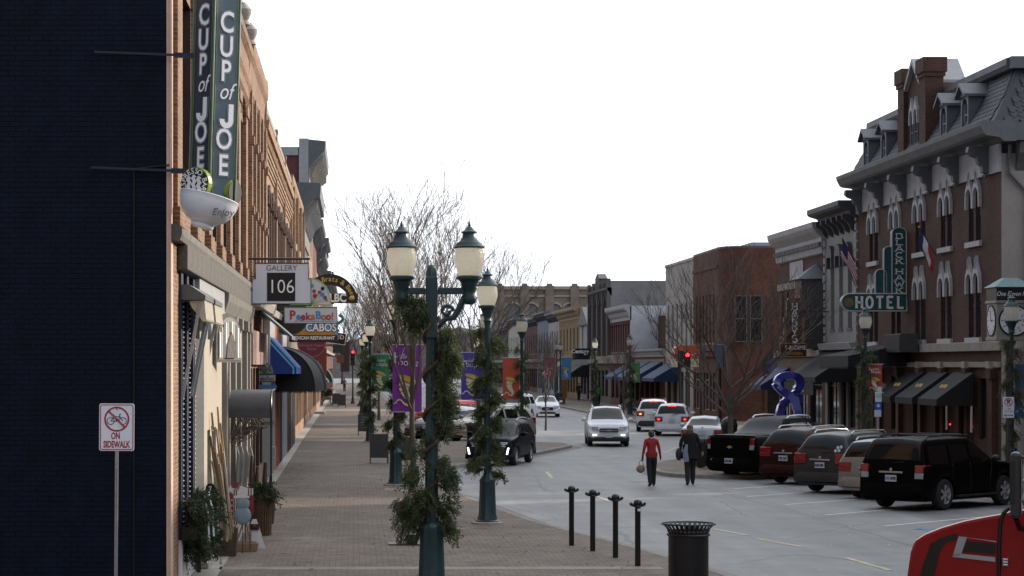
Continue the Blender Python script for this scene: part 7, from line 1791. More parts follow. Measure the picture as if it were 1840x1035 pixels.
# parked on the left beyond the bulb
vehicle('parked_suv', 'silver suv parked nose to the left walk behind the navy suv', 'car', SUV, P('warm_silver', (.30, .285, .25), .55), (6.35, 104.5), 226, rails='light', tail='wrap')
vehicle('parked_sedan', 'dark blue sedan parked left of the silver suv', 'car', SEDAN, P('dark_blue', (.012, .018, .032), .4), (4.55, 106.5), 226)
vehicle('parked_suv', 'red car whose roof shows behind the blue-violet banner', 'car', WAGON, P('red', (.28, .014, .016), .3), (5.3, 124), 226)
vehicle('parked_suv', 'white suv parked left of the oncoming white sedan', 'car', BIGSUV, P('white', ()), (9.9, 139), 200, rails='dark')
vehicle('parked_sedan', 'pale grey sedan parked behind the dark blue sedan', 'car', SEDAN, P('silver_white', ()), (5.2, 115), 226)
vehicle('parked_suv', 'dark suv parked behind the lamp with the orange banner', 'car', SUV, P('dark_grey', ()), (7.3, 136), 226, rails='light')
vehicle('parked_sedan', 'black sedan parked deepest in the left row', 'car', SEDAN, P('black', ()), (6.0, 131), 226)
vehicle('parked_suv', 'small dark car beyond the white suv on the far road', 'car', WAGON, P('dark_blue', ()), (8.2, 160), 186)
# rear window stickers on the grey suv
for o in bpy.data.objects:
    if o.get('label') == 'dark grey suv with white stickers in its rear window':
        st = MB()
        for x, z in ((.50, 1.30), (.56, 1.22), (.45, 1.21), (.60, 1.32)): st.disc((x, -2.30 + (z - 1.14) * .46, z), .045, 'y', -.012, 10)
        st.build('window_sticker', WHITE, o, 0)

# ---- red truck nose at the lower right
t = thing('red_truck', 'red truck front with silver chevron stripe and tall black mirror at the picture corner', 'truck', (7.67, 24.3, ROADZ), R(-19), None)
TR = M('truck_red_paint', (.25, .005, .006), .35, 0, .06, 3, coat=.3, spec=.25); k_ = 24.0 / FPX
def tp(px, py): return ((px - VX) * k_ - 7.55, EYE - (py - VY) * k_ - ROADZ)
top = [(1624, 1075), (1629, 1035), (1634, 1000), (1642, 978), (1660, 966), (1690, 953), (1730, 940), (1770, 931), (1800, 925), (1814, 920), (1838, 917)]
pts = [tp(*p) for p in top]
N = len(pts); wd = 2.1; ring = 13; vv = []; fs = []
for (x, z) in pts:      # hood stations: rounded section across the truck
    for j in range(ring):
        a = math.pi * j / (ring - 1); c_, s_ = math.cos(a), max(0.0, math.sin(a))
        y = wd / 2 * (1 - math.copysign(abs(c_) ** .3, c_)); vv.append((x + .03 * (1 - s_ ** .5), y, z - .05 * (1 - s_ ** .5) - .115 * y))
for i in range(N - 1):
    for j in range(ring - 1): fs.append((i * ring + j, i * ring + j + 1, (i + 1) * ring + j + 1, (i + 1) * ring + j))
hood = MB(); hood.add(vv, fs)
side0 = [(x + .03, .0, z - .05) for x, z in pts]
hood.poly([(p[0], .001, p[2]) for p in side0] + [(side0[-1][0], .001, .55), (side0[0][0], .001, .55)], (0, .05, 0)); hood.poly([(p[0], wd, p[2] - .25) for p in side0] + [(side0[-1][0], wd, .55), (side0[0][0], wd, .55)], (0, -.05, 0))
hood.poly([(side0[0][0], .02, .5), (side0[0][0], wd - .02, .5), (side0[0][0], wd - .02, side0[0][2]), (side0[0][0], .02, side0[0][2])], (.05, 0, 0))
hd = hood.build('hood', TR, t, 50)
x0, z0 = tp(1838, 915)
cab = MB(); cab.poly([(x0, 0, .5), (x0, 0, z0 - .12), (x0 + .05, 0, z0 - .07), (x0 + .2, 0, z0 - .03), (x0 + .5, 0, z0 + .95), (x0 + 2.0, 0, z0 + 1.0), (x0 + 2.0, 0, .5)], (0, wd + .1, 0)); cab.v = [(a, b_ - .05, c) for a, b_, c in cab.v]; cab.build('cab', TR, t, 0, .05)
MB().poly([(x0 + .42, -.056, z0 + .2), (x0 + .62, -.056, z0 + .85), (x0 + 1.7, -.056, z0 + .85), (x0 + 1.7, -.056, z0 + .2)], (0, .004, 0)).build('side_window', CARGLASS, t, 0)
sp_ = MB(); q = lambda px, py: (tp(px, py)[0], -.004, tp(px, py)[1]); sp_.tube([q(1812, 917), q(1801, 928), q(1796, 945), q(1794, 990), q(1793, 1060)], .022, 6); sp_.build('hood_gap', BLACKM, hd)
vt = MB(); vt.poly([q(*p) for p in ((1719, 966), (1718, 978), (1700, 983), (1688, 1000), (1679, 1045), (1650, 1060), (1657, 1030), (1666, 1005), (1672, 987), (1690, 976))], (0, -.006, 0)); vt.build('hood_vent', BLACKM, hd, 0)
SV = M('silver_decal', (.36, .38, .42), .4, .3, .05)
stp = MB(); ys_ = -.006
for poly_ in (((1722, 972), (1789, 981), (1789, 979), (1735, 973.5)), ((1722, 972), (1737, 973), (1726, 1007), (1711, 1010)), ((1711, 1010), (1715, 1003), (1787, 1008.5), (1787, 1017))): stp.poly([q(*p) for p in poly_], (0, -.006, 0))
stp.build('chevron_stripe', SV, hd, 0)
MB().poly([q(*p) for p in ((1737, 980), (1788, 984), (1787, 1003), (1729, 1000))], (0, -.005, 0)).build('vent_decal', BLACKM, hd, 0)
MB().poly([(x0 + .02, -.056, tp(0, 986)[1]), (x0 + 1.9, -.056, tp(0, 990)[1]), (x0 + 1.9, -.056, tp(0, 1008)[1]), (x0 + .02, -.056, tp(0, 1004)[1])], (0, .004, 0)).build('vent_decal', BLACKM, t, 0)
MB().poly([(x0 + .02, -.057, tp(0, 1010)[1]), (x0 + 1.9, -.057, tp(0, 1014)[1]), (x0 + 1.9, -.057, tp(0, 1022)[1]), (x0 + .02, -.057, tp(0, 1018)[1])], (0, .004, 0)).build('stripe', SV, t, 0)
hz = MB(); a, c = tp(1798, 1022); 
for i in range(3): hz.tube([(a + .02, -.03, c + i * .03), (a + .07, -.05, c + i * .03)], .016, 8)
hz.cbox((a + .045, -.03, c + .03), (.06, .03, .09)); hz.build('hood_latch', CHROME, t, 40, .004)
mp, mz = tp(1826, 812); mb_ = tp(1826, 932)[1]
mr = MB(); mr.cbox((mp, -.42, (mz + mb_) / 2), (.11, .2, mz - mb_)); mo = mr.build('mirror_housing', M('mirror_black', (.025, .026, .03), .4, 0, .1), t, 0, .04)
MB().box(mp + .057, -.50, mb_ + .22, mp + .066, -.34, mz - .08).box(mp + .057, -.50, mb_ + .04, mp + .066, -.34, mb_ + .17).build('mirror_glass', M('mirror_blue', (.25, .32, .40), .05, .8, .03), mo, 0)
MB().box(mp - .058, -.514, mb_ + .16, mp + .0, -.521, mz - .1).build('mirror_ridge', TRIM, mo, 0)
MB().tube([(mp, -.4, mb_ - .0), (mp + .03, -.2, mb_ - .12), (mp + .06, 0, mb_ - .14)], .03, 6).tube([(mp, -.4, mz - .05), (mp + .35, -.02, mz - .1)], .02, 6).build('mirror_arm', BLACKM, t)
ty, ri = wheel_mesh(.52, 8, .3)
for yy in (.15, wd - .15): o = put('wheel', ty, t, 40, 0, (-.35, yy, .52), rot=(0, 0, R(-90))); put('rim', ri, o, 40)
MB().box(side0[0][0] - .12, .0, .3, side0[0][0] + .03, wd, .62).build('front_bumper', CHROME, t, 0, .03)
MB().box(-.9, .3, .45, 2.2, wd - .3, .7).build('chassis', TRIM, t, 0)
# ================================================================== SMALL THINGS
# ---- bollards
bp_ = MB(); bp_.lathe([(.05, -.02), (.05, 1.02), (.056, 1.03)], 14); bm1 = bp_.mesh('post', BLACKM)
hd_ = MB(); hd_.ball((0, 0, 1.09), (.075, .075, .07), 14, 8)
for s_ in (-1, 1): hd_.tube([(0, 0, 1.06), (s_ * .07, 0, 1.055), (s_ * .115, 0, 1.075), (s_ * .13, 0, 1.10)], [.03, .03, .03, .022], 8)
hd_.lathe([(.06, 1.02), (.068, 1.035), (.055, 1.06)], 14); bm2 = hd_.mesh('head', BLACKM)
for px, py, lab in ((1027, 980, 'leftmost of four black hitching-post bollards at the kerb'), (1065, 990, 'second bollard from the left of four black ones at the kerb'), (1106, 1002, 'third bollard from the left of four black ones at the kerb'), (1146, 1017, 'black bollard with a small white sticker, nearest the trash can')):
    p = gnd(px, py); t = thing('bollard', lab, 'bollard', p, 0, 'bollards along the kerb'); put('post', bm1, t, 50); put('head', bm2, t, 50)
MB().box(-.01, -.066, .955, .06, -.06, 1.0).build('sticker', WHITE, t, 0)
# ---- slatted trash cans
def can(label, loc, group='slatted steel trash cans'):
    t = thing('trash_can', label, 'trash can', loc, 0, group); r0, r1 = .285, .33
    if 'can' not in TAB:
        sl_ = MB().poly([(.033, 0, .06), (-.033, 0, .06), (-.033, 0, .80), (.033, 0, .80)], (0, .010, 0)).mesh('slat', BLACKM)
        fl = MB()
        fl.add([(-.02, 0, .80), (.02, 0, .80), (.02, -.03, .88), (-.02, -.03, .88), (.024, -.10, .955), (-.024, -.10, .955), (-.02, .01, .80), (.02, .01, .80), (.02, -.02, .88), (-.02, -.02, .88), (.024, -.09, .955), (-.024, -.09, .955)], [(0, 1, 2, 3), (3, 2, 4, 5), (7, 6, 9, 8), (8, 9, 11, 10), (0, 3, 9, 6), (3, 5, 11, 9), (2, 1, 7, 8), (4, 2, 8, 10)])
        rg = MB()
        for z, r_, w_ in ((.05, .30, .02), (.78, .325, .022), (.83, .325, .012), (.955, .425, .016)):
            rg.tube([(r_ * math.cos(6.2832 * i / 36), r_ * math.sin(6.2832 * i / 36), z) for i in range(37)], w_, 6)
        ln = MB().lathe([(.27, .02), (.28, .84), (.27, .85), (.26, .1), (0, .08)], 24, cap=True).mesh('liner', M('liner_black', (.006, .006, .007), .7))
        TAB['can'] = (sl_, fl.mesh('flared_slat', BLACKM), rg.mesh('ring', BLACKM), ln)
    sl_, fl, rg, ln = TAB['can']
    for i in range(30):
        a = 2 * math.pi * i / 30; put('slat', sl_, t, 0, 0, (.318 * math.sin(a), -.318 * math.cos(a), 0), rot=(0, 0, a)); put('flared_slat', fl, t, 0, 0, (.318 * math.sin(a), -.318 * math.cos(a), 0), rot=(0, 0, a))
    put('ring', rg, t, 50); put('liner', ln, t, 50); return t
can('black slatted trash can with flared rim nearest the camera', (at(1237, 0, 35.6).x, 35.6, 0))
can('black slatted trash can on the kerb bulb left of the navy suv', (at(852, 0, 96).x, 96, 0))
can('black slatted trash can between the silver sedan and the pickup', (at(1267, 0, 75.5).x, 75.5, 0))
t = thing('litter_bin', 'black domed litter bin beside the dark tree trunk', 'litter bin', (at(1330, 0, 86).x, 88.5, 0)); MB().lathe([(.32, 0), (.32, 1.0), (.34, 1.02), (.34, 1.08), (.28, 1.3), (.12, 1.42), (0, 1.44)], 18).build('body', BLACKM, t, 40); MB().box(-.2, -.335, 1.08, .2, -.30, 1.22).build('flap', TRIM, t, 0)
# ---- no-cycling sign
D = 30.4; t = thing('no_cycling_sign', 'white metal sign with a crossed-out bicycle on a perforated post', 'sign', (at(207.5, 0, D).x, D, 0)); u = D / FPX; zc = EYE - (767.5 - VY) * u
pm = MB(); pm.box(-.022, .0, -.02, .022, .03, zc - .2); pm.build('post', STEEL, t, 0)
hl_ = MB()
for i in range(70):
    z = .1 + i * .0285
    if z < zc - .34: hl_.box(-.005, -.003, z, .005, .0, z + .010)
hl_.build('post_holes', BLACKM, t, 0)
w2, h2 = 31.5 * u, 42.5 * u
def rrect(w_, h, r_, y, zc_):
    return [(sx_ * (w_ - r_) + r_ * math.cos(R(a)), y, zc_ + sz_ * (h - r_) + r_ * math.sin(R(a))) for sx_, sz_, a0 in ((1, 1, 0), (-1, 1, 90), (-1, -1, 180), (1, -1, 270)) for a in range(a0, a0 + 91, 30)]
SW_ = M('sign_white', (.74, .78, .86), .45, 0, .03); SR = M('sign_red', (.36, .03, .04), .45, 0, .05)
pn = MB().poly(rrect(w2, h2, .03, -.012, zc), (0, .01, 0)).build('plate', SW_, t, 0)
b_ = MB(); b_.tube([p for p in rrect(w2 - .018, h2 - .018, .025, -.013, zc)] + [rrect(w2 - .018, h2 - .018, .025, -.013, zc)[0]], .0065, 4); b_.build('red_border', SR, pn, 0)
cz = zc + h2 * .34; cr_ = 21.0 * u
rg = MB(); rg.ribbon([(cr_ * math.cos(R(a)), -.013, cz + cr_ * math.sin(R(a))) for a in range(0, 361, 10)], .023, (0, -1, 0), .003); rg.ribbon([(-cr_ * .7, -.019, cz + cr_ * .7), (cr_ * .7, -.019, cz - cr_ * .7)], .021, (0, -1, 0), .003); rg.build('prohibition_ring', SR, pn, 0)
bk = MB(); s_ = cr_
for cx in (-.52, .52): bk.tube([(s_ * (cx + .3 * math.cos(R(a))), -.0145, cz + s_ * (-.16 + .3 * math.sin(R(a)))) for a in range(0, 361, 20)], .0045, 4)
for a_, b2 in (((-.52, -.16), (-.22, .22)), ((-.22, .22), (.28, .22)), ((.28, .22), (.52, -.16)), ((-.22, .22), (0, -.18)), ((0, -.18), (.28, .22)), ((-.52, -.16), (0, -.18)), ((.28, .22), (.22, .42)), ((.22, .42), (.36, .42)), ((-.22, .22), (-.28, .36)), ((-.36, .36), (-.2, .36))):
    bk.tube([(s_ * a_[0], -.0145, cz + s_ * a_[1]), (s_ * b2[0], -.0145, cz + s_ * b2[1])], .0045, 4)
bk.build('bicycle_symbol', BLACKM, pn, 0)
text('ON', .125, SR, pn, (-.015, -.013, zc - h2 * .38), sx=.62, bold=.004, ext=.002); text('SIDEWALK', .125, SR, pn, (0, -.013, zc - h2 * .74), sx=.60, bold=.004, ext=.002)
for z in (zc + h2 * .76, zc - h2 * .78): MB().disc((0, -.022, z), .008, 'y', .01, 8).build('bolt', BLACKM, pn, 0)
t.rotation_euler = (0, R(.4), 0)
# ---- no-parking sign, parking pay sign
D = 64; t = thing('no_parking_sign', 'white no-parking sign with red-ringed R and a double arrow on a dark post', 'sign', (at(1812, 0, D).x, D, 0)); u = D / FPX
MB().box(-.03, 0, -.02, .03, .04, EYE + (655 - 712) * u).build('post', DWOOD, t, 0); zc = EYE - (732 - VY) * u
pn = MB().poly(rrect(.155, .30, .02, -.014, zc), (0, .012, 0)).build('plate', SW_, t, 0)
rg = MB(); rg.ribbon([(.11 * math.cos(R(a)), -.016, zc + .15 + .11 * math.sin(R(a))) for a in range(0, 361, 15)], .022, (0, -1, 0), .003); rg.ribbon([(-.08, -.02, zc + .23), (.08, -.02, zc + .07)], .02, (0, -1, 0), .003); rg.build('prohibition_ring', SR, pn, 0)
text('P', .18, BLACKM, pn, (0, -.017, zc + .15), bold=.006, ext=.002); text('2 AM\nTO 5 AM', .075, SR, pn, (0, -.016, zc - .08), sx=.8, ext=.002)
ar = MB(); ar.ribbon([(-.1, -.016, zc - .23), (.1, -.016, zc - .23)], .016, (0, -1, 0), .003)
for s_ in (-1, 1): ar.poly([(s_ * .13, -.016, zc - .23), (s_ * .085, -.016, zc - .20), (s_ * .085, -.016, zc - .26)], (0, -.003, 0))
ar.build('double_arrow', BLACKM, pn, 0)
D = 76; t = thing('parking_sign', 'stacked green-white and blue parking signs on a post before the hotel', 'sign', (at(1578, 0, D).x, D, 0)); u = D / FPX; qz = lambda py: EYE - (py - VY) * u
MB().box(-.03, 0, -.02, .03, .04, qz(696)).build('post', STEEL, t, 0)
p1 = MB().box(-.105, -.014, qz(722), .115, -.002, qz(695)).build('upper_plate', M('pale_green_sign', (.50, .58, .56), .5), t, 0); MB().box(-.10, -.018, qz(704), -.03, -.0145, qz(696)).build('green_panel', M('sign_green2', (.02, .22, .13), .5), p1, 0); text('2', .13, SW_, p1, (-.065, -.02, qz(700)), ext=.001); text('HOUR\nPARKING', .06, M('sign_green2', ()), p1, (.02, -.0155, qz(711)), ext=.001)
p2 = MB().box(-.12, -.014, qz(736), .11, -.002, qz(722.5)).build('blue_plate', M('sign_blue', (.02, .07, .38), .5), t, 0)
sf = MB()
for k in range(3): a = R(30 + 60 * k); sf.ribbon([(-.07 * math.cos(a), -.016 - .001 * k, qz(729) - .07 * math.sin(a)), (.07 * math.cos(a), -.016 - .001 * k, qz(729) + .07 * math.sin(a))], .016, (0, -1, 0), .002)
sf.build('snowflake_symbol', SW_, p2, 0)
MB().box(-.13, -.014, qz(749), .10, -.002, qz(736.5)).build('lower_plate', M('pale_blue_sign', (.42, .48, .60), .5), t, 0)
# ---- traffic signals
def signal(label, x, y, zt, h=1.0, red=0, pole=True, post=True):
    t = thing('traffic_light', label, 'traffic light', (x, y, 0), 0, 'traffic lights')
    MB().lathe([(.2, 0), (.2, .1), (.13, .2), (.11, .5), (.075, .6), (.06, zt)], 12).build('pole', BLACKM, t)
    hs = MB().box(-.19, -.2, zt - .1, .19, .12, zt + h).build('housing', BLACKM, t, 0, .03)
    for k in range(3):
        z = zt + h - .2 - k * (h - .1) / 3
        MB().disc((0, -.215, z), .12, 'y', .012, 14).build('lens', [M('lit_red_signal', (1, .02, .03), .3, emit=6), M('dim_amber', (.12, .06, .01), .3), M('dim_green', (.01, .06, .03), .3)][k], hs, 0)
        v_ = MB(); v_.ribbon([(.15 * math.cos(R(a)), -.36, z + .15 * math.sin(R(a))) for a in range(0, 181, 20)], .16, (0, 0, 1), .0) if False else v_.poly([(.15, -.2, z)] + [(.15 * math.cos(R(a)), -.2, z + .15 * math.sin(R(a))) for a in range(0, 181, 30)] + [(.135 * math.cos(R(a)), -.2, z + .135 * math.sin(R(a))) for a in range(180, -1, -30)], (0, -.22, 0)); v_.build('visor', BLACKM, hs, 0)
    return t
signal('far traffic light glowing red over the left walk', at(634, 0, 200).x, 200, EYE + .02, 1.3)
MB().lathe([(.16, 0), (.07, .3), (.06, 3.2)], 10).build('second_pole', BLACKM, signal('second dark traffic light pole just behind the far left one', at(640, 0, 208).x, 208, EYE - 1.2, 1.0)) if False else None
D = 136; signal('traffic light glowing red in front of the orange sign', at(1234.5, 0, D).x, D, EYE - (657 - VY) * D / FPX, .85)
t = thing('traffic_light', 'dark traffic light turned away, left of the red one by the orange sign', 'traffic light', (at(1224, 0, D).x, D + .5, 0), R(80), 'traffic lights'); zt = EYE - (660 - VY) * D / FPX
MB().lathe([(.2, 0), (.11, .5), (.06, zt + .5)], 12).build('pole', BLACKM, t); MB().box(-.2, -.2, zt, .2, .14, zt + 1.05).build('housing', BLACKM, t, 0, .03); v_ = MB()
for k in range(3): v_.box(-.14, -.42, zt + .18 + k * .33, .14, -.2, zt + .34 + k * .33)
v_.build('visor', DKGREEN, t, 0)
t = thing('traffic_light', 'blue-backed signal head behind the dark tree trunk', 'traffic light', (at(1293, 0, 110).x, 110, 0), R(160), 'traffic lights'); MB().lathe([(.2, 0), (.09, .5), (.06, 4.4)], 12).build('pole', BLACKM, t); MB().box(-.2, -.14, 3.3, .2, .14, 4.5).build('housing', M('dull_blue_metal', (.06, .09, .13), .5), t, 0, .03)
# ---- flags
def flag(label, p0, p1, length, drop, stripes):
    d = thing('flag', label, 'flag', p0); v = Vector(p1) - Vector(p0)
    MB().tube([(0, 0, 0), tuple(v)], .02, 6).build('pole', BLACKM, d); MB().ball(tuple(v), .05, 8, 6).build('finial', GOLD, d)
    n, m = 14, 13; vv = []; fs = []; me = MB()
    dirn = -v.normalized()
    for i in range(n + 1):
        for j in range(m + 1):
            a = i / n; c = j / m; b = v + dirn * (c * length * .8); fold = .09 * math.sin(a * 7 + c * 4) * a
            vv.append((b.x + fold + .10 * a * c, b.y + .06 * math.sin(a * 9 + 2 * c) * a, b.z - a * drop * (.9 + .15 * c)))
    for i in range(n):
        for j in range(m):
            mt = stripes(j / m, i / n); me.add([vv[i * (m + 1) + j], vv[i * (m + 1) + j + 1], vv[(i + 1) * (m + 1) + j + 1], vv[(i + 1) * (m + 1) + j]], [(0, 1, 2, 3)], mt)
    me.build('cloth', [M('flag_red', (.30, .02, .03), .8), M('flag_white', (.55, .55, .57), .8), M('flag_blue', (.012, .018, .08), .8)], d, 60)
us = lambda c, a: 2 if (c < .5 and a < .55) else (int(c * 13) % 2)
flag('american flag drooping on a pole from the narrow grey building', (23.0, 101.0, EYE + (655 - 484) * 101 / FPX), at(1513, 427, 101.5), 1.5, 1.15, lambda c, a: 2 if (a < .5 and c < .45) else (int(a * 13) % 2))
flag('red and white flag hanging limp from the hotel front', (22.9, 87.5, EYE + (655 - 460) * 87.5 / FPX), at(1652, 408, 88), 1.3, 1.0, lambda c, a: 2 if c < .3 else (1 if c < .68 else 0))
# ---- blue sculpture of curling ribbons
t = thing('ribbon_sculpture', 'tall cobalt blue sculpture of curling metal ribbons on the right pavement', 'sculpture', (at(1414, 0, 93).x, 93, 0)); u = 93 / FPX
BL = M('cobalt_enamel', (.022, .024, .27), .3, 0, .12, coat=.5)
q = lambda px, py: ((px - 1414) * u, EYE - (py - VY) * u)
def band(name, pts, wd, dep, yo=0):
    mb = MB(); P_ = [q(*p) for p in pts]; n = len(P_); W_ = wd if isinstance(wd, list) else [wd] * n; vv = []; fs = []
    for i, (x, z) in enumerate(P_):
        a, b = P_[max(i - 1, 0)], P_[min(i + 1, n - 1)]; d = Vector((b[0] - a[0], b[1] - a[1])).normalized(); nx, nz = -d.y, d.x; h = W_[i] * u / 2; yy = yo + .12 * math.sin(i * .7)
        vv += [(x - nx * h, yy - dep / 2, z - nz * h), (x + nx * h, yy - dep / 2, z + nz * h), (x + nx * h, yy + dep / 2, z + nz * h), (x - nx * h, yy + dep / 2, z - nz * h)]
    for i in range(n - 1):
        for k in range(4): fs.append((i * 4 + k, i * 4 + (k + 1) % 4, (i + 1) * 4 + (k + 1) % 4, (i + 1) * 4 + k))
    fs += [(3, 2, 1, 0), tuple((n - 1) * 4 + k for k in range(4))]; mb.add(vv, fs); return mb.build(name, BL, t, 50, .01)
band('loop_ribbon', [(1417 + 21 * math.cos(R(a)), 689 - 15 * math.sin(R(a))) for a in range(-55, 236, 18)], [10, 13, 15, 16, 16, 15, 14, 13, 13, 13, 13, 13, 12, 11, 10, 9, 8], .35)
band('tail_ribbon', [(1388, 690), (1395, 696), (1405, 703), (1418, 710), (1428, 722), (1432, 740), (1434, 765), (1436, 812)], [4, 9, 13, 15, 14, 13, 14, 18], .4, -.1)
band('cross_ribbon', [(1442, 697), (1430, 706), (1416, 718), (1406, 732), (1401, 750), (1400, 775), (1396, 812)], [6, 11, 13, 14, 14, 15, 18], .4, .15)
band('curl_ribbon', [(1430, 708), (1437, 712), (1438, 720), (1430, 724)], [5, 8, 9, 6], .3, -.2); band('curl_ribbon', [(1412, 716), (1404, 722), (1402, 730)], [5, 9, 7], .3, -.25)
MB().box(-.9, -.6, 0, .9, .6, .1).build('base', CONC, t, 0)
# ---- sandwich boards
def sandwich(label, px, py, w_, h, group='sandwich boards on the walk', chalk=False, rz=0):
    p = gnd(px, py); t = thing('sandwich_board', label, 'sign board', p, rz, group); FM = M('dark_board_wood', (.045, .028, .02), .6); CB = M('chalkboard', (.018, .02, .022), .7, 0, .4, 7)
    for s_ in (-1, 1):
        f = MB(); A = lambda x, z: (x, s_ * (.28 - .24 * z / h), z)
        for x in (-w_ / 2, w_ / 2): f.bar(A(x, 0), A(x, h), .045, .03)
        f.bar(A(-w_ / 2, h * .97), A(w_ / 2, h * .97), .045, .03); f.bar(A(-w_ / 2, h * .2), A(w_ / 2, h * .2), .045, .03)
        o = f.build('frame', FM, t, 0); pb = MB(); pb.poly([A(-w_ / 2 + .02, h * .21), A(w_ / 2 - .02, h * .21), A(w_ / 2 - .02, h * .95), A(-w_ / 2 + .02, h * .95)], (0, s_ * .012, 0)); pb.build('board', CB, o, 0)
        if s_ < 0 and chalk:
            c = MB()
            for k in range(5):
                z = h * (.85 - k * .12); c.tube([A(-w_ * .3 + w_ * .6 * i / 8, z + .02 * math.sin(i * 2.3 + k))[:1] + (A(0, z)[1] - .02,) + (z + .02 * math.sin(i * 2.3 + k),) for i in range(9)], .006, 3)
            c.build('chalk_lines', M('chalk', (.4, .4, .4), .9), o, 0)
    return t
sandwich('brown empty sandwich board standing open by the lamp with the purple banner', 681, 832, .62, 1.05)
sandwich('small chalkboard sign with faint writing on the left walk', 655, 782, .62, 1.05, chalk=True)
sandwich('far dark sandwich board beside the planter, nearer of two', 614, 733, .62, 1.1); sandwich('far dark sandwich board just behind the nearer one', 604, 730, .62, 1.1)
sandwich('dark sandwich board half hidden behind the garland of the purple-banner lamp', 727, 836, .7, 1.0)
# ---- left walk clutter at the corner shop
def box_planter(label, px, py, w_, dp, h, m, name='planter_box', d=None):
    p = gnd(px, py); t = thing(name, label, 'planter', p); MB().poly([(-w_ / 2, 0, 0), (w_ / 2, 0, 0), (w_ / 2 + .03, 0, h), (-w_ / 2 - .03, 0, h)], (0, dp, 0)).build('box', m, t, 0, .01); MB().box(-w_ / 2 + .01, .03, h, w_ / 2 - .01, dp - .03, h + .004).build('soil', M('soil', (.03, .02, .015), .95), t, 0); return t
t = box_planter('tall dark brown box planter holding a bundle of birch poles', 406, 1000, .36, .42, .52, DWOOD)
pl = thing('birch_poles', 'bundle of pale birch poles leaning out of the brown box planter', 'poles', t.location)
r_ = random.Random(9); BM_ = M('birch_bark', (.55, .48, .38), .8, 0, .35, 8, .2, stretch=(3, 3, 12)); BM2 = M('tan_pole', (.36, .25, .15), .75, 0, .3, 6, .2, stretch=(6, 6, .5))
for i in range(20):
    x = r_.uniform(-.08, .17); tx = -.20 + (x + .08) * .9 + r_.uniform(-.03, .06); hh = r_.uniform(1.7, 2.75); y = r_.uniform(.08, .32)
    MB().tube([(x, y, .1), (x + (tx - x) * .3, y - .4, hh * .4), (x + (tx - x) * .75, y - .95, hh * .8), (tx, y - 1.3, hh)], [.028, .026, .023, .018], 7).build('pole', (BM_, BM2)[i % 2], pl)
t = box_planter('low weathered wooden crate planter with metal stakes', 442, 992, .40, .36, .17, WOOD)
sn = thing('white_snowman_cutout', 'white wooden snowman cut-out with a dark red bow leaning on the crate', 'decoration', gnd(458, 986)); P_ = [(.17, 0), (.13, .12), (.09, .28), (.03, .46), (-.0, .56), (-.07, .56), (-.11, .5), (-.10, .4), (-.09, .2), (-.08, 0)]
MB().poly([(x + .03, .02 - z * .02, z) for x, z in P_], (0, .03, 0)).build('board', M('whitewashed_wood', (.62, .62, .63), .8, 0, .12, 8, .3), sn, 0)
MB().box(-.10, -.02, .36, .08, .01, .47).ball((-.01, -.03, .415), (.05, .03, .05), 8, 6).build('bow', M('burgundy_ribbon', (.05, .007, .009), .7), sn, 0)
def stake(label, px, py, d, bld_):
    p = at(px, py, d); t = thing('garden_stake', label, 'decoration', (p.x, d, 0), 0, 'painted stakes in the crate planter'); MB().tube([(0, .01, .05), (0, .01, p.z)], .008, 5).build('stem', BLACKM, t); bld_(t, p.z); return t
PWH = M('painted_white', (.55, .56, .58), .6, 0, .15, 9); PRD = M('painted_red', (.20, .02, .024), .6, 0, .15, 9); PBL = M('painted_grey_blue', (.20, .27, .33), .6, 0, .12, 7)
def star(mb, x, y, z, r1, m=0):
    mb.poly([(x + (r1 if k % 2 == 0 else r1 * .42) * math.sin(R(36 * k)), y, z + (r1 if k % 2 == 0 else r1 * .42) * math.cos(R(36 * k))) for k in range(10)], (0, .018, 0), m)
def s1(t, z):
    a = MB(); star(a, 0, -.02, z, .09, 0); a.box(-.055, -.005, z - .55, .055, .012, z - .08, 1)
    for k in range(8): a.disc((-.028 + .056 * (k % 2), -.012, z - .14 - .05 * k), .016, 'y', .006, 8, 0)
    a.build('spotted_board', [PWH, PRD], t, 0)
def s2(t, z):
    a = MB(); star(a, 0, -.02, z, .10, 1)
    for k in range(5): a.box(-.05 + k * .02, -.004, z - .75, -.03 + k * .02, .012, z - .09, k % 2)
    a.build('striped_board', [PWH, PRD], t, 0)
def s3(t, z):
    a = MB(); a.ball((0, -.01, z - .12), (.13, .03, .12), 12, 8, 0); a.ball((0, -.01, z - .34), (.16, .03, .17), 12, 8, 0); a.build('snowman_body', PBL, t, 50); h = MB(); h.box(-.16, -.03, z - .02, .12, .02, z + .02).poly([(-.1, -.02, z + .02), (.08, -.02, z + .02), (.1, -.02, z + .16), (-.05, -.02, z + .2)], (0, .03, 0)); h.build('snowman_hat', PWH, t, 0)
def s4(t, z):
    a = MB(); a.box(-.07, -.01, z - .35, .07, .02, z - .02, 1); star(a, -.04, -.03, z - .22, .07, 1); a.build('red_board', [PWH, PRD], t, 0)
    a = MB()
    for k in range(5): a.box(-.06 + k * .024, -.014, z - .0, -.036 + k * .024, .016, z + .13, k % 2)
    a.build('striped_top', [PWH, PRD], t, 0)
stake('spotted red stake topped by a white star', 414, 880, 41.0, s1); stake('red star stake with narrow red and white stripes', 423, 870, 41.1, s2); stake('blue-grey wooden snowman stake with a white hat', 436, 893, 40.6, s3); stake('red striped stake with a red star right of the snowman', 449, 890, 41.2, s4)
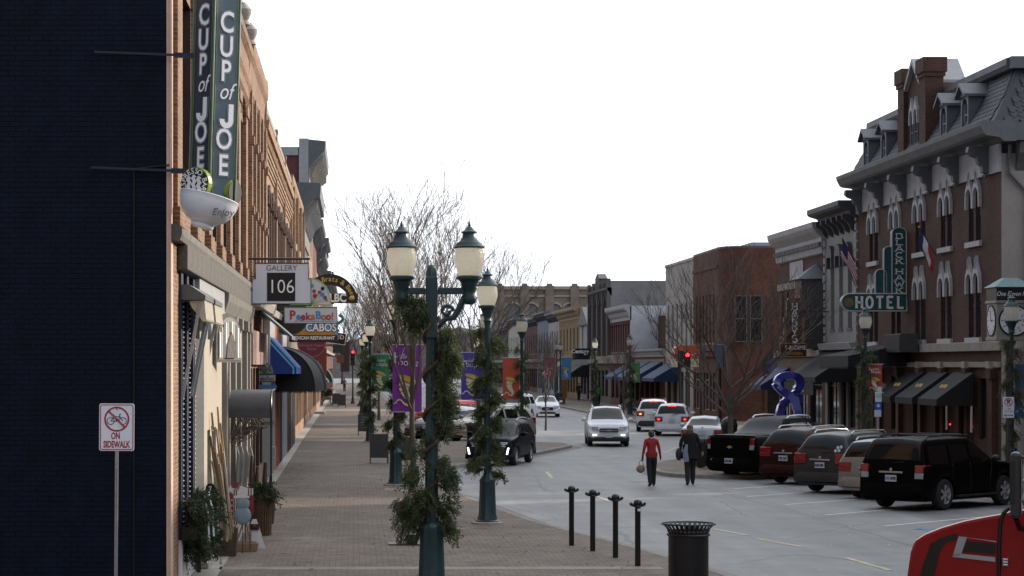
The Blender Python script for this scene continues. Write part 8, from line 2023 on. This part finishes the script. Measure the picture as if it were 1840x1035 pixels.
tl = thing('stool', 'small dark easel stool behind the white snowman cut-out', 'stool', gnd(440, 975)); m = MB(); m.bar((-.16, 0, 0), (0, .05, .5), .03, .03); m.bar((.12, 0, 0), (0, .05, .5), .03, .03); m.bar((0, .25, 0), (0, .05, .5), .03, .03); m.build('legs', WOOD, tl, 0); MB().box(-.1, 0, .5, .1, .12, .53).build('top', DWOOD, tl, 0)
# log planter with greens
t = thing('bark_planter', 'tall bark-clad planter of greens with a tan burl on its rim', 'planter', gnd(470, 963)); m = MB(); m.lathe([(.15, 0), (.17, .4), (.2, .78), (.17, .78), (.14, .7)], 14, (0, .2, 0)); m.build('bark_tub', M('brown_bark', (.10, .06, .035), .9, 0, .45, 12, .9, stretch=(4, 4, .5)), t, 30)
for i in range(22):
    a = 6.283 * i / 22; MB().box(-.018, -.01, .0, .018, .012, .72 + .06 * (i % 3)).build('bark_strip', M('brown_bark', ()), t, 0, 0, (.185 * math.cos(a), .2 + .185 * math.sin(a), .02)).rotation_euler = (R(0), 0, a + R(90))
MB().ball((.06, .06, .80), (.13, .08, .06), 10, 7).build('burl', M('tan_burl', (.28, .20, .13), .8), t, 60)
A = [(random.gauss(0, .1), .2 + random.gauss(0, .1), .82 + random.random() * .12) for _ in range(40)]; Dv = [(random.gauss(0, 1), random.gauss(0, 1), .5) for _ in range(40)]
put('greens', cedar('foliage', A, Dv, 120, .32, .05, 70, PINE), t, 0)
st2 = thing('wood_carvings', 'cluster of dark carved wooden posts behind the bark planter', 'carving', gnd(462, 942)); 
for (x, h, r2) in ((-.12, 1.5, .05), (.0, 1.25, .06), (.18, 1.35, .07), (.3, 1.05, .06)):
    MB().tube([(x, .1, 0), (x + .02, .1, h * .4), (x - .02, .1, h * .7), (x, .1, h)], [r2, r2 * 1.3, r2 * .8, r2 * .5], 8).build('carved_post', DWOOD, st2)
mm = MB()
for k in range(4): mm.tube([(-.45 + k * .1, .15, .9), (-.42 + k * .1, .15, 1.5), (-.45 + k * .1, .15, 1.7)], [.03, .035, .01], 6)
mm.build('white_carving', LGREYP, st2)
# window boxes of evergreens under the navy windows
def wbox(label, yc, w_, n, seed, dz=.0):
    t = thing('window_box', label, 'window box', (-2.75, yc, 0)); MB().box(.06, 0, .74 + dz, .30, w_, .95 + dz).build('trough', BLACKM, t, 0); r = random.Random(seed); A, Dv = [], []
    for i in range(130):
        y = r.uniform(0, w_); hang_ = r.random(); A.append((r.uniform(.06, .34), y, 1.28 + dz - .75 * hang_ ** 1.5 + r.uniform(-.05, .12))); Dv.append((.8, r.gauss(0, .4) - .3, .35 - 1.3 * hang_))
    put('greenery', cedar('foliage', A, Dv, n, .25, .05, seed, PINE), t, 0)
    for i in range(3):
        y = w_ * (i + .5) / 3; rb = MB(); rb.ribbon([(.36, y + .2, 1.40 + dz), (.40, y, 1.25 + dz), (.45, y - .1, 1.1 + dz), (.44, y + .03, .92 + dz), (.46, y - .05, .68 + dz)], .028, (.3, -.9, 0), .005)
        rb.build('ribbon', M('white_ribbon', (.5, .52, .58), .5), t, 0)
    return t
wbox('overflowing evergreen window box with white ribbons at the corner shop', 34.9, 3.4, 620, 31)
t = thing('small_post_sign', 'thin navy post with a small round badge before the window box', 'post', gnd(358, 1052)); t.location.y = 37.4; t.location.x = at(357, 0, 37.4).x
MB().box(-.035, 0, 0, .035, .05, 1.35).build('post', NAVYP, t, 0); MB().bar((0, .02, 1.33), (.30, .02, 1.36), .03, .04).disc((.20, -.01, 1.42), .085, 'y', .03, 16).build('badge', BLACKM, t, 0); MB().ribbon([(.17, -.014, 1.44), (.21, -.014, 1.46), (.19, -.014, 1.38)], .018, (0, -1, 0), .003).build('badge_mark', IVORY, t, 0)
# far planter table and shop clutter on the left walk
t = thing('plant_stand', 'slatted stand of dried plants far down the left walk', 'plant stand', gnd(587, 728)); MB().box(-.4, 0, .45, .4, .5, .7).build('trough', WOOD, t, 0)
lg = MB()
for x in (-.36, .36): lg.bar((x, .1, 0), (x * .8, .1, .5), .05, .05).bar((x * 1.2, .4, 0), (x * .6, .4, .5), .05, .05)
lg.build('legs', DWOOD, t, 0); A = [(random.uniform(-.4, .4), random.uniform(0, .5), .75 + random.random() * .5) for _ in range(60)]; put('plants', cedar('foliage', A, [(0, 0, 1)] * 60, 160, .4, .06, 77, LEAF('dry_plant', (.10, .075, .035))), t, 0)
t = thing('step', 'pale concrete doorstep at the left shops below the far awnings', 'step', gnd(570, 744)); MB().box(-.4, 0, 0, .55, 2.2, .18).build('slab', CONC, t, 0, .01)
t = thing('wall_mailbox', 'grey metal mailbox unit at the shopfront beside the orange panel', 'mailbox', gnd(484, 858)); MB().box(-.2, 0, .25, .18, .35, .62).box(-.2, .0, .66, .18, .35, .95).build('case', LGREYP, t, 0, .01); MB().box(-.02, .1, 0, .06, .2, .25).build('leg', BLACKM, t, 0); MB().tube([(-.2, .1, 1.3), (.1, .1, 1.15)], .02, 6).tube([(-.18, .1, .9), (-.18, .1, 1.3)], .015, 6).build('handle', STEEL, t)
# orange board and bench by the far right shops
t = thing('orange_post', 'plain orange-brown door panel by the far striped awning', 'door panel', gnd(1012, 716)); MB().box(-.32, 0, 0, .32, .12, 3.0).build('panel', M('orange_brown', (.25, .11, .035), .6), t, 0)
t = thing('brick_tub', 'low brick planter tub at the foot of a far right lamp', 'planter', (18.2, 198, 0)); MB().box(-.6, -.6, 0, .6, .6, .55).build('tub', BRK_M, t, 0)
# ================================================================== PEOPLE
def figure(name, label, loc, rz, J, colours, H=1.68, hair=None, group=None):
    """grows one continuous skin over a joint tree; faces take the clothing colour of the nearest bone"""
    names = list(J); vid = {n: i for i, n in enumerate(names)}
    me = bpy.data.meshes.new('body_cage'); me.from_pydata([J[n][0] for n in names], [(vid[n], vid[J[n][2]]) for n in names if J[n][2]], [])
    o = bpy.data.objects.new('body_cage', me); col.objects.link(o)
    md = o.modifiers.new('skin', 'SKIN'); md.use_smooth_shade = True
    if not me.skin_vertices:
        bm = bmesh.new(); bm.from_mesh(me); bm.verts.layers.skin.verify(); bm.to_mesh(me); bm.free()
    for n in names:
        sv = me.skin_vertices[0].data[vid[n]]; r_ = J[n][1]; sv.radius = r_ if isinstance(r_, tuple) else (r_, r_); sv.use_root = n == names[0]
    ss = o.modifiers.new('sub', 'SUBSURF'); ss.levels = ss.render_levels = 2
    dg = bpy.context.evaluated_depsgraph_get(); dg.update(); m2 = bpy.data.meshes.new_from_object(o.evaluated_get(dg)); m2.name = 'body'
    bpy.data.objects.remove(o)
    m2.materials.clear(); mats = []
    for n in names:
        if J[n][3] not in mats: mats.append(J[n][3])
    for c in mats: m2.materials.append(colours[c])
    segs = [(np.array(J[n][0]), np.array(J[J[n][2]][0]) if J[n][2] else np.array(J[n][0]), mats.index(J[n][3])) for n in names]
    for p in m2.polygons:
        c = np.array(p.center); best, bi = 9, 0
        for a, b, k in segs:
            ab = b - a; L = ab.dot(ab); f_ = 0 if L < 1e-9 else min(1, max(0, (c - a).dot(ab) / L)); d = np.linalg.norm(c - a - ab * f_)
            if d < best: best, bi = d, k
        p.material_index = bi; p.use_smooth = True
    box_uv(m2); m2['sm'] = 1
    t = thing(name, label, 'person', loc, rz, group); put('body', m2, t, 0)
    return t
def hand(J, wrist, base, d, s_, curl=(0, 0, -1), key='skin', pre='l'):
    """palm and five bent fingers continuing from a wrist joint"""
    d = Vector(d).normalized(); c = Vector(curl).normalized(); b = Vector(base); sd = d.cross(c).normalized() * s_
    p = b + d * .05; J[pre + 'palm'] = (tuple(p), (.030, .016), wrist, key); k = b + d * .09; J[pre + 'knuck'] = (tuple(k), (.034, .014), pre + 'palm', key)
    for i, (off, ln) in enumerate(((-.027, .065), (-.009, .075), (.009, .07), (.026, .055))):
        q0 = k + sd * off; q1 = q0 + (d * .85 + c * .5).normalized() * ln * .55; q2 = q1 + (d * .3 + c * .95).normalized() * ln * .5
        J[f'{pre}f{i}a'] = (tuple(q1), .0085, pre + 'knuck', key); J[f'{pre}f{i}b'] = (tuple(q2), .007, f'{pre}f{i}a', key)
    th = p - sd * .038 + d * .012 + c * .01; J[pre + 'th1'] = (tuple(th), .011, pre + 'palm', key); J[pre + 'th2'] = (tuple(th + (d * .8 + c * .5 - sd * .2).normalized() * .035), .008, pre + 'th1', key)
def walker(top='top', leg='leg', shoe='shoe', stride=.16, lean=.02, handkey='skin', arm_out=.27, larm=None, rarm=None, coat=1.0, hl=1.0):
    """standing height 1.66, facing +y"""
    J = {}
    J['pelvis'] = ((0, 0, .93), (.155, .11), None, leg); J['waist'] = ((0, .01, 1.05), (.135 * coat, .10 * coat), 'pelvis', top); J['chest'] = ((0, .02 + lean, 1.24), (.155 * coat, .115 * coat), 'waist', top); J['upper'] = ((0, .02 + lean, 1.36), (.13 * coat, .09 * coat), 'chest', top)
    J['neck'] = ((0, .03 + lean, 1.44), .05, 'upper', top); J['skull'] = ((0, .045 + lean, 1.53), (.072, .088), 'neck', 'skin'); J['crown'] = ((0, .04 + lean, 1.61), (.062, .075), 'skull', 'skin')
    for s_, n_ in ((-1, 'l'), (1, 'r')):
        J[n_ + 'sh'] = ((s_ * .165, .015 + lean, 1.355), .062 * coat, 'upper', top)
        el = (s_ * (arm_out - .02), -.02 + lean, 1.12); wr = (s_ * arm_out, .03 + lean + .02 * s_, .90)
        cu = larm if s_ < 0 else rarm
        if cu: el, wr = cu
        J[n_ + 'el'] = (el, .048 * coat, n_ + 'sh', top); J[n_ + 'wr'] = (wr, .033, n_ + 'el', top); d = Vector(wr) - Vector(el); hand(J, n_ + 'wr', wr, d, s_, (-s_ * .6, .4, -.3), handkey, n_)
        f_ = s_ * stride
        J[n_ + 'hip'] = ((s_ * .082, 0, .84), .108, 'pelvis', leg); J[n_ + 'kn'] = ((s_ * .082, f_ * .55 + .03, .49), .082, n_ + 'hip', leg); J[n_ + 'an'] = ((s_ * .078, f_ - .03, .11), .068, n_ + 'kn', leg)
        J[n_ + 'heel'] = ((s_ * .08, f_ - .05, .045), .042, n_ + 'an', shoe); J[n_ + 'toe'] = ((s_ * .10, f_ + .12, .032), (.042, .028), n_ + 'heel', shoe)
    return J
SKIN = M('skin', (.42, .25, .18), .55, 0, .06); CL = lambda n, c, r_=.8: M('cloth_' + n, c, r_, 0, .22, 9, .9)
HAIRD = M('hair_dark', (.03, .02, .014), .55, 0, .35, 30, .4, stretch=(9, 9, 1)); HAIRB = M('hair_brown', (.10, .062, .034), .55, 0, .35, 30, .4, stretch=(9, 9, 1))
def face(t, lean=.02):
    y = .045 + lean; e = MB()
    e.ball((0, y + .095, 1.525), (.013, .02, .022), 8, 6); e.build('nose', SKIN, t, 60); m = MB().cbox((0, y + .083, 1.487), (.045, .012, .008)); m.build('mouth', M('lips', (.3, .1, .09), .5), t, 0)
    for s_ in (-1, 1): MB().ball((s_ * .03, y + .080, 1.548), (.012, .008, .008), 8, 6).build('eye', M('eye_dark', (.03, .02, .02), .3), t, 60); MB().ball((s_ * .077, y, 1.53), (.012, .022, .03), 8, 6).build('ear', SKIN, t, 60)
# woman in the red jacket, walking away with a bag
c = dict(top=CL('red_jacket', (.27, .012, .014)), leg=CL('black_trousers', (.006, .006, .007)), shoe=M('black_shoe', (.012, .012, .012), .4), skin=SKIN, glove=CL('black_glove', (.012, .012, .012)))
J = walker(stride=.11, handkey='glove', larm=((-.235, -.02, 1.11), (-.27, .02, .88)), rarm=((.235, .02, 1.11), (.285, .09, .90)))
p = gnd(1171, 866); t = figure('person', 'person in a red jacket and black trousers carrying a small tan bag', (p.x, p.y, ROADZ + .004), R(6), J, c, group='people walking')
h = MB(); h.ball((0, .045, 1.575), (.092, .10, .092), 16, 10); h.ball((0, .015, 1.52), (.085, .075, .075), 14, 8); h.build('hair', HAIRD, t, 70); face(t)
MB().lathe([(.165, .86), (.185, .92), (.175, 1.02)], 20, cap=False).build('jacket_hem', c['top'], t, 60); MB().lathe([(.052, 1.40), (.066, 1.42), (.068, 1.455), (.05, 1.46)], 16, (0, .045, 0), cap=False).build('collar', WHITE, t, 60)
for o in (kids(t)):
    if o.name.startswith('jacket_hem'): o.scale = (1, .74, 1); o.location = (0, .01, 0)
bg_ = thing('handbag', 'small tan handbag in the hand of the person in the red jacket', 'bag', (p.x - .33, p.y + .02, ROADZ)); MB().ball((0, 0, .52), (.13, .07, .125), 14, 8).build('bag', M('tan_leather', (.24, .17, .12), .6, 0, .2, 15), bg_, 60); MB().tube([(-.07 * math.cos(R(a)) + .02, 0, .6 + .17 * math.sin(R(a))) for a in range(0, 181, 20)], .008, 5).build('strap', DWOOD, bg_)
# woman in the black coat
c = dict(top=CL('black_coat', (.0035, .0035, .004), .9), leg=CL('dark_jeans', (.008, .009, .012)), shoe=M('black_shoe', ()), skin=SKIN)
J = walker(stride=.15, coat=1.12, larm=((-.26, 0, 1.14), (-.25, .06, .93)), rarm=((.27, -.02, 1.13), (.33, .05, .92)))
p = gnd(1240, 864); t = figure('person', 'person in a long black coat with a grey-blue scarf hanging at one side', (p.x, p.y, ROADZ + .004), R(-4), J, c, group='people walking'); t.scale = (1.1, 1.1, 1.1)
h = MB(); h.ball((0, .045, 1.575), (.09, .10, .092), 16, 10); h.ball((0, -.01, 1.46), (.095, .07, .12), 14, 8); h.ball((0, -.03, 1.36), (.085, .05, .10), 12, 8); h.build('hair', HAIRB, t, 70); face(t)
cl_ = MB(); cl_.lathe([(.24, .72), (.225, .85), (.19, 1.0), (.17, 1.12), (.172, 1.28), (.12, 1.40)], 22, cap=False); cl_.poly([(-.05, -.17, .74), (.25, -.12, .62), (.22, -.10, .9), (-.05, -.15, .95)], (0, .02, 0)); o = cl_.build('coat', c['top'], t, 60); o.scale = (1, .76, 1); o.location = (0, .01, 0)
MB().ribbon([(-.10, -.155, 1.12), (-.14, -.165, .95), (-.13, -.165, .78), (-.10, -.16, .64)], [.05, .12, .15, .12], (0, -1, 0), .012).build('scarf', CL('grey_blue', (.20, .23, .30)), t, 0)
bk = thing('shoulder_bag', 'dark bag hanging at the hip of the person in the black coat', 'bag', (p.x - .34, p.y, ROADZ)); MB().ball((0, 0, .93), (.10, .13, .19), 12, 8).build('bag', CL('dark_bag', (.02, .02, .022)), bk, 60); MB().tube([(0.02, -.02, 1.1), (.12, -.03, 1.3), (.2, 0, 1.5)], .012, 5).build('strap', BLACKM, bk)
# far figures
def far(label, x, y, cols_, rz=0, sc_=1.04):
    J = walker(stride=.12); t = figure('person', label, (x, y, 0.002), rz, J, cols_, group='people walking'); t.scale = (sc_,) * 3; h = MB().ball((0, .05, 1.575), (.09, .10, .09), 12, 8); h.build('hair', HAIRD, t, 70); face(t); return t
c = dict(top=CL('grey_jacket', (.09, .10, .12)), leg=CL('black_trousers', ()), shoe=M('black_shoe', ()), skin=SKIN)
p = gnd(619, 704); far('far person in a grey jacket walking on the left pavement', p.x, p.y, c, R(180), 1.05)
c = dict(top=CL('green_jacket', (.01, .23, .035)), leg=CL('dark_jeans', ()), shoe=M('black_shoe', ()), skin=SKIN)
far('person in a bright green jacket beside the far right lamp', at(1076, 0, 190).x, 190, c, R(20))
c = dict(top=CL('dark_navy', (.02, .022, .03)), leg=CL('black_trousers', ()), shoe=M('black_shoe', ()), skin=SKIN)
far('person in dark clothes standing by the far shop doorway', at(1040, 0, 215).x, 215, c, R(180))
